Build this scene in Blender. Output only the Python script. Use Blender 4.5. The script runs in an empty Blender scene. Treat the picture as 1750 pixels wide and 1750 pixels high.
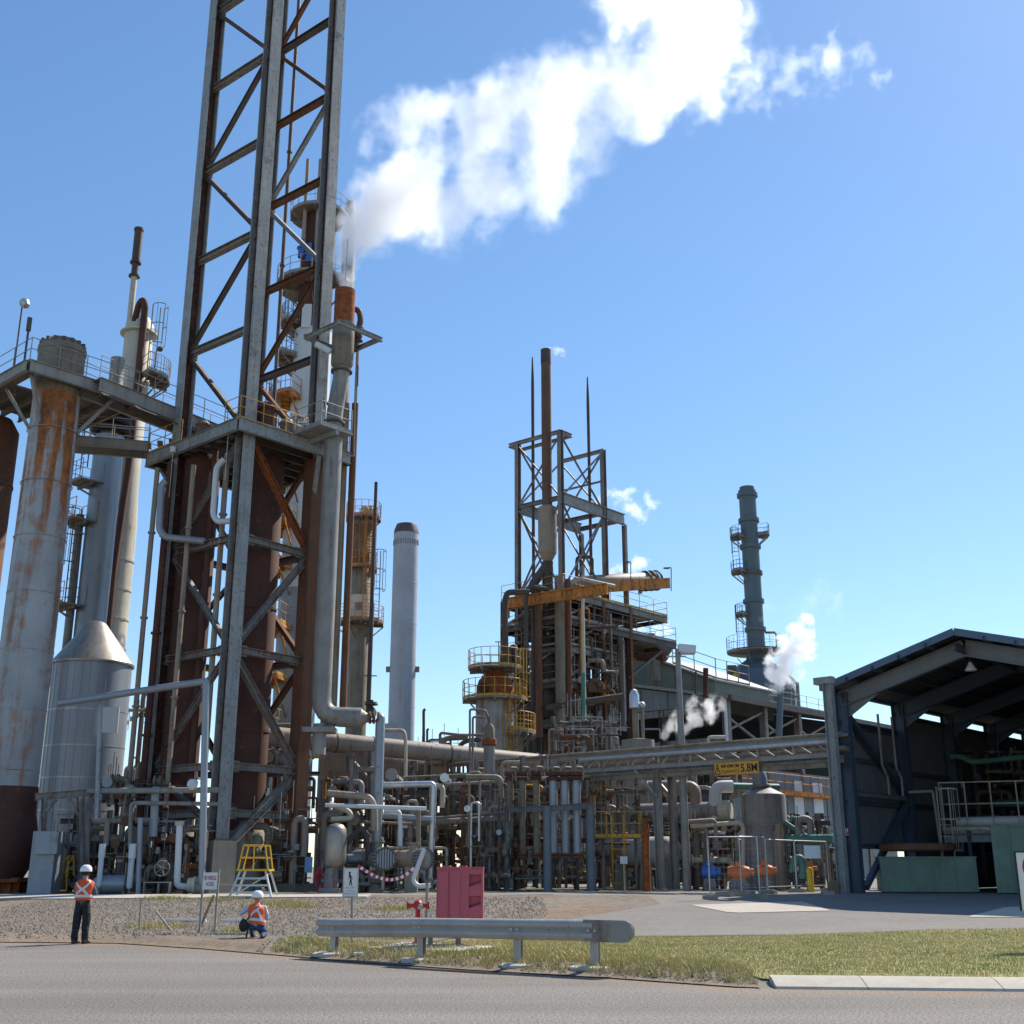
import bpy, math, random
from math import sin, cos, tan, atan, atan2, sqrt, pi, radians
from mathutils import Vector, Matrix
random.seed(7)
sc = bpy.context.scene
COL = sc.collection

# ------------------------------------------------------------------ camera, sky, sun, exposure
FPX = 2019.0                       # focal length measured in photograph pixels (1750 wide)
PITCH = atan(606.0 / 2019.0)       # camera looks up: horizon sits 606 px under the middle
EYE = 1.6
cam_d = bpy.data.cameras.new('camera'); cam = bpy.data.objects.new('camera', cam_d); COL.objects.link(cam)
cam.location = (0, 0, EYE); cam.rotation_euler = (pi / 2 + PITCH, 0, 0)
cam_d.sensor_width = 36.0; cam_d.sensor_height = 36.0; cam_d.sensor_fit = 'HORIZONTAL'
cam_d.lens = 36.0 * FPX / 1750.0
cam_d.clip_start = 0.1; cam_d.clip_end = 6000
sc.camera = cam

SUN = Vector((0.66, 0.68, 1.0)).normalized()      # towards the sun: from the right, a little behind the plant
SUN_EL = math.asin(SUN.z)
world = bpy.data.worlds.new('World'); sc.world = world; world.use_nodes = True
wn = world.node_tree.nodes; wl = world.node_tree.links
sky = wn.new('ShaderNodeTexSky'); sky.sky_type = 'NISHITA'; sky.sun_disc = False
sky.sun_elevation = SUN_EL; sky.sun_rotation = atan2(SUN.x, SUN.y)
sky.altitude = 0; sky.air_density = 1.0; sky.dust_density = 0.15; sky.ozone_density = 4.0
bgn = wn['Background']; bgn.inputs['Strength'].default_value = 0.15
sky_h = wn.new('ShaderNodeHueSaturation'); sky_h.inputs['Saturation'].default_value = 1.13
sky_g = wn.new('ShaderNodeGamma'); sky_g.inputs['Gamma'].default_value = 0.88
wl.new(sky.outputs[0], sky_h.inputs['Color']); wl.new(sky_h.outputs[0], sky_g.inputs['Color']); wl.new(sky_g.outputs[0], bgn.inputs['Color'])
sun_d = bpy.data.lights.new('sun', 'SUN'); sun_d.energy = 5.0; sun_d.angle = radians(0.53); sun_d.color = (1.0, 0.925, 0.82)
sun_o = bpy.data.objects.new('sun', sun_d); COL.objects.link(sun_o)
sun_o.rotation_euler = SUN.to_track_quat('Z', 'Y').to_euler(); sun_o.location = (40, 30, 70)
sc.view_settings.view_transform = 'Standard'; sc.view_settings.look = 'None'
sc.view_settings.exposure = 0.5; sc.view_settings.gamma = 1.0; sc.view_settings.use_curve_mapping = False
try:
    sc.cycles.volume_bounces = 48; sc.cycles.max_bounces = 50; sc.cycles.diffuse_bounces = 3
    sc.cycles.use_denoising = True; sc.cycles.volume_step_rate = 1.0; sc.cycles.volume_max_steps = 256
    sc.cycles.transparent_max_bounces = 16
except Exception:
    pass

# ------------------------------------------------------------------ measuring: a photograph pixel + a distance -> a point
SP, CP = sin(PITCH), cos(PITCH)
def tdep(py, Y): return Y / (CP - (875.0 - py) / FPX * SP)
def P(px, py, Y):
    v = (875.0 - py) / FPX; t = Y / (CP - v * SP)
    return Vector(((px - 875.0) / FPX * t, Y, EYE + t * (SP + v * CP)))
def M(w, py, Y): return w * tdep(py, Y) / FPX      # pixels -> metres
def zr(py, Y): return P(0, py, Y).z
def xr(px, py, Y): return P(px, py, Y).x
SA = radians(-42.0)                                 # the plant's grid
E1 = Vector((cos(SA), sin(SA), 0)); E2 = Vector((-sin(SA), cos(SA), 0)); UP = Vector((0, 0, 1))

# road edge in plan (x -> y), then the ground rises gently to the plant's level
def _edge_pts():
    out = []
    for px, py in [(-900, 1612), (0, 1611), (200, 1613), (350, 1623), (480, 1634), (600, 1645), (800, 1659), (1040, 1673), (1280, 1690), (1750, 1695), (2600, 1700)]:
        v = (875.0 - py) / FPX; zz = SP + v * CP; yy = CP - v * SP
        t = -EYE / zz
        out.append(((px - 875.0) / FPX * t, yy * t))
    return out
EDGE = _edge_pts()
PLANT = 0.65
def edge_y(x):
    if x <= EDGE[0][0]: return EDGE[0][1]
    for (x0, y0), (x1, y1) in zip(EDGE, EDGE[1:]):
        if x <= x1: return y0 + (y1 - y0) * (x - x0) / (x1 - x0)
    return EDGE[-1][1]
def gz(x, y):
    d = y - edge_y(x)
    if d <= 0: return 0.0
    s = min(1.0, d / 0.9); z = 0.13 * s * s * (3 - 2 * s)
    r = min(1.0, max(0.0, (y - 29.0) / 13.5)); r = r * r * (3 - 2 * r) * 0.35 + r * 0.65
    return z + (PLANT - 0.13) * r
def G(px, py, dz=0.0):
    """ground point seen at a photograph pixel"""
    lo, hi = 5.0, 400.0
    for _ in range(48):
        m = (lo + hi) / 2; p = P(px, py, m)
        if p.z > gz(p.x, m): lo = m
        else: hi = m
    p = P(px, py, lo); return Vector((p.x, lo, gz(p.x, lo) + dz))
def on(x, y, dz=0.0): return Vector((x, y, gz(x, y) + dz))

# ------------------------------------------------------------------ mesh builder
class MB:
    def __init__(s): s.v = []; s.f = []; s.m = []; s.k = 0; s.flat = False
    def mat(s, k): s.k = k; return s
    def add(s, vs, fs):
        o = len(s.v); s.v.extend([tuple(v) for v in vs])
        for f in fs: s.f.append(tuple(i + o for i in f)); s.m.append(s.k)
        return s
    def box(s, c, d, ax=None):
        c = Vector(c); hx, hy, hz = d[0] / 2, d[1] / 2, d[2] / 2
        X, Y, Z = ax if ax else (Vector((1, 0, 0)), Vector((0, 1, 0)), UP)
        vs = [c + X * (i * hx) + Y * (j * hy) + Z * (k * hz) for k in (-1, 1) for j in (-1, 1) for i in (-1, 1)]
        return s.add(vs, [(0, 2, 3, 1), (4, 5, 7, 6), (0, 1, 5, 4), (2, 6, 7, 3), (0, 4, 6, 2), (1, 3, 7, 5)])
    def frame(s, p0, p1, up=None):
        d = (p1 - p0).normalized()
        u = Vector(up) if up is not None else UP
        if abs(d.dot(u)) > 0.98: u = E1
        a = d.cross(u).normalized(); b = a.cross(d).normalized()
        return d, a, b
    def bar(s, p0, p1, w, h=None, up=None):
        p0, p1 = Vector(p0), Vector(p1); h = h or w
        d, a, b = s.frame(p0, p1, up)
        return s.box((p0 + p1) / 2, ((p1 - p0).length, w, h), (d, a, b))
    def hbeam(s, p0, p1, w, h, t=None, up=None, kf=None, kw=None):
        """I-section: flanges at +-h/2 along up, web between"""
        p0, p1 = Vector(p0), Vector(p1); t = t or max(0.012, min(w, h) * 0.09)
        d, a, b = s.frame(p0, p1, up); c = (p0 + p1) / 2; L = (p1 - p0).length; k0 = s.k
        if kf is not None: s.k = kf
        for q in (-1, 1): s.box(c + b * (q * (h / 2 - t / 2)), (L, w, t), (d, a, b))
        if kw is not None: s.k = kw
        s.box(c, (L - 0.004, t, h - 2 * t - 0.002), (d, a, b)); s.k = k0
        return s
    def tube(s, pts, r, n=10, bend=None, cap=True):
        pts = [Vector(p) for p in pts]; rr = r if isinstance(r, (list, tuple)) else None
        r0 = rr[0] if rr else r
        if bend is None: bend = 1.5 * r0
        if rr is None and bend > 0 and len(pts) > 2:
            q = [pts[0]]
            for i in range(1, len(pts) - 1):
                a, b, c = pts[i - 1], pts[i], pts[i + 1]
                da, dc = (a - b), (c - b); la, lc = da.length, dc.length
                if la < 1e-6 or lc < 1e-6: continue
                k = min(bend * 1.4, la * 0.48, lc * 0.48)
                A, Cc = b + da / la * k, b + dc / lc * k
                for j in range(5):
                    u = j / 4.0; q.append(A * (1 - u) ** 2 + b * (2 * u * (1 - u)) + Cc * u * u)
            q.append(pts[-1]); pts = q
        N = len(pts); o = len(s.v); prev = None
        for i, p in enumerate(pts):
            d = (pts[min(i + 1, N - 1)] - pts[max(i - 1, 0)])
            if d.length < 1e-9: d = Vector((0, 0, 1))
            d.normalize()
            if prev is None:
                u = Vector((0, 0, 1)) if abs(d.z) < 0.9 else Vector((1, 0, 0))
                a = d.cross(u).normalized()
            else:
                a = prev - d * prev.dot(d)
                a = a.normalized() if a.length > 1e-6 else d.orthogonal().normalized()
            prev = a; b = d.cross(a); R = rr[i] if rr else r
            for j in range(n):
                t = 2 * pi * j / n; s.v.append(tuple(p + (a * cos(t) + b * sin(t)) * R))
        for i in range(N - 1):
            for j in range(n):
                k = (j + 1) % n
                s.f.append((o + i * n + j, o + i * n + k, o + (i + 1) * n + k, o + (i + 1) * n + j)); s.m.append(s.k)
        if cap:
            s.f.append(tuple(o + j for j in reversed(range(n)))); s.m.append(s.k)
            s.f.append(tuple(o + (N - 1) * n + j for j in range(n))); s.m.append(s.k)
        return s
    def lathe(s, c, prof, n=28, axis=None, a0=0.0, a1=2 * pi, cap=True):
        """prof: (radius, height along axis from c)"""
        c = Vector(c); Z = Vector(axis).normalized() if axis is not None else UP
        X = Z.orthogonal().normalized() if axis is not None else Vector((1, 0, 0)); Yv = Z.cross(X)
        full = abs(a1 - a0 - 2 * pi) < 1e-6; nn = n if full else n + 1; o = len(s.v)
        for r, h in prof:
            for j in range(nn):
                t = a0 + (a1 - a0) * j / n; s.v.append(tuple(c + Z * h + (X * cos(t) + Yv * sin(t)) * r))
        for i in range(len(prof) - 1):
            for j in range(n):
                k = (j + 1) % nn if full else j + 1
                s.f.append((o + i * nn + j, o + i * nn + k, o + (i + 1) * nn + k, o + (i + 1) * nn + j)); s.m.append(s.k)
        if cap and full:
            if prof[0][0] > 1e-5: s.f.append(tuple(o + j for j in reversed(range(n)))); s.m.append(s.k)
            if prof[-1][0] > 1e-5: s.f.append(tuple(o + (len(prof) - 1) * nn + j for j in range(n))); s.m.append(s.k)
        return s
    def cyl(s, p0, p1, r, n=14): return s.tube([p0, p1], r, n, 0)
    def prism(s, poly, off):
        """polygon (3D points) pushed along off"""
        n = len(poly); off = Vector(off); a = [Vector(p) for p in poly]
        return s.add(a + [p + off for p in a], [tuple(reversed(range(n))), tuple(range(n, 2 * n))] + [(i, (i + 1) % n, n + (i + 1) % n, n + i) for i in range(n)])
    def ring(s, c, R, r, n=16, m=6, axis=None):
        c = Vector(c); Z = Vector(axis).normalized() if axis is not None else UP
        X = Z.orthogonal().normalized(); Yv = Z.cross(X)
        pts = [c + (X * cos(2 * pi * i / n) + Yv * sin(2 * pi * i / n)) * R for i in range(n)]
        o = len(s.v)
        for i in range(n):
            rad = (pts[i] - c).normalized()
            for j in range(m): s.v.append(tuple(pts[i] + (rad * cos(2 * pi * j / m) + Z * sin(2 * pi * j / m)) * r))
        for i in range(n):
            for j in range(m):
                i2, j2 = (i + 1) % n, (j + 1) % m
                s.f.append((o + i * m + j, o + i2 * m + j, o + i2 * m + j2, o + i * m + j2)); s.m.append(s.k)
        return s
    def ball(s, c, r, n=12, m=7, sq=(1, 1, 1)):
        c = Vector(c); o = len(s.v)
        for i in range(m + 1):
            ph = -pi / 2 + pi * i / m
            for j in range(n):
                t = 2 * pi * j / n
                s.v.append((c.x + r * sq[0] * cos(ph) * cos(t), c.y + r * sq[1] * cos(ph) * sin(t), c.z + r * sq[2] * sin(ph)))
        for i in range(m):
            for j in range(n):
                k = (j + 1) % n
                s.f.append((o + i * n + j, o + i * n + k, o + (i + 1) * n + k, o + (i + 1) * n + j)); s.m.append(s.k)
        return s

def link(name, mesh):
    o = bpy.data.objects.new(name, mesh); COL.objects.link(o); return o
OFF = {}
def build(name, mb, mats, parent=None, smooth=35, origin=None, label=None, kind=None):
    mats = mats if isinstance(mats, (list, tuple)) else [mats]
    off = OFF[parent.name] if parent is not None else Vector(origin if origin is not None else (0, 0, 0))
    me = bpy.data.meshes.new(name)
    me.from_pydata([(x - off.x, y - off.y, z - off.z) for x, y, z in mb.v], [], mb.f)
    for m in mats: me.materials.append(MAT[m] if isinstance(m, str) else m)
    if len(mats) > 1: me.polygons.foreach_set('material_index', mb.m)
    if smooth:
        me.polygons.foreach_set('use_smooth', [True] * len(me.polygons))
        try: me.set_sharp_from_angle(angle=radians(smooth))
        except Exception: pass
    me.update()
    o = link(name, me)
    if parent is not None: o.parent = parent
    else: o.location = off
    OFF[o.name] = off
    if label: o['label'] = label
    if kind: o['kind'] = kind
    return o
def thing(name, label, cat, loc, group=None):
    o = bpy.data.objects.new(name, None); COL.objects.link(o); o.location = loc; o.empty_display_size = 0.2
    o['label'] = label; o['category'] = cat
    if group: o['group'] = group
    OFF[o.name] = Vector(loc); return o
def tag(o, label, cat, group=None):
    o['label'] = label; o['category'] = cat
    if group: o['group'] = group
    return o
def dup(root, delta, label=None, group=None, rz=None):
    """a copy of a thing with copies of its parts and sub-parts"""
    r = root.copy(); COL.objects.link(r); r.location = root.location + Vector(delta)
    if rz is not None: r.rotation_euler.z = rz
    if label: r['label'] = label
    if group: r['group'] = group
    for c in root.children:
        k = c.copy(); COL.objects.link(k); k.parent = r
        for g in c.children:
            q = g.copy(); COL.objects.link(q); q.parent = k
    return r

# ------------------------------------------------------------------ materials
MAT = {}
def nt(name):
    m = bpy.data.materials.new(name); m.use_nodes = True; MAT[name] = m
    t = m.node_tree; return m, t.nodes, t.links, t.nodes['Principled BSDF']
def N(nodes, typ, **kw):
    n = nodes.new(typ)
    for k, v in kw.items():
        if k in n.inputs: n.inputs[k].default_value = v
        else: setattr(n, k, v)
    return n
def ramp(nodes, stops):
    r = nodes.new('ShaderNodeValToRGB'); e = r.color_ramp.elements
    while len(e) < len(stops): e.new(0.5)
    for x, (p, c) in zip(e, stops):
        x.position = p; x.color = (c[0], c[1], c[2], 1) if isinstance(c, (tuple, list)) else (c, c, c, 1)
    return r
def paint(name, base, rust=0.3, rustc=(0.13, 0.045, 0.018), var=0.25, rough=0.6, metal=0.0, scale=1.0, streak=1.0, dirt=0.35, dirtc=(0.07, 0.06, 0.05), bump=0.08, spec=0.4, toprust=None):
    """weathered paint: mottled base, vertical dirt runs, rust patches"""
    m, nd, lk, b = nt(name)
    tc = N(nd, 'ShaderNodeTexCoord'); oi = N(nd, 'ShaderNodeObjectInfo')
    mul = N(nd, 'ShaderNodeVectorMath', operation='SCALE'); mul.inputs['Scale'].default_value = 37.0
    cmb = N(nd, 'ShaderNodeCombineXYZ')
    for i in range(3): lk.new(oi.outputs['Random'], cmb.inputs[i])
    lk.new(cmb.outputs[0], mul.inputs[0])
    ad = N(nd, 'ShaderNodeVectorMath', operation='ADD'); lk.new(tc.outputs['Object'], ad.inputs[0]); lk.new(mul.outputs[0], ad.inputs[1])
    n1 = N(nd, 'ShaderNodeTexNoise', Scale=0.9 * scale, Detail=6.0, Roughness=0.65); lk.new(ad.outputs[0], n1.inputs['Vector'])
    mp = N(nd, 'ShaderNodeMapping'); mp.inputs['Scale'].default_value = (3.5 * scale, 3.5 * scale, 0.28 * scale); lk.new(ad.outputs[0], mp.inputs['Vector'])
    n2 = N(nd, 'ShaderNodeTexNoise', Scale=1.3, Detail=5.0, Roughness=0.6); lk.new(mp.outputs[0], n2.inputs['Vector'])
    n3 = N(nd, 'ShaderNodeTexNoise', Scale=5.0 * scale, Detail=8.0, Roughness=0.7); lk.new(ad.outputs[0], n3.inputs['Vector'])
    lo = tuple(c * (1 - var) for c in base); hi = tuple(min(1, c * (1 + var)) for c in base)
    r1 = ramp(nd, [(0.3, lo), (0.7, hi)]); lk.new(n1.outputs['Fac'], r1.inputs[0])
    # dirt runs
    rd = ramp(nd, [(0.48, 0.0), (0.72, 1.0)]); lk.new(n2.outputs['Fac'], rd.inputs[0])
    md = N(nd, 'ShaderNodeMath', operation='MULTIPLY'); lk.new(rd.outputs[0], md.inputs[0]); md.inputs[1].default_value = dirt
    mx = N(nd, 'ShaderNodeMix', data_type='RGBA'); lk.new(md.outputs[0], mx.inputs['Factor']); lk.new(r1.outputs[0], mx.inputs[6]); mx.inputs[7].default_value = (*dirtc, 1)
    # rust patches, drawn out downwards
    s1 = N(nd, 'ShaderNodeMath', operation='MULTIPLY'); lk.new(n2.outputs['Fac'], s1.inputs[0]); s1.inputs[1].default_value = 0.55 * streak
    s2 = N(nd, 'ShaderNodeMath', operation='MULTIPLY_ADD'); lk.new(n3.outputs['Fac'], s2.inputs[0]); s2.inputs[1].default_value = 1.1 - 0.45 * streak; lk.new(s1.outputs[0], s2.inputs[2])
    if toprust:
        sx = N(nd, 'ShaderNodeSeparateXYZ'); lk.new(tc.outputs['Object'], sx.inputs[0]); tm = N(nd, 'ShaderNodeMapRange'); lk.new(sx.outputs['Z'], tm.inputs['Value']); tm.inputs['From Min'].default_value = toprust[0]; tm.inputs['From Max'].default_value = toprust[1]; tm.inputs['To Max'].default_value = toprust[2]
        mq = N(nd, 'ShaderNodeMapping'); mq.inputs['Scale'].default_value = (1.5, 1.5, 0.05); lk.new(ad.outputs[0], mq.inputs['Vector']); nq = N(nd, 'ShaderNodeTexNoise', Scale=1.4, Detail=4.0); lk.new(mq.outputs[0], nq.inputs['Vector'])
        rq = ramp(nd, [(0.42, 0.0), (0.62, 1.0)]); lk.new(nq.outputs['Fac'], rq.inputs[0]); tq = N(nd, 'ShaderNodeMath', operation='MULTIPLY'); lk.new(tm.outputs[0], tq.inputs[0]); lk.new(rq.outputs[0], tq.inputs[1])
        s3 = N(nd, 'ShaderNodeMath', operation='ADD'); lk.new(s2.outputs[0], s3.inputs[0]); lk.new(tq.outputs[0], s3.inputs[1]); s2 = s3
    c0 = 0.80 - 0.42 * rust
    rr = ramp(nd, [(max(0, c0 - 0.05), 0.0), (min(1, c0 + 0.10), 1.0)]); lk.new(s2.outputs[0], rr.inputs[0])
    rc = ramp(nd, [(0.35, tuple(c * 0.55 for c in rustc)), (0.65, tuple(min(1, c * 1.7) for c in rustc))]); lk.new(n3.outputs['Fac'], rc.inputs[0])
    mr = N(nd, 'ShaderNodeMix', data_type='RGBA'); lk.new(rr.outputs[0], mr.inputs['Factor']); lk.new(mx.outputs[2], mr.inputs[6]); lk.new(rc.outputs[0], mr.inputs[7])
    lk.new(mr.outputs[2], b.inputs['Base Color'])
    ro = N(nd, 'ShaderNodeMix', data_type='FLOAT'); lk.new(rr.outputs[0], ro.inputs['Factor']); ro.inputs[2].default_value = rough; ro.inputs[3].default_value = 0.92
    lk.new(ro.outputs[0], b.inputs['Roughness'])
    if metal:
        me_ = N(nd, 'ShaderNodeMix', data_type='FLOAT'); lk.new(rr.outputs[0], me_.inputs['Factor']); me_.inputs[2].default_value = metal; me_.inputs[3].default_value = 0
        lk.new(me_.outputs[0], b.inputs['Metallic'])
    b.inputs['Specular IOR Level'].default_value = spec
    bp = N(nd, 'ShaderNodeBump', Strength=bump * 3, Distance=0.02); lk.new(n3.outputs['Fac'], bp.inputs['Height']); lk.new(bp.outputs[0], b.inputs['Normal'])
    return m
def plain(name, col, rough=0.6, metal=0.0, var=0.12, scale=6.0, spec=0.4, fold=0.0):
    m, nd, lk, b = nt(name)
    tc = N(nd, 'ShaderNodeTexCoord'); n1 = N(nd, 'ShaderNodeTexNoise', Scale=scale, Detail=5.0); lk.new(tc.outputs['Object'], n1.inputs['Vector'])
    r1 = ramp(nd, [(0.3, tuple(c * (1 - var) for c in col)), (0.7, tuple(min(1, c * (1 + var)) for c in col))]); lk.new(n1.outputs['Fac'], r1.inputs[0])
    lk.new(r1.outputs[0], b.inputs['Base Color']); b.inputs['Roughness'].default_value = rough; b.inputs['Metallic'].default_value = metal
    b.inputs['Specular IOR Level'].default_value = spec
    if fold:
        bp = N(nd, 'ShaderNodeBump', Strength=fold, Distance=0.05); lk.new(n1.outputs['Fac'], bp.inputs['Height']); lk.new(bp.outputs[0], b.inputs['Normal'])
    return m
def ground_mat(name, c_lo, c_hi, big=0.25, fine=60.0, grain=0.5, patch=None, bump=0.3, rough=0.92, pos=(0.35, 0.65), edge=False, mid=0.22):
    m, nd, lk, b = nt(name)
    tc = N(nd, 'ShaderNodeTexCoord')
    n1 = N(nd, 'ShaderNodeTexNoise', Scale=big, Detail=7.0, Roughness=0.6); lk.new(tc.outputs['Object'], n1.inputs['Vector'])
    n2 = N(nd, 'ShaderNodeTexNoise', Scale=fine, Detail=3.0, Roughness=0.75); lk.new(tc.outputs['Object'], n2.inputs['Vector'])
    n4 = N(nd, 'ShaderNodeTexNoise', Scale=fine * mid, Detail=4.0, Roughness=0.7); lk.new(tc.outputs['Object'], n4.inputs['Vector'])
    r1 = ramp(nd, [(0.3, c_lo), (0.7, c_hi)]); lk.new(n1.outputs['Fac'], r1.inputs[0])
    cur = r1.outputs[0]
    if patch:
        n3 = N(nd, 'ShaderNodeTexNoise', Scale=patch[1], Detail=5.0, Roughness=0.65)
        lk.new(tc.outputs['Object'], n3.inputs['Vector'])
        rp = ramp(nd, [(patch[2], 0.0), (patch[2] + 0.14, patch[3])]); lk.new(n3.outputs['Fac'], rp.inputs[0])
        mp_ = N(nd, 'ShaderNodeMix', data_type='RGBA'); lk.new(rp.outputs[0], mp_.inputs['Factor']); lk.new(cur, mp_.inputs[6]); mp_.inputs[7].default_value = (*patch[0], 1)
        cur = mp_.outputs[2]
    if edge:      # windblown dirt towards the verge, and darker wheel-worn bands along the road
        at = N(nd, 'ShaderNodeAttribute', attribute_name='edge'); ne = N(nd, 'ShaderNodeTexNoise', Scale=1.6, Detail=6.0, Roughness=0.7); lk.new(tc.outputs['Object'], ne.inputs['Vector'])
        e1 = N(nd, 'ShaderNodeMath', operation='MULTIPLY_ADD'); lk.new(ne.outputs['Fac'], e1.inputs[0]); e1.inputs[1].default_value = 1.3; lk.new(at.outputs['Fac'], e1.inputs[2])
        e2 = N(nd, 'ShaderNodeMapRange'); lk.new(e1.outputs[0], e2.inputs['Value']); e2.inputs['From Min'].default_value = 0.95; e2.inputs['From Max'].default_value = 1.6; e2.inputs['To Max'].default_value = 0.8
        me_ = N(nd, 'ShaderNodeMix', data_type='RGBA'); lk.new(e2.outputs[0], me_.inputs['Factor']); lk.new(cur, me_.inputs[6]); me_.inputs[7].default_value = (0.235, 0.17, 0.115, 1); cur = me_.outputs[2]
        mw = N(nd, 'ShaderNodeMapping'); mw.inputs['Scale'].default_value = (0.05, 0.55, 1); lk.new(tc.outputs['Object'], mw.inputs['Vector']); nw = N(nd, 'ShaderNodeTexNoise', Scale=1.0, Detail=5.0, Roughness=0.6); lk.new(mw.outputs[0], nw.inputs['Vector'])
        rw = ramp(nd, [(0.35, 0.84), (0.65, 1.12)]); lk.new(nw.outputs['Fac'], rw.inputs[0]); mw2 = N(nd, 'ShaderNodeMix', data_type='RGBA', blend_type='MULTIPLY'); mw2.inputs['Factor'].default_value = 1.0; lk.new(cur, mw2.inputs[6]); lk.new(rw.outputs[0], mw2.inputs[7]); cur = mw2.outputs[2]
    av = N(nd, 'ShaderNodeMath', operation='ADD'); lk.new(n2.outputs['Fac'], av.inputs[0]); lk.new(n4.outputs['Fac'], av.inputs[1])
    hf = N(nd, 'ShaderNodeMath', operation='MULTIPLY'); lk.new(av.outputs[0], hf.inputs[0]); hf.inputs[1].default_value = 0.5
    rg = ramp(nd, [(pos[0], 1 - grain), (pos[1], 1 + grain)]); lk.new(hf.outputs[0], rg.inputs[0])
    mm = N(nd, 'ShaderNodeMix', data_type='RGBA', blend_type='MULTIPLY'); mm.inputs['Factor'].default_value = 1.0
    lk.new(cur, mm.inputs[6]); lk.new(rg.outputs[0], mm.inputs[7]); lk.new(mm.outputs[2], b.inputs['Base Color'])
    b.inputs['Roughness'].default_value = rough; b.inputs['Specular IOR Level'].default_value = 0.25
    bp = N(nd, 'ShaderNodeBump', Strength=bump, Distance=0.02); lk.new(hf.outputs[0], bp.inputs['Height']); lk.new(bp.outputs[0], b.inputs['Normal'])
    return m

RO = (0.30, 0.095, 0.028)
paint('pale_steel', (0.255, 0.275, 0.272), rust=0.36, var=0.2, streak=0.35, scale=1.4, dirt=0.3)
paint('grey_steel', (0.195, 0.19, 0.178), rust=0.34, var=0.25, scale=1.2)
paint('dark_steel', (0.085, 0.08, 0.074), rust=0.35, var=0.3)
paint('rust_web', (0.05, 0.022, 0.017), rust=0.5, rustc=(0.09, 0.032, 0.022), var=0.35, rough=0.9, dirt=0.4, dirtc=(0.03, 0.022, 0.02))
paint('brown_shell', (0.082, 0.033, 0.023), rust=0.28, rustc=(0.10, 0.035, 0.02), scale=0.6, var=0.25, rough=0.8, dirt=0.5, dirtc=(0.03, 0.02, 0.018))
paint('frame_blue', (0.135, 0.16, 0.18), rust=0.15, var=0.15)
paint('stack_brown', (0.13, 0.082, 0.058), rust=0.3, rustc=(0.14, 0.05, 0.025), var=0.2, rough=0.8, scale=0.6)
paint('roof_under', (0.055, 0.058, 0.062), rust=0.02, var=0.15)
paint('bright_rust', (0.20, 0.085, 0.04), rust=0.75, rustc=(0.21, 0.06, 0.018), var=0.35, rough=0.9, dirt=0.45)
paint('vessel_grey', (0.32, 0.33, 0.33), rust=0.36, rustc=(0.22, 0.085, 0.03), var=0.2, dirt=0.5, dirtc=(0.12, 0.11, 0.095), scale=0.38, streak=1.3, rough=0.5)
paint('vessel_streaked', (0.33, 0.34, 0.345), rust=0.34, rustc=(0.24, 0.09, 0.03), var=0.2, dirt=0.5, dirtc=(0.13, 0.12, 0.10), scale=0.38, streak=1.2, rough=0.5, toprust=(13.0, 20.0, 0.5))
paint('blue_lagging', (0.27, 0.295, 0.325), rust=0.10, var=0.1, rough=0.45, metal=0.35, dirt=0.25, dirtc=(0.17, 0.17, 0.17), scale=0.5)
paint('white_lagging', (0.58, 0.61, 0.62), rust=0.12, var=0.08, rough=0.5, dirt=0.2, dirtc=(0.3, 0.28, 0.24), scale=0.6)
paint('cream_lagging', (0.50, 0.46, 0.37), rust=0.20, var=0.14, rough=0.6, dirt=0.35, dirtc=(0.2, 0.15, 0.1), scale=0.6)
paint('aluminium', (0.52, 0.53, 0.54), rust=0.08, var=0.12, rough=0.42, metal=0.75, dirt=0.35, dirtc=(0.2, 0.18, 0.15), scale=1.5)
paint('dull_tin', (0.34, 0.31, 0.27), rust=0.16, var=0.2, rough=0.42, metal=0.6, dirt=0.45, dirtc=(0.12, 0.1, 0.08))
paint('taupe_pipe', (0.29, 0.232, 0.18), rust=0.2, var=0.15, rough=0.55, dirt=0.3)
paint('grey_pipe', (0.235, 0.225, 0.205), rust=0.22, var=0.2, rough=0.5, dirt=0.4)
paint('khaki_pipe', (0.20, 0.172, 0.125), rust=0.28, var=0.25, rough=0.65)
paint('rust_pipe', (0.125, 0.072, 0.046), rust=0.5, var=0.3, rough=0.85)
paint('dark_pipe', (0.075, 0.063, 0.055), rust=0.3, var=0.3, rough=0.7)
paint('galv', (0.40, 0.41, 0.41), rust=0.1, var=0.14, rough=0.42, metal=0.65, scale=2.0, dirt=0.25, dirtc=(0.2, 0.19, 0.17))
paint('galv_rail', (0.27, 0.26, 0.24), rust=0.15, var=0.15, rough=0.6)
paint('safety_yellow', (0.52, 0.29, 0.03), rust=0.34, var=0.2, rough=0.55)
paint('old_orange', (0.48, 0.19, 0.035), rust=0.4, var=0.25, rough=0.7)
paint('bright_yellow', (0.68, 0.42, 0.03), rust=0.1, var=0.1, rough=0.45, dirt=0.15)
paint('deck_steel', (0.17, 0.155, 0.125), rust=0.35, var=0.25, rough=0.8)
paint('green_steel', (0.07, 0.20, 0.17), rust=0.15, var=0.2)
paint('mint_tin', (0.14, 0.215, 0.165), rust=0.25, rustc=(0.22, 0.17, 0.05), var=0.2, dirt=0.35)
paint('chimney_grey', (0.36, 0.375, 0.40), rust=0.16, rustc=(0.20, 0.10, 0.09), var=0.12, rough=0.6, scale=0.5, dirt=0.25, dirtc=(0.25, 0.23, 0.21))
paint('chimney_green', (0.10, 0.135, 0.155), rust=0.06, var=0.12, rough=0.6, dirt=0.3, dirtc=(0.07, 0.085, 0.09), scale=0.5)
paint('slate_cladding', (0.16, 0.185, 0.20), rust=0.06, var=0.12, rough=0.6, dirt=0.25)
paint('olive_cladding', (0.12, 0.135, 0.11), rust=0.12, var=0.15, rough=0.7)
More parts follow.
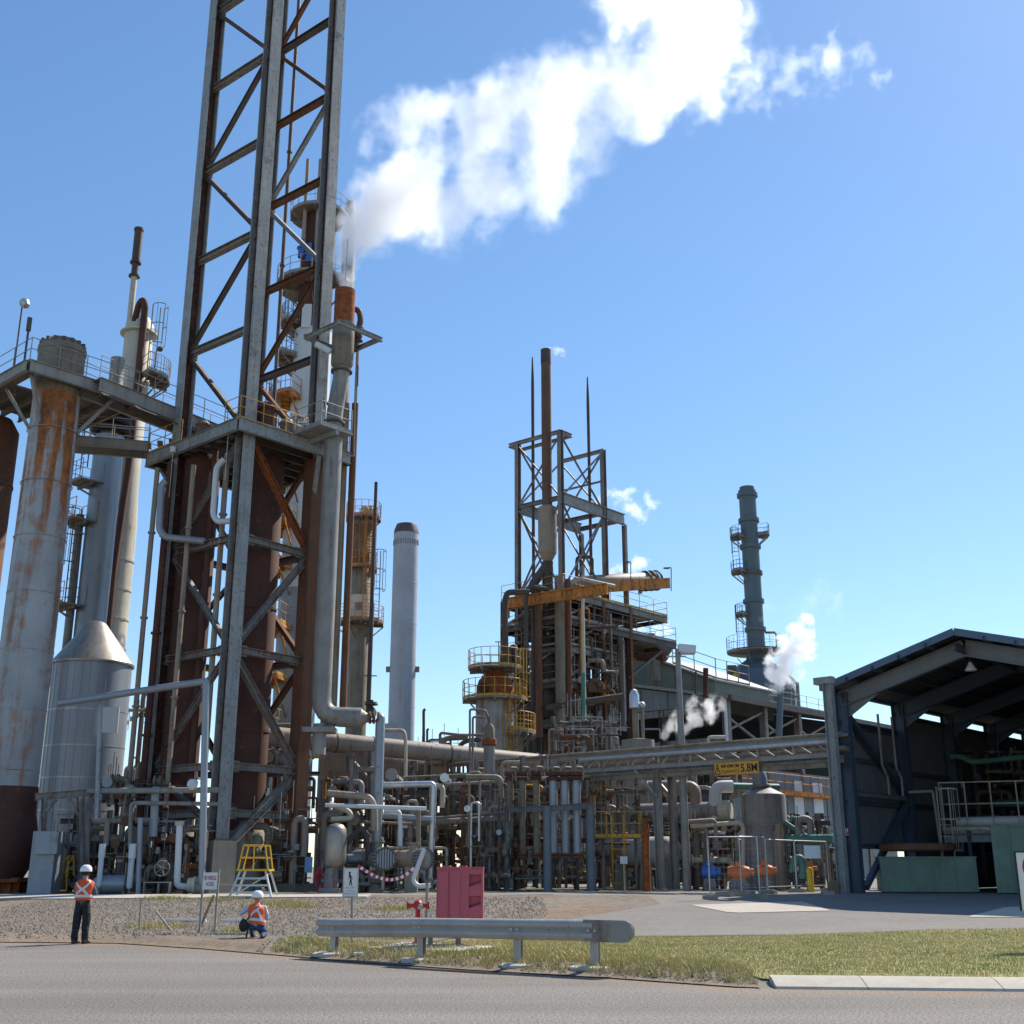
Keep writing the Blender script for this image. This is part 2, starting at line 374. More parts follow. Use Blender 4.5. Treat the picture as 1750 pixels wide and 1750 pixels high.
paint('roof_blue', (0.07, 0.115, 0.17), rust=0.02, var=0.12, rough=0.5, dirt=0.15)
paint('roof_grey', (0.24, 0.25, 0.25), rust=0.12, var=0.15)
paint('shed_frame', (0.14, 0.15, 0.16), rust=0.04, var=0.1, rough=0.55, dirt=0.2)
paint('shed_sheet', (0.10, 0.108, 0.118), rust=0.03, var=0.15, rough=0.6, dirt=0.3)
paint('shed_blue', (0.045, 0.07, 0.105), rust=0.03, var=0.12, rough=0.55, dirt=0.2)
paint('concrete', (0.30, 0.28, 0.25), rust=0.10, var=0.15, rough=0.92, dirt=0.35, dirtc=(0.2, 0.18, 0.15), scale=1.5)
paint('cream_concrete', (0.26, 0.24, 0.19), rust=0.18, rustc=(0.3, 0.16, 0.07), var=0.15, rough=0.9)
paint('hydrant_red', (0.42, 0.03, 0.025), rust=0.05, var=0.12, rough=0.45, dirt=0.15, scale=4)
paint('barrier_pink', (0.42, 0.085, 0.12), rust=0.0, var=0.08, rough=0.5, dirt=0.15, dirtc=(0.25, 0.06, 0.08), scale=2, bump=0.02)
paint('blue_motor', (0.03, 0.13, 0.42), rust=0.05, var=0.12, rough=0.4)
paint('orange_motor', (0.62, 0.17, 0.04), rust=0.08, var=0.12, rough=0.45)
paint('rail_galv', (0.37, 0.35, 0.32), rust=0.12, var=0.16, rough=0.55, metal=0.08, scale=2.2, dirt=0.3, dirtc=(0.28, 0.25, 0.2))
plain('black_rubber', (0.02, 0.02, 0.021), 0.7)
plain('timber', (0.20, 0.13, 0.08), 0.85)
plain('sign_white', (0.66, 0.67, 0.68), 0.5, var=0.05)
plain('sign_black', (0.015, 0.015, 0.018), 0.6)
plain('sign_red', (0.36, 0.03, 0.045), 0.5)
plain('sign_amber', (0.60, 0.30, 0.03), 0.5, var=0.08)
plain('sky_blue', (0.16, 0.34, 0.58), 0.5)
plain('tape_white', (0.75, 0.75, 0.75), 0.5)
plain('tape_red', (0.45, 0.03, 0.05), 0.5)
plain('bottle', (0.62, 0.72, 0.8), 0.15)
plain('pad_concrete', (0.47, 0.44, 0.40), 0.9, var=0.12, scale=3)
# ------------------------------------------------------------------ the setting: road, land, gravel, yard, grass, kerb
ground_mat('asphalt', (0.162, 0.148, 0.131), (0.205, 0.188, 0.168), big=0.12, fine=48.0, grain=0.8, bump=0.5, pos=(0.37, 0.63), edge=True, mid=0.5)
ground_mat('yard_asphalt', (0.155, 0.144, 0.129), (0.205, 0.19, 0.172), big=0.3, fine=26.0, grain=0.22, patch=((0.23, 0.20, 0.17), 0.12, 0.56, 0.6), bump=0.3)
ground_mat('gravel', (0.135, 0.112, 0.088), (0.19, 0.162, 0.13), big=0.35, fine=17.0, grain=0.55, patch=((0.20, 0.125, 0.072), 0.22, 0.52, 0.75), bump=0.9)
ground_mat('plant_floor', (0.16, 0.147, 0.125), (0.23, 0.212, 0.185), big=0.3, fine=20.0, grain=0.2, bump=0.2)
ground_mat('dirt', (0.17, 0.125, 0.085), (0.24, 0.19, 0.14), big=0.8, fine=30.0, grain=0.45, bump=0.8)
ground_mat('kerb_concrete', (0.40, 0.365, 0.295), (0.50, 0.46, 0.385), big=0.8, fine=40.0, grain=0.13, bump=0.15)
ground_mat('slab_concrete', (0.36, 0.32, 0.27), (0.44, 0.40, 0.35), big=0.5, fine=40.0, grain=0.14, bump=0.15)
ground_mat('turf_soil', (0.20, 0.195, 0.065), (0.29, 0.255, 0.105), big=0.8, fine=22.0, grain=0.3, bump=0.5)

def grid_mesh(name, xs, yfun, mat, off=0.0, kind='structure'):
    """columns along x; yfun(x) gives the list of y for that column"""
    v, f = [], []; n = None
    for x in xs:
        ys = yfun(x); n = len(ys)
        for y in ys: v.append((x, y, gz(x, y) + off))
    for i in range(len(xs) - 1):
        for j in range(n - 1):
            a = i * n + j; f.append((a, a + n, a + n + 1, a + 1))
    me = bpy.data.meshes.new(name); me.from_pydata(v, [], f); me.materials.append(MAT[mat])
    me.polygons.foreach_set('use_smooth', [True] * len(f)); me.update()
    o = link(name, me); o['kind'] = kind; return o
def frange(a, b, s):
    n = max(1, int(round((b - a) / s))); return [a + (b - a) * i / n for i in range(n + 1)]
FARX = [-3000, -800, -200, -80, -40] + frange(-30, 30, 0.5) + [40, 80, 200, 800, 3000]
def _road_y(x):
    e = edge_y(x); return [-60, -10, 5, 10, 13] + [e - 2.6 + .2 * i for i in range(14)]
rd = grid_mesh('road', FARX, _road_y, 'asphalt')
_at = rd.data.attributes.new('edge', 'FLOAT', 'POINT')
_at.data.foreach_set('value', [max(0.0, 1 - (edge_y(v.co.x) - v.co.y) / 1.5) for v in rd.data.vertices])
def _land_y(x):
    e = edge_y(x); return [e, e + .15, e + .3, e + .45, e + .6, e + .75, e + .9] + [max(e + 1.0, y) for y in (25.5, 27)] + [28.5, 29.5, 31, 32.5, 34, 35.5, 37, 38.5, 40, 41.5, 42.5, 44, 60, 90, 160, 400, 3500]
_xs_e = sorted(set(FARX + [p[0] for p in EDGE]))
grid_mesh('ground', _xs_e, _land_y, 'plant_floor')

def sheet(name, lo, hi, mat, off, step=0.4, rows=18, pix=True):
    """an area between a nearer and a farther border, each given as photograph pixels on the ground"""
    def conv(q): return sorted([(lambda g: (g.x, g.y))(G(a, b)) for a, b in q]) if pix else sorted(q)
    lo, hi = conv(lo), conv(hi)
    def ev(q, x):
        if x <= q[0][0]: return q[0][1]
        for (x0, y0), (x1, y1) in zip(q, q[1:]):
            if x <= x1: return y0 + (y1 - y0) * (x - x0) / max(1e-6, x1 - x0)
        return q[-1][1]
    x0 = max(lo[0][0], hi[0][0]); x1 = min(lo[-1][0], hi[-1][0])
    xs = frange(x0, x1, step)
    def yf(x):
        a, b = ev(lo, x), ev(hi, x); b = max(b, a + 0.02)
        return [a + (b - a) * j / rows for j in range(rows + 1)]
    return grid_mesh(name, xs, yf, mat, off)
def edge_shift(d, x0=-16.0, x1=16.0):
    return [(x, edge_y(x) + d) for x in frange(x0, x1, 0.5)]
EX = [e for e in EDGE]
# gravel apron in front of the plant, left of the yard
gl = [(-26.0, 27.6)] + [(x, edge_y(x) + 0.35) for x in frange(-14, -2.2, 0.4)] + [(-1.6, 26.0), (-0.6, 27.8), (0.4, 30.0), (2.2, 34.0), (4.6, 38.0)]
gh = [(-26.0, 41.6), (-12, 41.6), (-5, 42.6), (2.0, 42.8), (4.6, 42.8)]
sheet('gravel', gl, gh, 'gravel', 0.012, 0.35, 26, pix=False)
# yard of worn asphalt in front of the shed
yl = [(-0.9, 27.5), (0.0, 27.4), (2.4, 27.2), (6, 27.8), (10, 29.0), (14, 29.5), (30, 30)]
yh = [(-0.9, 27.6), (0.4, 30.0), (2.2, 34.0), (4.6, 38.0), (6.4, 46.5), (9.0, 48), (30, 48)]
sheet('yard', yl, yh, 'yard_asphalt', 0.020, 0.4, 26, pix=False)
# pale concrete slabs
sl = sheet('concrete_apron', [(1182, 1549), (1250, 1562), (1420, 1558)], [(1182, 1548), (1300, 1544.5), (1420, 1541)], 'slab_concrete', 0.032, 0.3, 10)
sheet('footpath', [(1655, 1569), (1900, 1570)], [(1655, 1568), (1720, 1552), (1900, 1549)], 'kerb_concrete', 0.034, 0.3, 8)
# plinth edge under the plant (pale strip at the gravel's far border)
pl = MB()
for a, b in zip(frange(-26, -4.8, 1.8), frange(-26, -4.8, 1.8)[1:]):
    y0, y1 = 38.9 + .10 * (a + 26), 42.4; q = MB(); vs = [Vector((x_, y_, gz(x_, y_) + dz)) for dz in (0.05, -0.2) for x_, y_ in ((a + .01, y0), (b - .01, y0 + .18), (b - .01, (y0 + y1) / 2 + .1), (b - .01, y1), (a + .01, y1), (a + .01, (y0 + y1) / 2))]
    q.add(vs, [(0, 1, 2, 5), (5, 2, 3, 4), (0, 6, 7, 1), (1, 7, 8, 2), (2, 8, 9, 3), (3, 9, 10, 4), (4, 10, 11, 5), (5, 11, 6, 0)])
    o = build('plinth_slab', q, 'slab_concrete', None, smooth=0, origin=((a + b) / 2, 41.75, 0.5)); o['kind'] = 'structure'
# dirt shoulder along the road and kerb
def _sh_y(x):
    e = edge_y(x); w = 0.9 if x < -4 else 1.5
    return [e + 0.02 + w * j / 8 for j in range(9)]
grid_mesh('shoulder', frange(-14, 3.4, 0.3), _sh_y, 'dirt', 0.018)
# grass verge
GR_LO = [(x, edge_y(x) + (0.46 if x > 3.4 else 1.15)) for x in frange(-2.2, 18, 0.4)]
GR_HI = [(-2.2, 24.2), (-1.2, 25.4), (0.0, 26.9), (2.5, 27.2), (4.0, 27.0), (6.5, 27.8), (10, 29.6), (14, 30.2), (18, 30.2)]
sheet('turf', GR_LO, GR_HI, 'turf_soil', 0.026, 0.3, 16, pix=False)

def blade_material():
    m, nd, lk, b = nt('grass_blade')
    tc = N(nd, 'ShaderNodeTexCoord'); n1 = N(nd, 'ShaderNodeTexNoise', Scale=0.9, Detail=5.0); lk.new(tc.outputs['Object'], n1.inputs['Vector'])
    n2 = N(nd, 'ShaderNodeTexNoise', Scale=9.0, Detail=4.0); lk.new(tc.outputs['Object'], n2.inputs['Vector'])
    at = N(nd, 'ShaderNodeAttribute', attribute_name='dry')
    a1 = N(nd, 'ShaderNodeMath', operation='MULTIPLY_ADD'); lk.new(n1.outputs['Fac'], a1.inputs[0]); a1.inputs[1].default_value = 1.7; lk.new(at.outputs['Fac'], a1.inputs[2])
    a2 = N(nd, 'ShaderNodeMath', operation='MULTIPLY_ADD'); lk.new(n2.outputs['Fac'], a2.inputs[0]); a2.inputs[1].default_value = 0.55; lk.new(a1.outputs[0], a2.inputs[2])
    a3 = N(nd, 'ShaderNodeMath', operation='SUBTRACT'); lk.new(a2.outputs[0], a3.inputs[0]); a3.inputs[1].default_value = 0.22
    r = ramp(nd, [(0.50, (0.19, 0.26, 0.055)), (0.72, (0.32, 0.33, 0.09)), (1.0, (0.50, 0.42, 0.19))]); lk.new(a3.outputs[0], r.inputs[0])
    lk.new(r.outputs[0], b.inputs['Base Color']); b.inputs['Roughness'].default_value = 0.7; b.inputs['Specular IOR Level'].default_value = 0.25
    return m
blade_material()
def _ev(q, x):
    if x <= q[0][0]: return q[0][1]
    for (x0, y0), (x1, y1) in zip(q, q[1:]):
        if x <= x1: return y0 + (y1 - y0) * (x - x0) / (x1 - x0)
    return q[-1][1]
def scatter_grass():
    rg = random.Random(3); v, f, dry = [], [], []
    def blade(x, y, h, w, d):
        z = gz(x, y) + 0.02; a = rg.uniform(0, 2 * pi); lx, ly = rg.gauss(0, 0.45) * h, rg.gauss(0, 0.45) * h
        o = len(v); dx, dy = cos(a) * w / 2, sin(a) * w / 2
        v.extend([(x - dx, y - dy, z), (x + dx, y + dy, z), (x + lx * .4 + dx * .6, y + ly * .4 + dy * .6, z + h * .6), (x + lx * .4 - dx * .6, y + ly * .4 - dy * .6, z + h * .6), (x + lx, y + ly, z + h)])
        f.extend([(o, o + 1, o + 2, o + 3), (o + 3, o + 2, o + 4)]); dry.extend([d] * 5)
    n = 0
    while n < 150000:
        x = rg.uniform(-2.2, 13.8); lo, hi = _ev(GR_LO, x), _ev(GR_HI, x)
        y = rg.uniform(lo, hi)
        if x < -0.2 and rg.random() < 0.55 + 0.3 * (x < -1.4): continue
        t = (y - lo) / (hi - lo)
        d = -0.02 + 0.34 * max(0, t - 0.35) + (0.22 if x < 0.5 and rg.random() < .5 else 0) + (0.25 if t < 0.12 and x < 4 else 0) + rg.gauss(0, 0.09)
        blade(x, y, abs(rg.gauss(0.022, 0.013)) + 0.01, rg.uniform(0.006, 0.012), d); n += 1
    for _ in range(8200):                                            # weeds on the shoulder and in the gravel
        if rg.random() < 0.6:
            x = rg.uniform(-4.6, 3.4); y = edge_y(x) + rg.uniform(0.25, 2.6)
        else:
            cx, cy = rg.choice([(-7.6, 37.5), (-7.0, 38.2), (-9.4, 39.6), (-3.4, 36), (-6.2, 29.0), (-3.0, 27.3), (-2.4, 26.7), (-8.6, 30.5), (-11.3, 40.2), (-6.3, 37.0)])
            x, y = rg.gauss(cx, 0.35), rg.gauss(cy, 0.4)
        for k in range(3): blade(x + rg.gauss(0, .03), y + rg.gauss(0, .03), abs(rg.gauss(0.06, 0.03)) + .02, 0.014, rg.choice([-0.1, 0.1, 0.35, 0.5]))
    me = bpy.data.meshes.new('grass'); me.from_pydata(v, [], f); me.materials.append(MAT['grass_blade'])
    at = me.attributes.new('dry', 'FLOAT', 'POINT'); at.data.foreach_set('value', dry); me.update()
    o = link('grass', me); o['kind'] = 'stuff'; o['label'] = 'patchy yellow green grass on the verge behind the guardrail'
scatter_grass()
def scatter_stones():
    rg = random.Random(5); v, f = [], []
    for _ in range(16000):
        if rg.random() < 0.93:
            x = rg.uniform(-15, 1.0); y = rg.uniform(max(edge_y(x) + .4, 27.3), 41.0)
            if x > -1 and y < 29 + (x + 1) * 2.4: continue
        else:
            x = rg.uniform(-5, 3.2); y = edge_y(x) + rg.uniform(0.1, 2.3)
        z = gz(x, y) + 0.012; r = abs(rg.gauss(0.022, 0.010)) + 0.008; o = len(v); a = rg.uniform(0, 2)
        for k in range(4): v.append((x + r * cos(a + k * pi / 2) * rg.uniform(.7, 1.2), y + r * sin(a + k * pi / 2) * rg.uniform(.7, 1.2), z + r * .25))
        v.append((x, y, z + r * rg.uniform(.7, 1.1)))
        f.extend([(o + k, o + (k + 1) % 4, o + 4) for k in range(4)])
    me = bpy.data.meshes.new('loose_stones'); me.from_pydata(v, [], f)
    plain('stone', (0.19, 0.165, 0.135), 0.9, var=0.45, scale=14); me.materials.append(MAT['stone']); me.update()
    o = link('loose_stones', me); o['kind'] = 'stuff'; o['label'] = 'loose grey crushed stones strewn over the gravel apron'
scatter_stones()
# kerb stones, each its own piece
kx = [3.6] + [G(px, 1690).x for px in (1480, 1707, 1935)]
for a, b in zip(kx, kx[1:]):
    q = MB(); n = 6; o0 = None; prof = [(0.0, 0.0), (0.02, 0.035), (0.30, 0.125), (0.46, 0.145), (0.46, 0.0)]
    vs, fs = [], []
    for i in range(n + 1):
        x = a + 0.006 + (b - a - 0.012) * i / n
        for dy, dz in prof: vs.append((x, edge_y(x) + dy, dz - 0.0))
    k = len(prof)
    for i in range(n):
        for j in range(k - 1): fs.append((i * k + j, (i + 1) * k + j, (i + 1) * k + j + 1, i * k + j + 1))
    fs += [tuple(range(k)), tuple(n * k + j for j in reversed(range(k)))]
    q.add(vs, fs); o = build('kerb', q, 'kerb_concrete', None, smooth=30, origin=((a + b) / 2, edge_y(a), 0)); o['kind'] = 'structure'
# ------------------------------------------------------------------ small things near the road
def mesh_text(body, size, mat, name='lettering', align='CENTER', bold=0.0):
    cu = bpy.data.curves.new('text', 'FONT'); cu.body = body; cu.size = size; cu.align_x = align; cu.align_y = 'CENTER'; cu.offset = bold; cu.extrude = 0.002; cu.resolution_u = 3
    t = bpy.data.objects.new('text', cu); COL.objects.link(t)
    bpy.context.view_layer.update()
    me = bpy.data.meshes.new_from_object(t.evaluated_get(bpy.context.evaluated_depsgraph_get()))
    bpy.data.objects.remove(t); me.materials.clear(); me.materials.append(MAT[mat]); me.name = name
    return me
def put_text(parent, body, size, mat, at, right, up, wide=None, tall=None, bold=0.0, name='lettering'):
    """flat print: right/up give the plane it lies in; stretched to wide x tall"""
    me = mesh_text(body, size, mat, name, bold=bold)
    xs = [v.co.x for v in me.vertices]; ys = [v.co.y for v in me.vertices]
    w, h = max(xs) - min(xs), max(ys) - min(ys); cx, cy = (max(xs) + min(xs)) / 2, (max(ys) + min(ys)) / 2
    kx = wide / w if wide else 1.0; ky = tall / h if tall else kx
    r = Vector(right).normalized(); u = Vector(up).normalized(); n = r.cross(u); off = Vector(at) - OFF[parent.name]
    for v in me.vertices:
        x, y, z = (v.co.x - cx) * kx, (v.co.y - cy) * ky, v.co.z; v.co = off + r * x + u * y + n * z
    o = link(name, me); o.parent = parent; OFF[o.name] = OFF[parent.name]; return o

# ---- guardrail
def guardrail():
    gp = [G(571, 1628), G(720, 1638), G(886, 1647), G(1018, 1651)]
    t = thing('guardrail', 'galvanised steel guardrail on four posts at the road edge', 'guardrail', gp[1])
    tops = [zr(1569.5, gp[0].y), zr(1568, gp[1].y), zr(1570, gp[2].y), zr(1571.5, gp[3].y)]
    def rp(px, i, py=1580): return Vector((xr(px, py, gp[i].y - .12), gp[i].y - .12, tops[i]))
    d0 = (gp[1] - gp[0]); d3 = (gp[3] - gp[2])
    path = [rp(541, 0), rp(571, 0), rp(720, 1), rp(886, 2), rp(1018, 3), rp(1050, 3)]
    path[0].y = gp[0].y - .12 - d0.y / d0.x * (path[1].x - path[0].x); path[5].y = path[4].y + d3.y / d3.x * (path[5].x - path[4].x)
    H = 0.315
    prof = [(-.012, 0), (.0, -.0), (.022, -.015), (.075, -.055), (.08, -.085), (.075, -.11), (.012, -.145), (.005, -.1575), (.012, -.17), (.075, -.205), (.08, -.23), (.075, -.26), (.022, -.30), (.0, -.315), (-.012, -.315)]
    def strip(pts, name, lab=None):
        q = MB(); k = len(prof); vs = []
        for i, p in enumerate(pts):
            a = pts[max(0, i - 1)]; b = pts[min(len(pts) - 1, i + 1)]; d = (b - a); d.z = 0; d.normalize(); nrm = Vector((d.y, -d.x, 0))
            for o_, z_ in prof: vs.append(p + nrm * o_ + UP * z_)
            for o_, z_ in prof: vs.append(p + nrm * (o_ - .006) + UP * z_)
        fs = []
        for i in range(len(pts) - 1):
            A, B = i * 2 * k, (i + 1) * 2 * k
            for j in range(k - 1):
                fs.append((A + j, B + j, B + j + 1, A + j + 1)); fs.append((A + k + j, A + k + j + 1, B + k + j + 1, B + k + j))
        q.add(vs, fs); return build(name, q, 'rail_galv', t, smooth=50, label=lab)
    def sub(a, b, n): return [a + (b - a) * i / n for i in range(n + 1)]
    strip(sub(path[0], path[1], 2)[:-1] + sub(path[1], path[2] + Vector((.25, -.0, 0)), 6), 'rail_beam')
    nr = Vector((-.02, -.014, .002))
    strip([p + nr for p in sub(path[2] - Vector((.1, 0, 0)), path[3], 6)[:-1] + sub(path[3], path[4], 5)[:-1] + [path[4]]], 'rail_beam')
    # bull-nose end sheet
    d = (path[5] - path[3]); d.z = 0; d.normalize(); nrm = Vector((d.y, -d.x, 0)); q = MB(); vs = []
    a0 = path[4] - d * .18 + nrm * .085; W_ = .80; n = 18
    outl = []
    for i in range(n + 1):
        u = i / n; x = W_ * (1 - (1 - u) ** 1.7); c = .11
        top = 0.004 - (0 if x < W_ - c else c - sqrt(max(0, c * c - (x - W_ + c) ** 2))); bot = -H - 0.004 + (0 if x < W_ - c else c - sqrt(max(0, c * c - (x - W_ + c) ** 2)))
        curl = -0.16 * max(0, (u - .6) / .4) ** 2
        outl.append((x, top, bot, curl))
    for x, tp, bt, c in outl:
        b_ = a0 + d * x + nrm * c
        vs += [b_ + UP * tp, b_ + UP * (tp * .6 + bt * .4), b_ + UP * bt, b_ + UP * tp - nrm * .02, b_ + UP * bt - nrm * .02]
    fs = []
    for i in range(n):
        A, B = i * 5, i * 5 + 5; fs += [(A, B, B + 1, A + 1), (A + 1, B + 1, B + 2, A + 2), (A, A + 3, B + 3, B), (A + 2, B + 2, B + 4, A + 4), (A + 3, A + 4, B + 4, B + 3)]
    q.add(vs, fs); build('end_terminal', q, 'grey_pipe', t, smooth=40, label='dark grey rounded end sheet of the rail')
    for i, g in enumerate(gp):
        dd = (gp[min(3, i + 1)] - gp[max(0, i - 1)]); dd.z = 0; dd.normalize(); nn = Vector((dd.y, -dd.x, 0))
        q = MB(); h = tops[i] - g.z - .06; c = g + UP * (h / 2 - .05)
        q.box(c + nn * .045, (.13, .012, h + .1), (dd, nn, UP)); q.box(c - nn * .045, (.13, .012, h + .1), (dd, nn, UP)); q.box(c - dd * .058, (.012, .078, h + .098), (dd, nn, UP))
        q.box(g + nn * .075 + UP * (h - .12), (.12, .05, .26), (dd, nn, UP))
        build('post', q, 'rail_galv', t)
        q = MB(); q.lathe(g + UP * (-.06), [(.30, 0), (.30, .05), (.25, .07), (0.0, .075)], 18)
        for k in range(len(q.v)):
            x, y, z = q.v[k]; q.v[k] = (g.x + (x - g.x) * (1.25 + .2 * sin(7 * x)), g.y + (y - g.y) * (.9 + .15 * sin(5 * x)), z)
        o = build('post_footing', q, 'pad_concrete', None, origin=g); o['kind'] = 'structure'
        q = MB()
        for s_ in (-.09, .03): q.cyl(path[i + 1] + nrm * .09 + dd * s_ + UP * -.155, path[i + 1] + nrm * .10 + dd * s_ + UP * -.155, .02, 8)
        build('bolts', q, 'galv', t, kind='stuff')
guardrail()

# ---- hydrant, pad and hose cabinet
def hydrant_corner():
    c = G(737, 1622); pad = MB(); z0 = c.z
    A, B, Cc, D = G(628, 1626), G(790, 1632), G(846, 1624), G(690, 1616)
    top = max(p.z for p in (A, B, Cc, D)) + .07
    pad.prism([Vector((p.x, p.y, z0 - .25)) for p in (A, B, Cc, D)], (0, 0, top - z0 + .25))
    o = build('hydrant_pad', pad, 'pad_concrete', None, origin=c); o['kind'] = 'structure'
    f = P(713, 1618, 1); f = G(713, 1619); f.z = top
    t = thing('fire_hydrant', 'red pillar fire hydrant with two side outlets on the concrete pad', 'hydrant', f)
    hh = zr(1538, f.y) - top
    q = MB(); q.lathe(f, [(.11, 0), (.11, .02), (.055, .03), (.05, hh - .17), (.075, hh - .16), (.085, hh - .06), (.06, hh - .02), (.03, hh), (0, hh)], 16); build('barrel', q, 'hydrant_red', t)
    for s in (-1, 1):
        q = MB(); q.tube([f + Vector((0, -.02, hh - .10)), f + Vector((s * .16, -.03, hh - .10))], .042, 12); q.cyl(f + Vector((s * .15, -.03, hh - .10)), f + Vector((s * .19, -.03, hh - .10)), .055, 12)
        ol = build('outlet', q, 'hydrant_red', t)
        q = MB(); q.bar(f + Vector((s * .20, -.03, hh - .17)), f + Vector((s * .20, -.03, hh - .03)), .022); q.cyl(f + Vector((s * .19, -.03, hh - .10)), f + Vector((s * .215, -.03, hh - .10)), .028, 10); build('lever', q, 'hydrant_red', ol)
    q = MB(); q.lathe(f + Vector((.045, -.07, hh - .13)), [(.05, 0), (.055, .02), (.045, .05), (0, .055)], 14, axis=(.2, -1, .1)); build('outlet_cap', q, 'galv', t, label='bare metal cap on the front of the head')
    # cabinet on a pedestal
    f = G(783, 1621); f.z = top
    t = thing('hose_cabinet', 'faded pink red moulded fire hose cabinet on a short pedestal', 'cabinet', f)
    Y = f.y; zb, zt = zr(1594, Y), zr(1484, Y); Xl, Xm, Xr = xr(747, 1540, Y), xr(802, 1540, Y), xr(826, 1540, Y)
    ax = Vector((1, 0.0, 0)); ay = Vector((0, 1, 0)); D_ = .55; fy = Y - .22
    q = MB()
    q.box(((Xl + Xm) / 2, fy + D_ / 2, (zb + zt) / 2), (Xm - Xl, D_, zt - zb))
    for k in (.2, .57): q.box((Xl + (Xm - Xl) * k, fy - .008, (zb + zt) / 2 - .02), ((Xm - Xl) * .3, .03, zt - zb - .06))
    build('body', q, 'barrier_pink', t, smooth=0)
    q = MB(); q.box(((Xm + Xr) / 2 + .001, fy + .11 + (D_ - .11) / 2, (zb + zt) / 2), (Xr - Xm, D_ - .11, zt - zb - .004)); build('side_panel', q, 'barrier_pink', t, smooth=0)
    q = MB(); q.box((Xr - .02, fy + .054, (zb + zt) / 2), (.04, .112, zt - zb - .006)); build('side_rib', q, 'barrier_pink', t, smooth=0)
    hgt = (zt - zb) / 3
    for k in range(3):
        z1 = zb + hgt * (k + 1) - .005; w0, w1 = Xm + .003, Xr - .042
        q = MB(); q.box(((w0 + w1) / 2, fy + .054, z1 - hgt * .14), (w1 - w0, .108, hgt * .26)); build('moulded_step', q, 'barrier_pink', t, smooth=0)
        za = z1 - hgt * .80; q = MB(); zl, zh = za - .02, za + .05
        q.add([(w0, fy + .005, zl), (w1, fy + .005, zh), (w1, fy + .109, zh + .05), (w0, fy + .109, zl + .05), (w0, fy + .005, zl - .10), (w1, fy + .005, zl - .10), (w1, fy + .109, zl - .10), (w0, fy + .109, zl - .10)],
              [(0, 1, 2, 3), (4, 7, 6, 5), (0, 4, 5, 1), (1, 5, 6, 2), (2, 6, 7, 3), (3, 7, 4, 0)]); build('moulded_step', q, 'barrier_pink', t, smooth=0)
    q = MB(); q.box(((Xl + Xr) / 2, fy + D_ / 2, zt + .012), (Xr - Xl + .02, D_ + .03, .03))
    for k in (.2, .55): q.box((Xl + (Xr - Xl) * k, fy + D_ / 2, zt + .035), (.14, D_, .03))
    build('lid', q, 'barrier_pink', t, smooth=0)
    q = MB(); q.lathe(Vector((f.x, f.y, top)), [(.10, 0), (.10, .015), (.055, .02), (.05, zb - top - .09), (.13, zb - top - .012), (.13, zb - top)], 12); build('pedestal', q, 'galv_rail', t)
    q = MB(); v = G(735, 1621); v.z = top; q.lathe(v, [(.05, 0), (.045, .16), (.07, .18), (.07, .24), (.03, .26), (0, .26)], 10); tag(build('valve_stub', q, 'grey_pipe', None, origin=v), 'small grey capped stub pipe standing on the hydrant pad', 'pipe stub')
hydrant_corner()

# ---- signs on posts
def walk_sign():
    g = G(601, 1612); Y = g.y
    t = thing('pedestrian_sign', 'white sign with black walking figure on a single post', 'sign', g)
    x0, x1, z0, z1 = xr(587, 1510, Y), xr(611.5, 1510, Y), zr(1532, Y), zr(1484, Y); xc = (x0 + x1) / 2
    q = MB(); q.cyl(g + UP * -.1, Vector((xc + .02, Y + .03, z1 - .05)), .028, 10); build('post', q, 'galv_rail', t)
    q = MB(); q.box((xc, Y - .012, (z0 + z1) / 2), (x1 - x0, .006, z1 - z0)); b = build('sign_board', q, 'sign_white', t)
    q = MB()
    for xx in (x0, x1): q.box((xx, Y - .012, (z0 + z1) / 2), (.02, .022, z1 - z0 + .02))
    for zz in (z0, z1): q.box((xc, Y - .012, zz), (x1 - x0 - .02, .022, .02))
    build('frame', q, 'galv', t)
    W_, Hh = x1 - x0, z1 - z0
    def pt(u, v): return Vector((x0 + W_ * u, Y - .0155, z0 + Hh * v))
    q = MB(); thick = Vector((0, -.002, 0))
    c = pt(.42, .84); q.prism([c + Vector((cos(a) * .022, 0, sin(a) * .026)) for a in [2 * pi * i / 12 for i in range(12)]], thick)
    for poly in ([(.36, .79), (.46, .81), (.56, .68), (.54, .62), (.44, .64)], [(.45, .64), (.54, .62), (.50, .50), (.46, .38), (.40, .38), (.43, .5)], [(.50, .60), (.56, .62), (.58, .50), (.64, .38), (.58, .37), (.51, .5)], [(.37, .77), (.41, .78), (.37, .66), (.33, .60), (.30, .62), (.34, .68)], [(.54, .74), (.57, .72), (.64, .62), (.61, .60)]):
        q.prism([pt(*p) for p in poly], thick)
    build('walking_figure', q, 'sign_black', b, smooth=0)
    for s, v, w, h in (('NO ENTRY', .30, .62, .045), ('AUTHORISED', .19, .62, .035), ('PERSONNEL ONLY', .10, .8, .035)):
        put_text(b, s, .05, 'sign_black', pt(.5, v), (1, 0, 0), UP, W_ * w, Hh * h)
walk_sign()
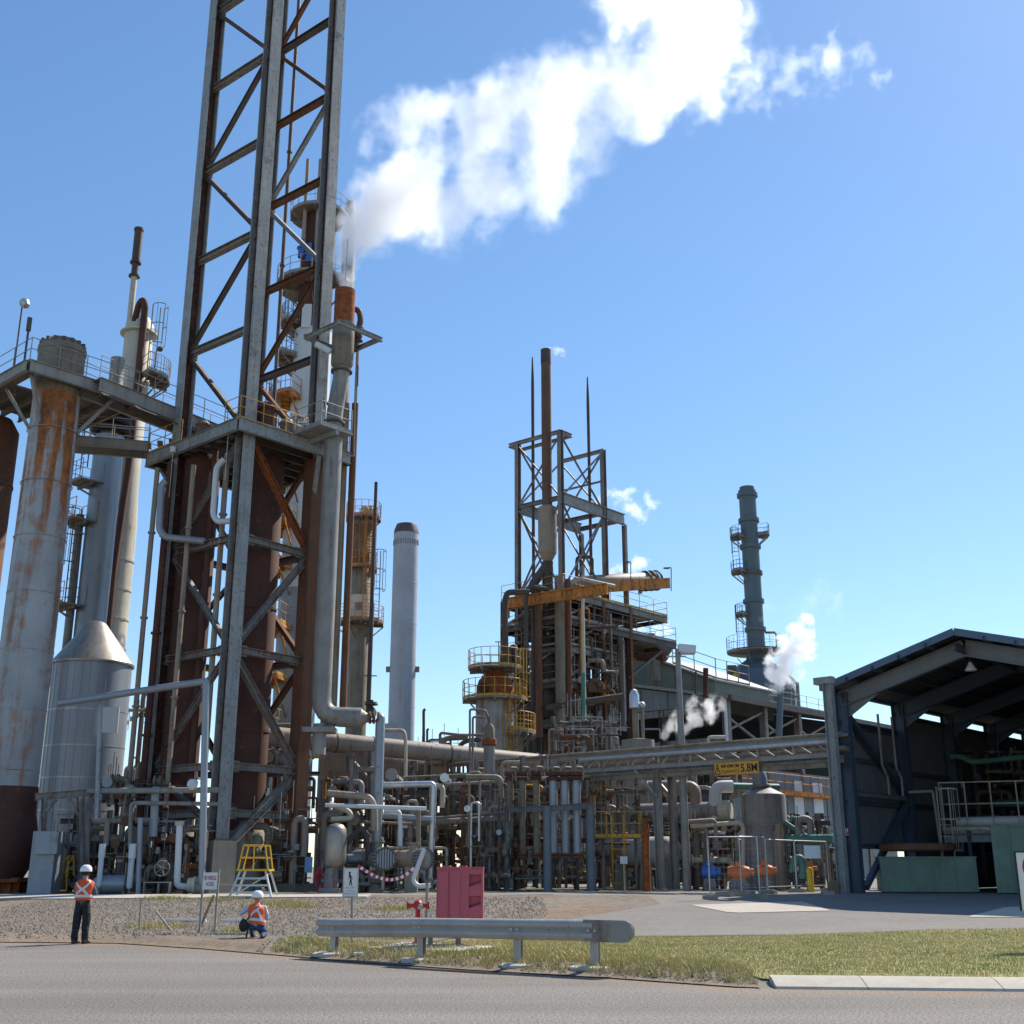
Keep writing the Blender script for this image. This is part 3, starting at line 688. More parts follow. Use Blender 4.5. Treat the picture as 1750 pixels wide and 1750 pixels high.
def vehicle_sign():
    g0, g1 = G(348.5, 1596), G(370, 1594); Y = (g0.y + g1.y) / 2
    t = thing('access_sign', 'white no vehicle access board with red lettering between two posts', 'sign', g0)
    x0, x1 = xr(347.5, 1505, Y), xr(371, 1505, Y); z0, z1 = zr(1520, Y), zr(1491, Y); xc = (x0 + x1) / 2
    for x in (x0 - .01, x1 + .02):
        q = MB(); q.box((x, Y + .02, (gz(x, Y) - .1 + z1 + .06) / 2), (.045, .045, z1 + .06 - gz(x, Y) + .1)); build('post', q, 'galv_rail', t)
    q = MB(); q.box((xc, Y - .012, (z0 + z1) / 2), (x1 - x0 + .02, .012, z1 - z0)); b = build('sign_board', q, 'sign_white', t)
    put_text(b, 'NO VEHICLE', .1, 'sign_red', (xc, Y - .0195, z0 + (z1 - z0) * .68), (1, 0, 0), UP, (x1 - x0) * .88, (z1 - z0) * .25, bold=.002)
    put_text(b, 'ACCESS', .1, 'sign_red', (xc, Y - .0195, z0 + (z1 - z0) * .32), (1, 0, 0), UP, (x1 - x0) * .58, (z1 - z0) * .22, bold=.002)
    q = MB(); q.bar(G(338, 1594), G(338, 1594) + Vector((.24, .3, .82)), .04); tag(build('timber_stake', q, 'timber', None, origin=G(338, 1594)), 'short timber stake leaning against the no vehicle access sign', 'stake')
vehicle_sign()
def odds():
    g = G(238, 1590); q = MB(); q.cyl(g + UP * -.05, P(241, 1536, g.y), .022, 8); tag(build('marker_post', q, 'galv_rail', None, origin=g), 'thin upright metal post in the gravel with a wire stay', 'post')
    a = P(257, 1545, g.y + .1); b = G(293, 1591); q = MB(); q.cyl(a + (b - a) * .28, b, .026, 8); q.tube([P(241, 1540, g.y), a + (b - a) * .1 + Vector((0, 0, -.03)), a + (b - a) * .28], .006, 5, 0)
    tag(build('stay_pole', q, 'galv_rail', None, origin=b), 'slanting pole fallen from the thin post in the gravel', 'pole')
    a, b = G(285, 1576), G(352, 1577); q = MB(); q.bar(a + UP * .05, b + UP * .05, .07, .07); tag(build('white_beam', q, 'sign_white', None, origin=a), 'white timber beam lying across the gravel behind the signs', 'beam')
    a, b = G(378, 1577), G(412, 1576); q = MB(); q.bar(a + UP * .05, b + UP * .05, .07, .07); tag(build('white_beam', q, 'sign_white', None, origin=a), 'short white beam end on the gravel beside the kneeling person', 'beam')
    a, b = G(353, 1598), G(422, 1598.5); q = MB(); q.cyl(a + UP * .03, b + UP * .03, .028, 8); tag(build('loose_pipe', q, 'galv', None, origin=a), 'pale pipe lying on the ground under the no vehicle access sign', 'pipe')
    g = G(728.5, 1590); q = MB(); q.cyl(g + UP * -.05, P(730, 1512, g.y), .035, 8); q.cyl(P(730, 1512, g.y), P(730, 1509, g.y), .045, 8); tag(build('bollard_post', q, 'galv_rail', None, origin=g), 'plain pale metal post between the hydrant and the hose cabinet', 'post')
    g = G(613, 1634); d = Vector((.97, .2, 0)); q = MB(); o0 = g + UP * .035 - d * .1
    q.lathe(o0, [(0, 0), (.03, .004), (.034, .02), (.031, .06), (.034, .10), (.034, .14), (.014, .19), (.014, .21), (0, .21)], 12, axis=d); tag(build('plastic_bottle', q, 'bottle', None, origin=g), 'crushed clear plastic water bottle lying by the road edge', 'bottle')
    # tall warning board at the picture's edge
    Y = 22.4; x0 = xr(1741, 1510, Y); W_ = .75; z0, z1 = zr(1557, Y), zr(1457, Y); g = on(x0 + .4, Y)
    t = thing('warning_board', 'white warning board with a red disc standing on the grass verge', 'sign', Vector((x0 + W_ / 2, Y, g.z)))
    q = MB(); q.box((x0 + W_ / 2, Y, (z0 + z1) / 2), (W_, .03, z1 - z0)); b = build('sign_board', q, 'sign_white', t)
    q = MB(); c = Vector((x0 + W_ / 2, Y - .017, z0 + (z1 - z0) * .74)); q.prism([c + Vector((cos(2 * pi * i / 28) * .28, 0, sin(2 * pi * i / 28) * .28)) for i in range(28)], (0, -.004, 0)); build('red_disc', q, 'sign_red', b, smooth=0)
    q = MB(); q.box((x0 + W_ / 2, Y, z1 + .012), (W_ + .02, .05, .024)); q.box((x0 - .012, Y, (z0 + z1) / 2), (.024, .05, z1 - z0)); build('frame', q, 'sign_black', t)
    for x in (x0 + .26, x0 + W_ - .12):
        q = MB(); q.box((x, Y + .045, (g.z - .1 + z1) / 2), (.05, .05, z1 - g.z + .1))
        build('leg', q, 'galv_rail', t)
odds()
# ---- rolling step platform by the tower's foot
def step_platform():
    Y = 41.3; c = P(434, 1530, Y); c.z = gz(c.x, Y) ; g0 = c.z
    t = thing('platform_ladder', 'white A-frame step platform with a yellow guard cage', 'ladder', c)
    s = M(1, 1500, Y); zt, zm = zr(1445, Y), zr(1487, Y)
    w, d = 1.15, .8; tw = .40
    q = MB(); cor = {}
    for sx in (-1, 1):
        for sy in (-1, 1):
            foot = c + Vector((sx * .70, sy * .55, 0)); top = Vector((c.x + sx * w / 2 * .72, c.y + sy * d / 2, zm)); cor[sx, sy] = (foot, top)
            l = MB(); l.bar(foot, top, .055, .055); build('leg', l, 'white_lagging', t)
    for k in (.2, .45, .7):
        q = MB(); a = cor[-1, -1][0].lerp(cor[-1, -1][1], k); b = cor[1, -1][0].lerp(cor[1, -1][1], k); e = cor[1, 1][0].lerp(cor[1, 1][1], k)
        q.bar(a, b, .045, .06); build('step', q, 'white_lagging', t)
    q = MB(); q.bar(cor[-1, 1][0].lerp(cor[-1, 1][1], .15), cor[1, 1][0].lerp(cor[1, 1][1], .9), .03); build('stay', q, 'white_lagging', t)
    q = MB(); q.box((c.x, c.y, zm), (w * .95, d + .1, .06)); build('platform', q, 'bright_yellow', t)
    q = MB(); up = {}
    for sx in (-1, 1):
        for sy in (-1, 1):
            a = Vector((c.x + sx * .50, c.y + sy * d / 2, zm)); b = Vector((c.x + sx * .36, c.y + sy * d / 2, zt)); up[sx, sy] = (a, b); q.cyl(a, b, .024, 8)
    for k in (.5, 1.0):
        for e, f in (((-1, -1), (1, -1)), ((-1, 1), (1, 1)), ((-1, -1), (-1, 1))): q.cyl(up[e][0].lerp(up[e][1], k), up[f][0].lerp(up[f][1], k), .022, 8)
    q.cyl((c.x, c.y - d / 2, zm), (c.x, c.y - d / 2, zt), .02, 8)
    build('guard_rail', q, 'bright_yellow', t)
step_platform()

# ---- people
plain('skin', (0.42, 0.22, 0.15), 0.55, var=0.06, scale=20)
plain('black_trousers', (0.017, 0.017, 0.021), 0.85, var=0.3, scale=14, fold=.6)
plain('grey_shirt', (0.10, 0.095, 0.12), 0.85, var=0.15, scale=25)
plain('denim', (0.035, 0.07, 0.17), 0.9, var=0.45, scale=13, fold=.6)
plain('pale_shirt', (0.46, 0.53, 0.62), 0.85, var=0.15, scale=13, fold=.6)
plain('hi_vis', (0.72, 0.105, 0.025), 0.75, var=0.16, scale=9, fold=.7)
plain('reflective', (0.62, 0.60, 0.62), 0.4, var=0.06)
plain('helmet_white', (0.80, 0.81, 0.82), 0.3, var=0.03)
plain('boot_dark', (0.035, 0.028, 0.024), 0.7)
plain('hair_dark', (0.03, 0.022, 0.016), 0.8)
def skinned(name, nodes, bones, root, parent, mats, sub=2):
    """nodes: key -> (pos, radius); bones: (a, b, material)"""
    keys = list(nodes); ix = {k: i for i, k in enumerate(keys)}
    me = bpy.data.meshes.new(name); me.from_pydata([nodes[k][0] for k in keys], [(ix[a], ix[b]) for a, b, _ in bones], [])
    o = link(name, me)
    import bmesh
    bm = bmesh.new(); bm.from_mesh(me); bm.verts.layers.skin.verify(); bm.to_mesh(me); bm.free()
    md = o.modifiers.new('skin', 'SKIN'); md.use_smooth_shade = True; md.branch_smoothing = 0.3
    if not me.skin_vertices: return None
    for k in keys:
        r = nodes[k][1]; r = (r[0] * .93, r[1] * .93) if isinstance(r, tuple) else r; sv = me.skin_vertices[0].data[ix[k]]; sv.radius = (r if isinstance(r, tuple) else (r, r)); sv.use_root = (k == root)
    sb = o.modifiers.new('sub', 'SUBSURF'); sb.levels = sub; sb.render_levels = sub
    bpy.context.view_layer.update()
    m2 = bpy.data.meshes.new_from_object(o.evaluated_get(bpy.context.evaluated_depsgraph_get()))
    bpy.data.objects.remove(o)
    m2.name = name; m2.materials.clear()
    for m in mats: m2.materials.append(MAT[m])
    from mathutils import noise as _ns
    for v in m2.vertices:      # folds in the cloth
        k = _ns.fractal(Vector((v.co.x * 9, v.co.y * 9, v.co.z * 5)), 1.0, 2.0, 3) * .016; v.co += v.normal * k * (1 if (v.co - Vector(nodes['head'][0])).length > .22 else 0)
    segs = [(Vector(nodes[a][0]), Vector(nodes[b][0]), mi) for a, b, mi in bones]; mi_ = []
    for p in m2.polygons:
        c = p.center; best, bm_ = 1e9, 0
        for a, b, mi in segs:
            d = b - a; t = max(0, min(1, (c - a).dot(d) / max(1e-9, d.length_squared))); q = (a + d * t - c).length
            if q < best: best, bm_ = q, mi
        mi_.append(bm_)
    m2.polygons.foreach_set('material_index', mi_); m2.polygons.foreach_set('use_smooth', [True] * len(mi_)); m2.update()
    m2.transform(Matrix.Translation(-OFF[parent.name]))
    b = link(name, m2); b.parent = parent; OFF[b.name] = OFF[parent.name]; return b
def hand(nodes, bones, key, wrist, aim, side, mi):
    """palm with five bent fingers"""
    a = Vector(aim).normalized(); w = Vector(wrist); sd = Vector(side).normalized(); dn = a.cross(sd).normalized()
    nodes[key + 'p'] = (w + a * .055, (.034, .018)); bones.append((key, key + 'p', mi))
    for i, (o_, L) in enumerate(((-.03, .062), (-.01, .072), (.01, .068), (.029, .055))):
        k1, k2, k3 = key + 'f%d' % i, key + 'g%d' % i, key + 'h%d' % i
        nodes[k1] = (w + a * .09 + sd * o_, .0095); nodes[k2] = (w + a * (.09 + L * .55) + sd * o_ + dn * .014, .0085); nodes[k3] = (w + a * (.09 + L * .75) + sd * o_ + dn * .04, .0075)
        bones += [(key + 'p', k1, mi), (k1, k2, mi), (k2, k3, mi)]
    k1, k2 = key + 't0', key + 't1'; nodes[k1] = (w + a * .045 - sd * .045 + dn * .012, .011); nodes[k2] = (w + a * .085 - sd * .055 + dn * .03, .009)
    bones += [(key + 'p', k1, mi), (k1, k2, mi)]
def vest(parent, A, B, right, back, secs, strips, mat='hi_vis'):
    """torso shell along A->B; secs: (t, half width, half depth)"""
    secs = [(a_, b_ * .93, c_ * .93) for a_, b_, c_ in secs]
    A, B, R, K = Vector(A), Vector(B), Vector(right).normalized(), Vector(back).normalized()
    def S(ang, t, off=0.0):
        for (t0, w0, d0), (t1, w1, d1) in zip(secs, secs[1:]):
            if t <= t1: u = (t - t0) / (t1 - t0); w, d = w0 + (w1 - w0) * u, d0 + (d1 - d0) * u; break
        else: w, d = secs[-1][1:]
        c, s_ = cos(ang), sin(ang); c = abs(c) ** .8 * (1 if c > 0 else -1); s_ = abs(s_) ** .8 * (1 if s_ > 0 else -1)
        return A + (B - A) * t + R * ((w + off) * c) + K * ((d + off) * s_)
    q = MB(); n = 28; ts = [secs[0][0] + (secs[-1][0] - secs[0][0]) * i / 12 for i in range(13)]; vs = [S(2 * pi * j / n, t) for t in ts for j in range(n)]
    fs = [(i * n + j, i * n + (j + 1) % n, (i + 1) * n + (j + 1) % n, (i + 1) * n + j) for i in range(12) for j in range(n)]
    from mathutils import noise as _ns
    vs = [p + (p - (A + B) / 2).normalized() * (_ns.fractal(Vector((p.x * 8, p.y * 8, p.z * 5)), 1.0, 2.0, 3) * .014) for p in vs]
    q.add(vs, fs); v = build('vest', q, mat, parent, smooth=60)
    for a0, t0, a1, t1, wd in strips:
        q = MB(); m = 14; vs = []
        for i in range(m + 1):
            u = i / m; an, t = a0 + (a1 - a0) * u, t0 + (t1 - t0) * u
            p = S(an, t, .016); e = 1e-3; tg = S(an + (a1 - a0) * e, t + (t1 - t0) * e, .016) - p; nr = (p - (A + (B - A) * t)).normalized(); sd = tg.normalized().cross(nr).normalized()
            for s_ in (-1, 1):
                vs.append(p + sd * (s_ * wd / 2))
        fs = [(2 * i, 2 * i + 2, 2 * i + 3, 2 * i + 1) for i in range(m)]; q.add(vs, fs); build('reflective_strip', q, 'reflective', v, smooth=60)
    return v
def helmet(parent, c, fwd, s=.93):
    c = Vector(c); F = Vector(fwd).normalized(); q = MB()
    q.lathe(c, [(.135 * s, 0), (.137 * s, .03), (.128 * s, .075), (.10 * s, .115), (.055 * s, .138), (0, .143)], 20)
    for k in (-.03, 0, .03): q.bar(c + Vector((k, -.09, .115)), c + Vector((k, .08, .125)), .012, .03)
    q.lathe(c + F * .03, [(.135 * s, -.004), (.165 * s, .0), (.165 * s, .008), (.135 * s, .012)], 20, a0=atan2(F.y, F.x) - 1.2, a1=atan2(F.y, F.x) + 1.2, cap=False)
    return build('hard_hat', q, 'helmet_white', parent, smooth=40)
def boot(parent, heel, toe):
    a, b = Vector(heel), Vector(toe); d = (b - a); q = MB(); s_ = Vector((-d.y, d.x, 0)).normalized(); n = 10; vs = []
    L = d.length
    for u, w, h in ((-.12, .03, .05), (-.05, .042, .11), (.2, .046, .11), (.5, .048, .085), (.8, .05, .065), (1.0, .036, .05), (1.05, .01, .03)):
        for j in range(n):
            t = 2 * pi * j / n; vs.append(a + d * u + s_ * (w * cos(t)) + UP * (h / 2 + h / 2 * sin(t)))
    fs = [(i * n + j, i * n + (j + 1) % n, (i + 1) * n + (j + 1) % n, (i + 1) * n + j) for i in range(6) for j in range(n)] + [tuple(range(n))]
    q.add(vs, fs); build('boot', q, 'boot_dark', parent, smooth=50)
def face(nodes, bones, c, fwd, mi):
    F = Vector(fwd).normalized(); c = Vector(c); sd = Vector((F.y, -F.x, 0))
    nodes['nose'] = (c + F * .118 + UP * -.005, .014); bones.append(('head', 'nose', mi))
    for s_ in (-1, 1): nodes['ear%d' % s_] = (c + sd * (s_ * .098), .016); bones.append(('head', 'ear%d' % s_, mi))
def face_bits(parent, c, fwd):
    F = Vector(fwd).normalized(); c = Vector(c); sd = Vector((F.y, -F.x, 0)); q = MB(); q.k = 0
    for s_ in (-1, 1):
        q = MB(); q.ball(c + F * .082 + sd * (s_ * .033) + UP * .012, .012, 8, 5); build('eye', q, 'sign_black', parent)
    q = MB(); q.bar(c + F * .088 + sd * -.024 + UP * -.055, c + F * .088 + sd * .024 + UP * -.055, .012, .008); build('mouth', q, 'sign_red', parent)
def standing():
    g = G(135, 1613); k = 1.0; X0 = g
    t = thing('person', 'person standing with back turned in orange vest, white hard hat and black trousers', 'person', g, None)
    L = lambda x, y, z: X0 + Vector((x, y, z)) * .9
    nd = {'pel': (L(0, 0, .95), (.155, .115)), 'spi': (L(0, -.01, 1.14), (.15, .11)), 'che': (L(0, -.01, 1.34), (.175, .115)), 'nb': (L(0, 0, 1.47), (.075, .07)), 'nk': (L(0, .012, 1.53), (.054, .056)), 'hb': (L(-.005, .025, 1.585), (.07, .082)), 'head': (L(-.01, .03, 1.645), (.080, .096)), 'top': (L(-.01, .02, 1.715), (.06, .07))}
    bn = [('pel', 'spi', 1), ('spi', 'che', 1), ('che', 'nb', 1), ('nb', 'nk', 2), ('nk', 'hb', 2), ('hb', 'head', 2), ('head', 'top', 2)]
    for s_, kx, fx in ((-1, -.11, -.02), (1, .115, .03)):
        q = 'l' if s_ < 0 else 'r'
        nd[q + 'hip'] = (L(s_ * .088, 0, .88), (.118, .12)); nd[q + 'kn'] = (L(kx, .015, .49), (.094, .098)); nd[q + 'ca'] = (L(kx * 1.05, -.02, .33), (.088, .09)); nd[q + 'an'] = (L(kx * 1.08, -.01, .09), (.076, .08)); nd[q + 'to'] = (L(kx * 1.15 + fx, .11, .05), (.038, .03))
        bn += [('pel', q + 'hip', 0), (q + 'hip', q + 'kn', 0), (q + 'kn', q + 'ca', 0), (q + 'ca', q + 'an', 0), (q + 'an', q + 'to', 0)]
        nd[q + 'sh'] = (L(s_ * .185, 0, 1.41), (.066, .066)); nd[q + 'el'] = (L(s_ * .245, .06, 1.13), (.048, .05)); w = L(s_ * .15 + .05, .27, 1.19); nd[q + 'wr'] = (w, (.03, .026))
        bn += [('che', q + 'sh', 1), (q + 'sh', q + 'el', 1), (q + 'el', q + 'wr', 1)]
        hand(nd, bn, q + 'wr', w, (-s_ * .55, .6, .35), (s_ * .3, .2, 1), 2)
    face(nd, bn, nd['head'][0], (-.45, .9, 0), 2)
    skinned('body', nd, bn, 'pel', t, ['black_trousers', 'grey_shirt', 'skin'])
    face_bits(t, nd['head'][0], (-.45, .9, 0))
    vest(t, L(0, -.005, 1.0), L(0, -.005, 1.48), (1, 0, 0), (0, -1, 0), [(0, .20, .145), (.3, .195, .14), (.7, .215, .145), (.88, .20, .13), (1.0, .10, .09)],
         [(pi * .5 + .95, .97, pi * .5 - .62, .24, .05), (pi * .5 - .95, .97, pi * .5 + .62, .24, .05), (-.6, .2, pi + .6, .2, .055)])
    helmet(t, L(-.01, .02, 1.665), (-.45, .9, 0)); q = MB(); q.lathe(L(-.008, .012, 1.575), [(.07, 0), (.1, .04), (.105, .10)], 16, a0=pi * 1.05, a1=pi * 2.05, cap=False); build('hair', q, 'hair_dark', t)
    for s_ in (-1, 1): boot(t, L(s_ * .122, -.07, 0), L(s_ * .13 + .05, .19, 0))
    q = MB(); q.box(L(.06, .37, 1.27), (.13, .07, .09)); q.cyl(L(.06, .40, 1.27), L(.06, .48, 1.27), .035, 12)
    tag(build('camera', q, 'sign_black', None, origin=L(.06, .37, 1.27)), 'black camera held up by the standing person', 'camera')
standing()
def kneeling():
    g = G(436, 1604); X0 = g; L = lambda x, y, z: X0 + Vector((x, y, z - .12 * min(1, max(0, (z - .12) / .2)))) * .9
    t = thing('person', 'person kneeling with back turned in orange vest, white hard hat and blue jeans', 'person', g, None)
    nd = {'pel': (L(.02, 0, .43), (.15, .13)), 'spi': (L(.0, .03, .58), (.145, .115)), 'che': (L(-.02, .08, .76), (.175, .12)), 'nb': (L(-.02, .12, .88), (.075, .07)), 'nk': (L(-.025, .14, .925), (.054, .056)), 'hb': (L(-.03, .165, .97), (.07, .08)), 'head': (L(-.035, .18, 1.02), (.08, .095)), 'top': (L(-.035, .175, 1.09), (.06, .07))}
    bn = [('pel', 'spi', 1), ('spi', 'che', 1), ('che', 'nb', 1), ('nb', 'nk', 2), ('nk', 'hb', 2), ('hb', 'head', 2), ('head', 'top', 2)]
    nd['rh'] = (L(.11, .0, .37), (.10, .11)); nd['rk'] = (L(.17, .26, .09), (.075, .08)); nd['rc'] = (L(.19, .05, .085), (.068, .07)); nd['ra'] = (L(.21, -.16, .075), (.05, .055)); nd['rt'] = (L(.215, -.24, .05), (.035, .05))
    nd['lh'] = (L(-.09, .03, .37), (.10, .11)); nd['lk'] = (L(-.20, .36, .46), (.075, .08)); nd['lc'] = (L(-.17, .32, .28), (.066, .07)); nd['la'] = (L(-.12, .24, .09), (.052, .06)); nd['lt'] = (L(-.13, .36, .05), (.04, .03))
    for q in 'rl': bn += [('pel', q + 'h', 0), (q + 'h', q + 'k', 0), (q + 'k', q + 'c', 0), (q + 'c', q + 'a', 0), (q + 'a', q + 't', 0)]
    for q, sh, el, w in (('l', (-.205, .08, .83), (-.42, .16, .66), (-.24, .40, .78)), ('r', (.165, .07, .82), (.245, .10, .55), (.10, .38, .72))):
        nd[q + 'sh'] = (L(*sh), (.068, .066)); nd[q + 'el'] = (L(*el), (.052, .052)); nd[q + 'wr'] = (L(*w), (.032, .028)); bn += [('che', q + 'sh', 1), (q + 'sh', q + 'el', 1), (q + 'el', q + 'wr', 1)]
        s_ = -1 if q == 'l' else 1; hand(nd, bn, q + 'wr', L(*w), (-s_ * .5, .5, .55), (s_ * .3, .2, 1), 2)
    face(nd, bn, nd['head'][0], (-.15, 1, 0), 2)
    skinned('body', nd, bn, 'pel', t, ['denim', 'pale_shirt', 'skin']); face_bits(t, nd['head'][0], (-.15, 1, 0))
    vest(t, L(.02, -.01, .42), L(-.02, .115, .885), (1, 0, -.05), (0, -1, .2), [(0, .185, .15), (.3, .19, .14), (.7, .21, .15), (.88, .195, .135), (1.0, .1, .09)],
         [(pi * .5 - .55, .93, pi * .5 + .75, .25, .05), (pi * .5 - .1, .66, pi * .5 - .72, .2, .05), (-.5, .18, pi + .5, .26, .055)])
    helmet(t, L(-.035, .175, 1.045), (-.15, 1, 0))
    boot(t, L(-.12, .2, 0), L(-.13, .42, 0)); q = MB(); q.ball(L(.22, -.22, .06), .06, 10, 6, (.85, 1.9, .9)); build('boot', q, 'boot_dark', t)
    b0 = L(-.27, -.10, .42); bag = thing('camera_bag', 'black shoulder bag hanging at the kneeling person’s hip', 'bag', b0)
    q = MB(); q.ball(b0, .115, 14, 9, (.9, .6, 1.15)); build('body', q, 'black_rubber', bag); q = MB(); q.tube([b0 + Vector((.05, -.03, .09)), L(-.14, -.09, .62), L(-.01, -.06, .76), L(.1, .0, .86), L(.11, .1, .905)], .016, 6, .02); build('strap', q, 'black_rubber', bag)
    q = MB(); q.tube([L(-.215, .02, 0), L(-.20, .06, .36), L(-.16, .3, .74)], .018, 7, 0); tag(build('monopod', q, 'black_rubber', None, origin=L(-.215, .02, 0)), 'thin black monopod planted beside the kneeling person', 'monopod')
    q = MB(); q.box(L(-.07, .46, .86), (.13, .07, .09)); q.cyl(L(-.07, .49, .86), L(-.07, .58, .87), .036, 12); tag(build('camera', q, 'sign_black', None, origin=L(-.07, .46, .86)), 'black camera in the hands of the kneeling person', 'camera')
kneeling()
# ------------------------------------------------------------------ plant helpers
def railing(pts, parent, mat='galv_rail', h=1.05, sp=1.35, r=.022, closed=False, kick=True, name='railing'):
    q = MB(); pts = [Vector(p) for p in pts]
    if closed: pts = pts + [pts[0]]
    for a, b in zip(pts, pts[1:]):
        L = (b - a).length; n = max(1, int(round(L / sp)))
        for i in range(n + 1):
            if i == 0 and a is not pts[0]: continue
            p = a + (b - a) * (i / n); q.tube([p, p + UP * h], r, 5, 0)
        for k in (h, h * .55): q.tube([a + UP * k, b + UP * k], r * .9, 5, 0)
        if kick: q.bar(a + UP * .08, b + UP * .08, .012, .14)
    return build(name, q, mat, parent, smooth=40)
def arc_pts(c, r, a0, a1, z, n=10):
    return [Vector((c[0] + r * cos(a0 + (a1 - a0) * i / n), c[1] + r * sin(a0 + (a1 - a0) * i / n), z)) for i in range(n + 1)]
def ring_platform(parent, c, r0, r1, a0, a1, z, mat='deck_steel', rmat='galv_rail', n=12, h=1.05, braces=True):
    q = MB(); inn, out = arc_pts(c, r0, a0, a1, z, n), arc_pts(c, r1, a0, a1, z, n)
    for i in range(n):
        q.prism([inn[i], out[i], out[i + 1], inn[i + 1]], (0, 0, -.09))
    for i in range(0, n + 1, max(1, n // 4)): q.bar(inn[i] + UP * -.16, out[i] + UP * -.16, .09, .14)
    build('deck', q, mat, parent, smooth=0)
    pts = list(out)
    if abs(a1 - a0) < 6.2: pts = [inn[0]] + pts + [inn[-1]]
    railing(pts, parent, rmat, h=h, sp=.95)
    if braces:
        q = MB()
        for i in range(0, n + 1, max(1, n // 3)): q.bar(out[i] + UP * -.2, inn[i] + UP * (-.2 - (r1 - r0) * .9), .07)
        build('bracket', q, mat, parent, kind='stuff')
def cage_ladder(parent, x, y, z0, z1, out, mat='galv_rail', w=.5, cage=True):
    o = Vector(out).normalized(); s = Vector((-o.y, o.x, 0)); b = Vector((x, y, 0)); q = MB()
    for k in (-1, 1): q.bar(b + s * (k * w / 2) + UP * z0, b + s * (k * w / 2) + UP * (z1 + .9), .045, .05)
    n = int((z1 - z0) / .45)
    for i in range(n): zz = z0 + .3 + i * .45; q.bar(b - s * (w / 2) + UP * zz, b + s * (w / 2) + UP * zz, .028)
    build('ladder', q, mat, parent, smooth=0)
    if cage:
        q = MB(); zc0 = min(z0 + 2.1, (z0 + z1) / 2); R = .40; cc = b + o * .36
        def rim(zz): return [cc + s * (R * cos(t)) + o * (R * sin(t)) + UP * zz for t in [-.45 + (pi + .9) * i / 8 for i in range(9)]]
        m = max(2, int((z1 + .8 - zc0) / 1.0))
        for i in range(m + 1):
            p = rim(zc0 + (z1 + .8 - zc0) * i / m)
            for a, e in zip(p, p[1:]): q.bar(a, e, .02, .05)
        lo, hi = rim(zc0), rim(z1 + .8)
        for i in range(0, 9, 2): q.bar(lo[i], hi[i], .03, .014)
        build('safety_cage', q, mat, parent, smooth=0)
def pipe(parent, pts, r, mat, name='pipe', n=10, bend=None, fl=(), label=None):
    q = MB(); q.tube(pts, r, n, bend)
    for k in fl:
        p = Vector(pts[k]); d = (Vector(pts[1]) - Vector(pts[0])) if k == 0 else (Vector(pts[k]) - Vector(pts[k - 1])); d.normalize()
        s_ = 1 if k == 0 else -1; q.cyl(p, p + d * (.07 * s_), r * 1.65, 14)
    return build(name, q, mat, parent, smooth=45, label=label)
def pix(*pp):
    """(px, py, Y) triples -> points"""
    return [P(a, b, c) for a, b, c in pp]
def valve(parent, c, r, axis, mat='rust_pipe', wheel=True, wmat='dark_steel'):
    c = Vector(c); a = Vector(axis).normalized(); q = MB()
    q.ball(c, r * 1.5, 10, 6); 
    for s_ in (-1, 1): q.cyl(c + a * (s_ * r * 1.9), c + a * (s_ * r * 2.3), r * 1.7, 12)
    q.cyl(c, c + UP * (r * 3.2), r * .55, 8); v = build('valve', q, mat, parent)
    if wheel:
        w = MB(); wc = c + UP * (r * 3.3); w.ring(wc, r * 1.7, r * .14, 14, 5)
        for k in range(3): t = k * pi / 3; w.bar(wc - Vector((cos(t), sin(t), 0)) * (r * 1.7), wc + Vector((cos(t), sin(t), 0)) * (r * 1.7), r * .14)
        build('handwheel', w, wmat, v)
    return v
def column(parent, x, y, z0, prof, mat, name='shell', n=32, seams=(), smat=None, label=None):
    q = MB(); q.lathe((x, y, z0), prof, n); o = build(name, q, mat, parent, smooth=40, label=label)
    if seams:
        for r, z in seams: q = MB(); q.lathe((x, y, z0 + z), [(r - .01, -.05), (r + .035, -.05), (r + .035, .05), (r - .01, .05)], n, cap=False); build('stiffener_ring', q, smat or mat, parent, smooth=30)
    return o

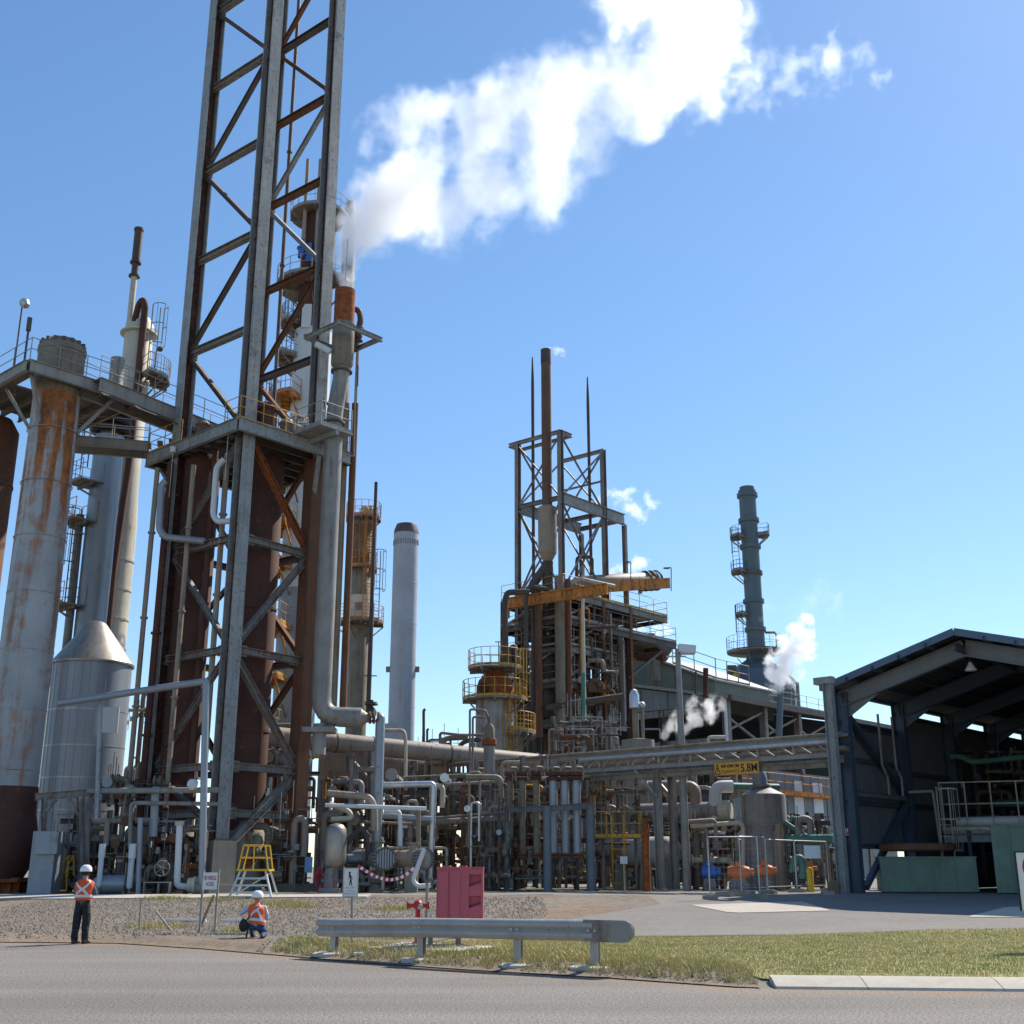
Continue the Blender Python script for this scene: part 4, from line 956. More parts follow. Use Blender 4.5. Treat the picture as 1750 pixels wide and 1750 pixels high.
# ------------------------------------------------------------------ lattice tower
TC = Vector((-11.85, 50.2, 0)); TH = 2.1
LEG = {'L': Vector((-14.9, 50.05, 0)), 'F': Vector((-11.32, 47.15, 0)), 'B': Vector((-12.48, 53.2, 0)), 'R': Vector((-8.9, 50.3, 0))}
NZ = [5.4, 10.0, 14.7, 19.4, 24.2, 28.9, 33.7, 38.4, 43.0, 47.7]
def lattice_tower():
    t = thing('lattice_tower', 'tall rusty grey lattice tower on four heavy legs, running out of the picture', 'tower', on(TC.x, TC.y))
    for k, fn, zb in (('L', E2, 1.6), ('F', E1, 2.55), ('B', E2, 1.6), ('R', E1, .95)):
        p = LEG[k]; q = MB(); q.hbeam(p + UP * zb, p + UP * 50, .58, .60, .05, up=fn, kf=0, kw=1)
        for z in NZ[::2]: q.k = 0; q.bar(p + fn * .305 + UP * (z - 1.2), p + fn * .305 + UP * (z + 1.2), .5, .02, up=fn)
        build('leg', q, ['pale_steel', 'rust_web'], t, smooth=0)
        if k == 'R': q = MB(); q.bar(p + fn * .31 + UP * 1.0, p + fn * .31 + UP * 19.1, .575, .03, up=fn); q.bar(p - E2 * .305 + UP * 1.0, p - E2 * .305 + UP * 19.1, .02, .60, up=fn); build('cover_plate', q, 'rust_pipe', t, smooth=0)
        q = MB(); q.box(p + UP * (zb + .03), (.95, .95, .06), (E1, E2, UP)); build('base_plate', q, 'rust_pipe', t, smooth=0)
    def member(a, za, b, zb_, w, mat, nm):
        A, B = LEG[a] + UP * za, LEG[b] + UP * zb_; d = (B - A).normalized(); A = A + d * .32; B = B - d * .32
        q = MB(); q.hbeam(A, B, w, w * .95, w * .08); build(nm, q, mat, t, smooth=0)
        for e, s_ in ((A, 1), (B, -1)): q = MB(); q.bar(e - d * (.1 * s_), e + d * (.5 * s_), .03, w * 1.5); build('gusset', q, mat, t, smooth=0)
    for i, z in enumerate(NZ[:-1]):
        up_ = i >= 3
        member('L', z, 'F', z, .30, 'grey_steel', 'beam'); member('B', z, 'R', z, .30, 'rust_pipe' if i in (5, 6, 7) else 'dark_steel', 'beam')
        if not up_: member('F', z, 'R', z, .30, 'grey_steel', 'beam'); member('L', z, 'B', z, .28, 'dark_steel', 'beam')
        j = i + 1
        o1, o2 = ('L', 'F') if i % 2 == 0 else ('F', 'L')
        member(o1, z, o2, NZ[j], .21, 'dark_steel' if up_ else 'grey_steel', 'brace')
        o1, o2 = ('B', 'R') if i % 2 == 0 else ('R', 'B')
        member(o1, z, o2, NZ[j], .21, 'pale_steel' if i in (6, 5) else 'rust_pipe', 'brace')
        if i < 3:
            o1, o2 = ('R', 'F') if i % 2 == 0 else ('F', 'R'); member(o1, z, o2, NZ[j], .26, 'bright_rust' if i == 2 else 'grey_steel', 'brace')
            o1, o2 = ('B', 'L') if i % 2 == 0 else ('L', 'B'); member(o1, z, o2, NZ[j], .21, 'dark_steel', 'brace')
    member('R', 5.4, 'F', 2.0, .34, 'grey_steel', 'brace'); member('L', 5.4, 'F', 2.9, .21, 'dark_steel', 'brace'); member('F', 3.6, 'R', 3.6, .3, 'grey_steel', 'beam'); member('L', 3.6, 'F', 3.6, .3, 'grey_steel', 'beam')
    for k, h in (('L', 1.6), ('F', 2.55), ('B', 1.6), ('R', .95)):
        p = LEG[k]; q = MB(); q.box((p.x, p.y, h / 2 + .1), (1.05, 1.05, h - .2), (E1, E2, UP)); q.box((p.x, p.y, .75), (1.5, 1.5, .4), (E1, E2, UP))
        build('pedestal', q, 'cream_concrete', t, smooth=0)
lattice_tower()
def tower_insides():
    for i, (px, Y, lab, zt) in enumerate(((322, 50.2, 'dark red brown process drum behind the farther tower leg', 18.9), (436, 50.0, 'wide rust brown process drum behind the front tower leg', 18.7))):
        x = xr(px, 1100, Y); r = .80
        t = thing('process_drum', lab, 'drum', on(x, Y), 'brown drums inside the lattice tower')
        column(t, x, Y, 3.0, [(.0, -.02), (r, 0), (r, zt - 3), (r * .8, zt - 2.6), (.2, zt - 2.4), (0, zt - 2.4)], 'brown_shell', 'shell', 32, seams=[(r, 4), (r, 9.2)])
        q = MB(); q.lathe((x, Y, .6), [(r + .06, 0), (r + .06, 2.3), (r + .01, 2.42)], 32); build('skirt', q, 'cream_concrete', t, smooth=40)
    for px, Y, w, y0, y1, m, lab in ((489, 54.4, 7, -60, 705, 'dark_pipe', 'thin dark riser pipe standing inside the upper lattice tower'), (307, 48.9, 9, 795, 1380, 'taupe_pipe', 'thin tan pipe hanging under the tower deck, farther from the front leg'), (368, 48.0, 10, 775, 1340, 'taupe_pipe', 'thin tan pipe dropping beside the front tower leg'), (345, 48.9, 11, 760, 1400, 'brown_shell', 'dark brown drop pipe between the two tan pipes'), (242, 49.6, 9, 800, 1400, 'taupe_pipe', 'tan drop pipe outside the farther tower leg'), (262, 49.4, 12, 790, 1480, 'brown_shell', 'dark brown drop pipe outside the farther tower leg')):
        x = xr(px, (max(y0, 0) + y1) / 2, Y); q = MB(); q.tube([(x, Y, zr(y1, Y)), (x, Y, zr(y0, Y))], M(w, 900, Y) / 2, 8, 0)
        z1 = zr(y1, Y)
        for zz in (0.3, .55, .8): q.cyl((x, Y, z1 + (zr(y0, Y) - z1) * zz), (x, Y, z1 + (zr(y0, Y) - z1) * zz + .08), M(w, 900, Y) * .75, 8)
        tag(build('drop_pipe', q, m, None, origin=(x, Y, z1)), lab, 'pipe')
    # pale lagged loop hanging under the deck
    q = MB(); q.tube(pix((383, 785, 47.6), (370, 798, 47.6), (364, 880, 47.6), (372, 892, 47.5), (400, 890, 47.4)), .13, 10, .2)
    tag(build('lagged_loop', q, 'white_lagging', None, origin=P(364, 880, 47.6)), 'white lagged pipe loop under the tower deck beside the front leg', 'pipe')
    q = MB(); q.tube(pix((283, 822, 48.6), (276, 830, 48.6), (272, 905, 48.6), (282, 918, 48.6), (350, 925, 48.4)), .15, 10, .2)
    tag(build('lagged_loop', q, 'blue_lagging', None, origin=P(276, 880, 48.6)), 'grey lagged pipe loop under the tower deck by the farther leg', 'pipe')
tower_insides()
def tower_deck():
    z = 19.55; t = thing('service_platform', 'steel service deck ringing the lattice tower with yellow railings', 'platform', TC + UP * z)
    def at(a, b, h=0.0): return TC + E1 * a + E2 * b + UP * (z + h)
    a0, a1, b0, b1 = -3.9, 3.0, -2.75, 3.3
    q = MB()
    holes = 0
    for i in range(6):
        aa = a0 + (a1 - a0) * i / 6
        if i in (2, 3): 
            q.prism([at(aa, b0), at(aa + (a1 - a0) / 6, b0), at(aa + (a1 - a0) / 6, -1.3), at(aa, -1.3)], (0, 0, -.06)); q.prism([at(aa, 1.2), at(aa + (a1 - a0) / 6, 1.2), at(aa + (a1 - a0) / 6, b1), at(aa, b1)], (0, 0, -.06))
        else: q.prism([at(aa + .004, b0), at(aa + (a1 - a0) / 6, b0), at(aa + (a1 - a0) / 6, b1), at(aa + .004, b1)], (0, 0, -.06))
    build('deck', q, 'deck_steel', t, smooth=0)
    for i in range(9):
        a = a0 + (a1 - a0) * i / 8; q = MB(); q.hbeam(at(a, b0, -.28), at(a, b1, -.28), .16, .38); build('beam', q, 'dark_steel', t, smooth=0)
    for b in (b0 - .01, b1 + .01):
        q = MB(); q.hbeam(at(a0, b, -.26), at(a1, b, -.26), .2, .55); build('edge_beam', q, 'pale_steel' if b < 0 else 'dark_steel', t, smooth=0)
    for a in (a0 - .12, a1 + .12):
        q = MB(); q.hbeam(at(a, b0, -.26), at(a, b1, -.26), .2, .55); build('edge_beam', q, 'pale_steel', t, smooth=0)
    railing([at(-1.2, b0), at(a0, b0), at(a0, b1)], t, 'safety_yellow'); railing([at(1.9, b0 + .1), at(a1, b0 + .1), at(a1, .9)], t, 'safety_yellow'); railing([at(a0, b1), at(a1, b1)], t, 'galv_rail')
    for a, b, r, h, m in ((2.45, -.9, .45, 1.35, 'brown_shell'), (2.3, .3, .32, 1.0, 'taupe_pipe'), (-2.8, -.5, .5, 1.2, 'rust_pipe'), (-.4, -2.2, .3, .9, 'dark_steel')):
        q = MB(); c = at(a, b); q.lathe(c, [(r, 0), (r, h * .7), (r * 1.15, h * .72), (r * 1.15, h * .8), (r * .6, h), (0, h)], 18); build('manway', q, m, t)
    for a, b in ((2.6, .6), (2.2, 1.3)): valve(t, at(a, b, .5), .16, E2, 'cream_concrete', True, 'dark_steel')
    # knee braces below the outer edge
    q = MB(); q.bar(at(a1, 1.6, -.5), LEG['R'] + UP * (z - 2.6), .2, .2); build('knee_brace', q, 'pale_steel', t, smooth=0)
    q = MB(); q.bar(at(a0, -2.0, -.5), LEG['L'] + UP * (z - 2.2), .16, .16); build('knee_brace', q, 'grey_steel', t, smooth=0)
    # balcony round the vent valve
    c = P(548, 742, 48.3); zc = c.z
    q = MB(); q.box((c.x + .1, c.y, zc), (1.9, 1.8, .08), (E1, E2, UP)); q.box((c.x + .1, c.y, zc - .14), (2.0, .16, .24), (E1, E2, UP)); build('balcony_deck', q, 'pale_steel', t, smooth=0)
    cc = Vector((c.x + .1, c.y, zc + .04)); railing([cc + E1 * -.9 - E2 * .85, cc + E1 * .9 - E2 * .85, cc + E1 * .9 + E2 * .85], t, 'galv_rail')
    # floodlights on cords under the walkway side
    for px, py, Y, dz in ((391, 728, 46.9, 2.4), (296, 768, 49.0, 2.2)):
        p = P(px, py, Y); q = MB(); q.lathe(p, [(.10, -.16), (.14, -.14), (.14, .1), (.05, .14), (0, .14)], 12); q.cyl(p + UP * -.16, p + UP * -dz, .012, 5); build('cord_box', q, 'white_lagging', t)
tower_deck()

# ------------------------------------------------------------------ vent stack with the big downpipe
def vent_stack():
    Y = 48.45; x = xr(588, 545, Y); X0 = x
    t = thing('vent_stack', 'rust orange topped steam vent stack on a thick grey downpipe', 'stack', Vector((x, Y, zr(1230, Y))))
    zt, zm, zb = zr(497, Y), zr(556, Y), zr(626, Y); r1, r2 = M(35, 520, Y) / 2, M(38, 590, Y) / 2
    q = MB(); q.lathe((x, Y, zm), [(r1, 0), (r1, zt - zm), (r1 - .05, zt - zm), (r1 - .05, .3)], 30, cap=False); build('silencer', q, 'bright_rust', t, smooth=40)
    q = MB(); q.lathe((x, Y, zb), [(.2, -.25), (r2 - .05, 0), (r2, .1), (r2, zm - zb), (r1, zm - zb + .03)], 30); q.lathe((x, Y, zm), [(r1 + .02, -.04), (r1 + .06, -.03), (r1 + .06, .03), (r1 + .02, .04)], 30, cap=False); build('expansion_body', q, 'khaki_pipe', t, smooth=40)
    xp = xr(562, 900, Y); z1 = zr(642, Y); z2 = zr(705, Y); ze = zr(1206, Y)
    q = MB(); q.tube([(x, Y, zb - .1), (x, Y, z1), (xp, Y + .1, z2), (xp, Y + .1, z2 - 1.2)], .36, 18, .5); build('offset_elbow', q, 'grey_pipe', t, smooth=45)
    for zz in (zb - .3, z2 - .5): q = MB(); xx = x if zz > z1 else xp; q.cyl((xx, Y + (.1 if zz < z1 else 0), zz), (xx, Y + (.1 if zz < z1 else 0), zz + .1), .48, 20); build('flange', q, 'dark_steel', t)
    xe = xr(628, 1222, Y); zc = zr(1224, Y)
    q = MB(); q.tube([(xp, Y + .1, z2 - 1.1), (xp, Y + .1, zc), (xe - .25, Y + .1, zc - .05)], .40, 22, .75); build('downpipe', q, 'grey_pipe', t, smooth=50)
    q = MB(); q.cyl((xp, Y + .1, zc - .3), (xp, Y + .1, zr(1290, Y)), .28, 16); q.box((xp, Y + .1, zr(1248, Y)), (1.3, 1.0, .2)); build('trunnion', q, 'grey_pipe', t)
    q = MB(); q.tube([(xe - .3, Y + .1, zc - .05), (xe + .05, Y + .1, zc - .05)], [.40, .14], 18); build('reducer', q, 'taupe_pipe', t)
    for k in (.06, .22, .4): q = MB(); q.cyl((xe + k, Y + .1, zc - .05), (xe + k + .07, Y + .1, zc - .05), .25, 14); build('flange', q, 'rust_pipe', t)
    # white lagged line from the reducer to the ground-level drum
    xl = xr(646, 1350, Y); zl = zr(1468, Y)
    q = MB(); q.tube([(xe + .45, Y + .1, zc - .05), (xl, Y + .1, zc - .05), (xl, Y + .1, zl), (xr(588, 1470, Y), Y + .1, zl)], .19, 16, .32); build('lagged_line', q, 'blue_lagging', t, smooth=50)
    # square restraint frame round the stack
    zf = zr(578, Y); w = 1.15
    for s_ in (-1, 1):
        q = MB(); q.hbeam(Vector((x, Y, zf)) + E1 * (s_ * w) - E2 * (w + .15), Vector((x, Y, zf)) + E1 * (s_ * w) + E2 * (w + .15), .14, .2); build('frame_beam', q, 'pale_steel', t, smooth=0)
        q = MB(); q.hbeam(Vector((x, Y, zf)) - E1 * (w - .08) + E2 * (s_ * w), Vector((x, Y, zf)) + E1 * (w - .08) + E2 * (s_ * w), .14, .2); build('frame_beam', q, 'pale_steel', t, smooth=0)
    q = MB(); q.cyl(P(540, 588, 48), P(565, 601, 48), .14, 10); build('spring_can', q, 'white_lagging', t)
    q = MB(); q.cyl((x - .02, Y - .05, zt - .6), (x + .02, Y - .05, zt + 2.6), .03, 6); build('steam_whip', q, 'galv', t)
    q = MB(); zz = zr(690, Y); q.ball(Vector((xp - .05, Y, zz)), .22, 12, 7, (1.4, 1, .8)); q.ring(Vector((xp - .45, Y, zz + .05)), .22, .03, 14, 5, axis=(1, 0, .2)); build('green_actuator', q, 'green_steel', t)
    # gooseneck beside the stack
    q = MB(); q.tube(pix((603, 528, 49.4), (613, 530, 49.4), (617, 545, 49.4), (613, 562, 49.4), (606, 572, 49.4), (606, 600, 49.4)), .14, 10, .2); build('gooseneck', q, 'dark_pipe', t); valve(t, P(613, 574, 49.3), .12, (0, 0, 1), 'dark_pipe', True)
    for px, y0, y1, w_, m in ((580, 690, 1232, 13, 'khaki_pipe'), (596, 690, 1232, 12, 'rust_pipe'), (604, 560, 1000, 6, 'galv_rail'), (577, 330, 560, 15, 'dark_pipe')):
        Yp = 50.9; x_ = xr(px, (y0 + y1) / 2, Yp); q = MB(); q.cyl((x_, Yp, zr(y1, Yp)), (x_, Yp, zr(y0, Yp)), M(w_, 900, Yp) / 2, 12)
        if y0 > 340: tag(build('riser', q, m, None, origin=(x_, Yp, zr(y1, Yp))), {580: 'olive riser pipe right behind the thick grey downpipe', 596: 'rust brown riser pipe on the outer side of the downpipe', 604: 'thin galvanised tube clipped beside the steam vent stack'}[px], 'pipe')
    q = MB(); a = P(594, 622, 48.2)
    q.tube(pix((612, 625, 49), (611, 660, 49)), .035, 6); tag(build('vent_stub', q, 'dark_pipe', None, origin=P(611, 660, 49)), 'short dark stub vent beside the steam vent stack', 'vent pipe')
    q = MB(); q.tube(pix((607, 668, 48.7), (605, 780, 48.7), (570, 770, 48.7)), .03, 6, .05); tag(build('drain_tube', q, 'galv_rail', None, origin=P(605, 780, 48.7)), 'thin bent drain tube right of the vent stack balcony', 'pipe')
vent_stack()

# ------------------------------------------------------------------ the pale vessel at the picture's edge, its platform and walkways
def edge_vessel():
    Y = 47.2; x = -19.55; r = 1.03
    t = thing('pale_vessel', 'tall pale grey rust streaked vessel on a dark rusty skirt', 'vessel', on(x, Y))
    z1 = zr(1345, Y); zt = zr(598, Y)
    q = MB(); q.lathe((x, Y, z1), [(r, 0), (r, 7), (r * .96, 12), (r * .93, zt - z1 - 2.2)], 40); build('shell', q, 'vessel_streaked', t, smooth=50)
    for k in range(8): q = MB(); q.lathe((x, Y, z1 + .6 + k * 2.35), [(r * (1 - .0035 * k) + .001, -.02), (r + .012, -.012), (r + .012, .012), (r * (1 - .0035 * k) + .001, .02)], 40, cap=False); build('weld_seam', q, 'vessel_grey', t, smooth=50)
    q = MB(); q.lathe((x, Y, z1), [(r * .94, zt - z1 - 2.2), (r * .95, zt - z1 - .25), (r * .98, zt - z1 - .22), (r * .98, zt - z1), (r * .7, zt - z1 + .35), (0, zt - z1 + .5)], 40); build('top_head', q, 'khaki_pipe', t, smooth=40)
    q = MB()
    for k in range(16): a = 2 * pi * k / 16; q.cyl((x + r * .86 * cos(a), Y + r * .86 * sin(a), zt - .02), (x + r * .86 * cos(a), Y + r * .86 * sin(a), zt + .26), .09, 8)
    build('flange_bolts', q, 'dark_steel', t, kind='stuff')
    zs = zr(1502, Y)
    q = MB(); q.lathe((x, Y, zs), [(r * .8, 0), (r + .06, .5), (r + .16, 1.4), (r + .14, 1.9), (r + .04, 2.4), (r + .02, z1 - zs)], 40); build('skirt', q, 'brown_shell', t, smooth=40)
    q = MB()
    for k in range(8):
        a = 2 * pi * k / 8 + .2; c = Vector((x + 1.0 * cos(a), Y + 1.0 * sin(a), (zs + .6) / 2 + .02)); q.box(c, (.35, .10, zs - .55))
    q.box((x, Y, zs - .05), (2.3, 2.3, .12)); q.box((x, Y, (zs + .5) / 2), (1.5, 1.5, zs - .5)); build('base_ring', q, 'bright_rust', t, smooth=0)
    # neighbour
    Y2, x2 = 50.6, xr(-24, 850, 50.6)
    t2 = thing('rust_vessel', 'orange rusted vessel cut off by the picture edge beside the pale one', 'vessel', on(x2, Y2))
    column(t2, x2, Y2, 1.0, [(1.05, 0), (1.05, 19.6), (.7, 20.2), (0, 20.3)], 'rust_pipe', 'shell', 36, seams=[(1.05, 5), (1.05, 11), (1.05, 17)], smat='rust_pipe')
    # platform
    z = 21.6; C0 = Vector((-19.95, 45.0, z)); 
    p = thing('vessel_platform', 'wide steel platform round the top of the pale vessel', 'platform', C0)
    def at(a, b, h=0.0): return C0 + E1 * a + E2 * b + UP * h
    q = MB(); A, B = 6.0, 5.0
    for (a0_, a1_, b0_, b1_) in ((-A, 0, 0, .75), (-A, 0, 3.3, B), (-.55, 0, .75, 3.3), (-A, -2.75, .75, 3.3)): q.prism([at(a0_, b0_), at(a1_, b0_), at(a1_, b1_), at(a0_, b1_)], (0, 0, -.07))
    build('deck', q, 'deck_steel', p, smooth=0)
    for k in range(7):
        b = B * k / 6; q = MB()
        if .6 < b < 3.4: q.hbeam(at(-A, b, -.26), at(-2.8, b, -.26), .14, .34); q.hbeam(at(-.5, b, -.26), at(0, b, -.26), .14, .34)
        else: q.hbeam(at(-A, b, -.26), at(0, b, -.26), .14, .34)
        build('beam', q, 'deck_steel', p, smooth=0)
    for a, b, c_, d in ((.1, 0, .1, B), (-A, -.1, 0, -.1)): q = MB(); q.hbeam(at(a, b, -.2), at(c_, d, -.2), .18, .5); build('edge_beam', q, 'galv_rail', p, smooth=0)
    railing([at(-A, 0), at(0, 0), at(0, B)], p, 'galv_rail', h=1.1)
    for a, b in ((-.3, .3), (-.3, 4.0), (-2.6, .3)):
        q = MB(); e = at(a, b, -.4); v = Vector((x, Y, z - 2.2)); d = (v - e); d.z = 0; d.normalize(); q.bar(e, v - d * .95, .14, .14); build('knee_brace', q, 'galv_rail', p, smooth=0)
    # lamp on the platform
    q = MB(); b = at(-1.5, .05); lp = thing('platform_lamp', 'hooded lamp on a tall thin pole at the vessel platform railing', 'lamp', b)
    q.tube([b, b + UP * 3.0, b + UP * 3.15 + E1 * .1], .035, 7, .05); build('pole', q, 'dark_steel', lp); q = MB(); q.lathe(b + UP * 3.12 + E1 * .2, [(.0, .25), (.14, .2), (.22, 0), (.18, -.12), (0, -.2)], 14, axis=(.55, -.2, -.75)); build('lamp_hood', q, 'galv', lp)
    b = at(-.6, .05); q = MB(); q.cyl(b, b + UP * 2.2, .05, 8); q.cyl(b + UP * 1.6, b + UP * 2.2, .10, 10); tag(build('aerial_post', q, 'dark_steel', None, origin=b), 'short dark post with a fat top at the vessel platform corner', 'post')
    # upper walkway to the tower
    w0, w1 = at(-.15, B - .1, -.0), LEG['B'] - E1 * .5 - E2 * 1.0; w1.z = z - .1
    w0 = at(.0, B * .55); w1 = Vector((-14.25, 52.6, z - .15)); wk = thing('walkway', 'upper steel walkway bridging from vessel platform to lattice tower', 'walkway', w0)
    d = (w1 - w0); d.z = 0; d.normalize(); s_ = Vector((-d.y, d.x, 0))
    w1b = w1 + d * 1.8
    q = MB(); q.prism([w0 - s_ * .55, w1b - s_ * .55, w1b + s_ * .55, w0 + s_ * .55], (0, 0, -.06)); build('deck', q, 'deck_steel', wk, smooth=0)
    for k in (-1, 1): q = MB(); q.hbeam(w0 + s_ * (k * .62) + UP * -.28, w1b + s_ * (k * .62) + UP * -.28, .2, .62); build('girder', q, 'galv_rail', wk, smooth=0); railing([w0 + s_ * (k * .6), w1b + s_ * (k * .6)], wk, 'galv_rail', kick=False)
    q = MB(); q.tube([w0 - s_ * .8 + UP * -.75, w1b - s_ * .8 + UP * -.75], .05, 7); q.tube([w0 - s_ * .95 + UP * -.85, w1b - s_ * .95 + UP * -.85], .035, 7); build('conduit', q, 'dark_pipe', wk)
    # lower walkway
    a, b = P(128, 752, 50.2), P(252, 783, 51.0); b.z = a.z; wl = thing('walkway', 'lower steel walkway passing between pale vessel and tower deck', 'walkway', a)
    d = (b - a).normalized(); s_ = Vector((-d.y, d.x, 0)); q = MB(); q.prism([a - s_ * .5, b - s_ * .5, b + s_ * .5, a + s_ * .5], (0, 0, -.06)); build('deck', q, 'deck_steel', wl, smooth=0)
    for k in (-1, 1): q = MB(); q.hbeam(a + s_ * (k * .55) + UP * -.2, b + s_ * (k * .55) + UP * -.2, .16, .45); build('girder', q, 'galv_rail', wl, smooth=0); railing([a + s_ * (k * .5), b + s_ * (k * .5)], wl, 'galv_rail', kick=False)
    q = MB()
    for k in range(4): q.bar(b + d * (.0 + .5 * k) + UP * (.15 * k) - s_ * .4, b + d * (.0 + .5 * k) + UP * (.15 * k) + s_ * .4, .25, .05)
    build('stair', q, 'galv_rail', wl, smooth=0)
edge_vessel()

# ------------------------------------------------------------------ conical tank and the columns behind it
def cone_group():
    Y = 54.0; x = xr(147, 1250, Y); r = M(66, 1250, Y)
    t = thing('conical_tank', 'wide blue grey lagged tank with a dull metal cone roof', 'tank', on(x, Y))
    zc, za = zr(1137, Y), zr(1066, Y)
    q = MB(); q.lathe((x, Y, .6), [(r, 0), (r, zc - .6)], 48); build('shell', q, 'blue_lagging', t, smooth=50)
    q = MB(); q.lathe((x, Y, zc), [(r + .09, -.06), (r + .10, .03), (r * .62, (za - zc) * .55), (.42, za - zc), (.3, za - zc + .08), (0, za - zc + .1)], 48); build('cone_roof', q, 'dull_tin', t, smooth=30)
    q = MB(); q.box(P(188, 1230, Y - r), (.75, .05, 1.1)); build('name_panel', q, 'white_lagging', t)
    for k in range(10): a_ = -pi * .85 + k * .2; q = MB(); q.box((x + (r + .004) * cos(a_), Y + (r + .004) * sin(a_), (zc + .6) / 2), (.02, .02, zc - .7)); build('lagging_seam', q, 'blue_lagging', t, smooth=0)
    for zz in (.2, .34, .48, .62, .78): q = MB(); q.lathe((x, Y, .6 + (zc - .6) * zz), [(r + .004, -.03), (r + .012, -.03), (r + .012, .03), (r + .004, .03)], 48, cap=False); build('band', q, 'galv', t)
    # grey column in front of the cream one
    Y = 57.0; x = xr(172, 900, Y); r = M(25, 900, Y); z0 = .6; zt = zr(748, Y)
    t = thing('grey_column', 'slim blue grey column with a black bellows coil near its top', 'column', on(x, Y))
    column(t, x, Y, z0, [(r, 0), (r, zt - z0)], 'blue_lagging', 'shell', 32)
    q = MB(); q.lathe((x, Y, zt), [(r * .75, 0), (r * .75, 1.9), (r * .5, 2.6), (r * .5, 4.4), (0, 4.5)], 24); build('neck', q, 'grey_pipe', t)
    for k in range(4): q = MB(); q.ring((x, Y, zt + .35 + k * .42), r * 1.12, .2, 28, 8); build('bellows_ring', q, 'black_rubber', t, smooth=60)
    # cream column with thin flue
    Y = 60.0; x = xr(210, 850, Y); r = .86; ru = .76; zt = zr(556, Y); zs = zr(860, Y)
    t = thing('cream_column', 'cream coloured column with a thin dark topped flue', 'column', on(x, Y))
    zr_ = [zr(v, Y) for v in (960, 1010, 1060, 1110)]
    column(t, x, Y, .6, [(r, 0), (r, zs - 1.2 - .6), (ru, zs + .6 - .6), (ru, zt - .6), (ru * .7, zt - .2), (0, zt)], 'cream_lagging', 'shell', 36, seams=[(r, v - .6) for v in zr_], smat='cream_lagging')
    q = MB(); q.lathe((x - .45, Y - .4, zt - 6), [(.17, 0), (.17, 9), (.15, zr(478, Y) - zt + 6)], 14); build('flue', q, 'cream_lagging', t)
    zf = zr(478, Y); zf2 = zr(455, Y); ze = zr(397, Y)
    q = MB(); q.lathe((x - .45, Y - .4, zf), [(.19, 0), (.19, zf2 - zf), (.235, zf2 - zf + .02), (.235, ze - zf - .15), (.27, ze - zf - .15), (.27, ze - zf), (.2, ze - zf)], 16, cap=False)
    for zz in (zf, zf2): q.lathe((x - .45, Y - .4, zz), [(.17, -.05), (.31, -.05), (.31, .06), (.17, .06)], 16, cap=False)
    build('flue_tip', q, 'dark_pipe', t)
    q = MB(); q.lathe((x, Y, zt - .6), [(ru + .02, 0), (ru + .25, 0), (ru + .25, .08), (ru + .02, .08)], 28, cap=False); build('top_flange', q, 'cream_lagging', t)
    pipe(t, [(x - .1, Y - .6, zt - .1), (x + .05, Y - .65, zt + .9), (x + .3, Y - .8, zt + 1.2), (x + .48, Y - .85, zt + .8), (x + .48, Y - .9, zt - 8), (x + .25, Y - 1.05, zt - 14), (x + .25, Y - 1.05, zr(1080, Y))], .19, 'brown_shell', 'overhead_line', 12, .35)
    cage_ladder(t, x + .95, Y - .3, zr(640, Y), zr(552, Y), (.8, -.6, 0))
    ring_platform(t, (x + .1, Y), ru, ru + 1.0, -.9, .7, zr(648, Y), 'deck_steel', 'galv_rail')
    lp = P(267, 600, Y - .4); q = MB(); q.tube([lp + UP * -1.3, lp, lp + Vector((.12, 0, .12))], .03, 6); q.lathe(lp + Vector((.2, 0, .12)), [(0, .12), (.14, .08), (.17, -.05), (0, -.16)], 12, axis=(.6, -.3, -.6)); build('lamp', q, 'dark_steel', t)
    # little side platforms with caged ladder
    sp = thing('side_platforms', 'stack of small railed landings with a caged ladder beside the grey column', 'landings', P(130, 1040, 56.3))
    for px, py, w in ((146, 826, 1.15), (133, 892, 1.25), (113, 1036, 1.2)):
        c = P(px, py, 56.3); q = MB(); q.box(c, (w * 1.25, 1.2, .08), (E1, E2, UP)); q.box(c + UP * -.12, (w * 1.2, .12, .16), (E1, E2, UP)); q.bar(c + UP * -.15 - E1 * (w * .5), c + UP * -.75 + E1 * (w * .55), .08); build('landing', q, 'deck_steel', sp, smooth=0)
        railing([c + E1 * (w * .6) - E2 * .58, c - E1 * (w * .6) - E2 * .58, c - E1 * (w * .6) + E2 * .58, c + E1 * (w * .6) + E2 * .58], sp, 'galv_rail' if py != 892 else 'old_orange', sp=.6)
    c = P(124, 960, 56.2); cage_ladder(sp, c.x, c.y, zr(1030, 56.2), zr(900, 56.2), (-.5, -.85, 0), 'dark_steel')
    pipe(sp, pix((137, 880, 56.6), (125, 1000, 56.6), (113, 1110, 56.6)), .2, 'grey_pipe', 'support_pipe')
    c = P(176, 780, 56.2); cage_ladder(sp, c.x - .9, c.y, zr(800, 56.2), zr(742, 56.2), (-.5, -.85, 0), 'dark_steel')
cone_group()

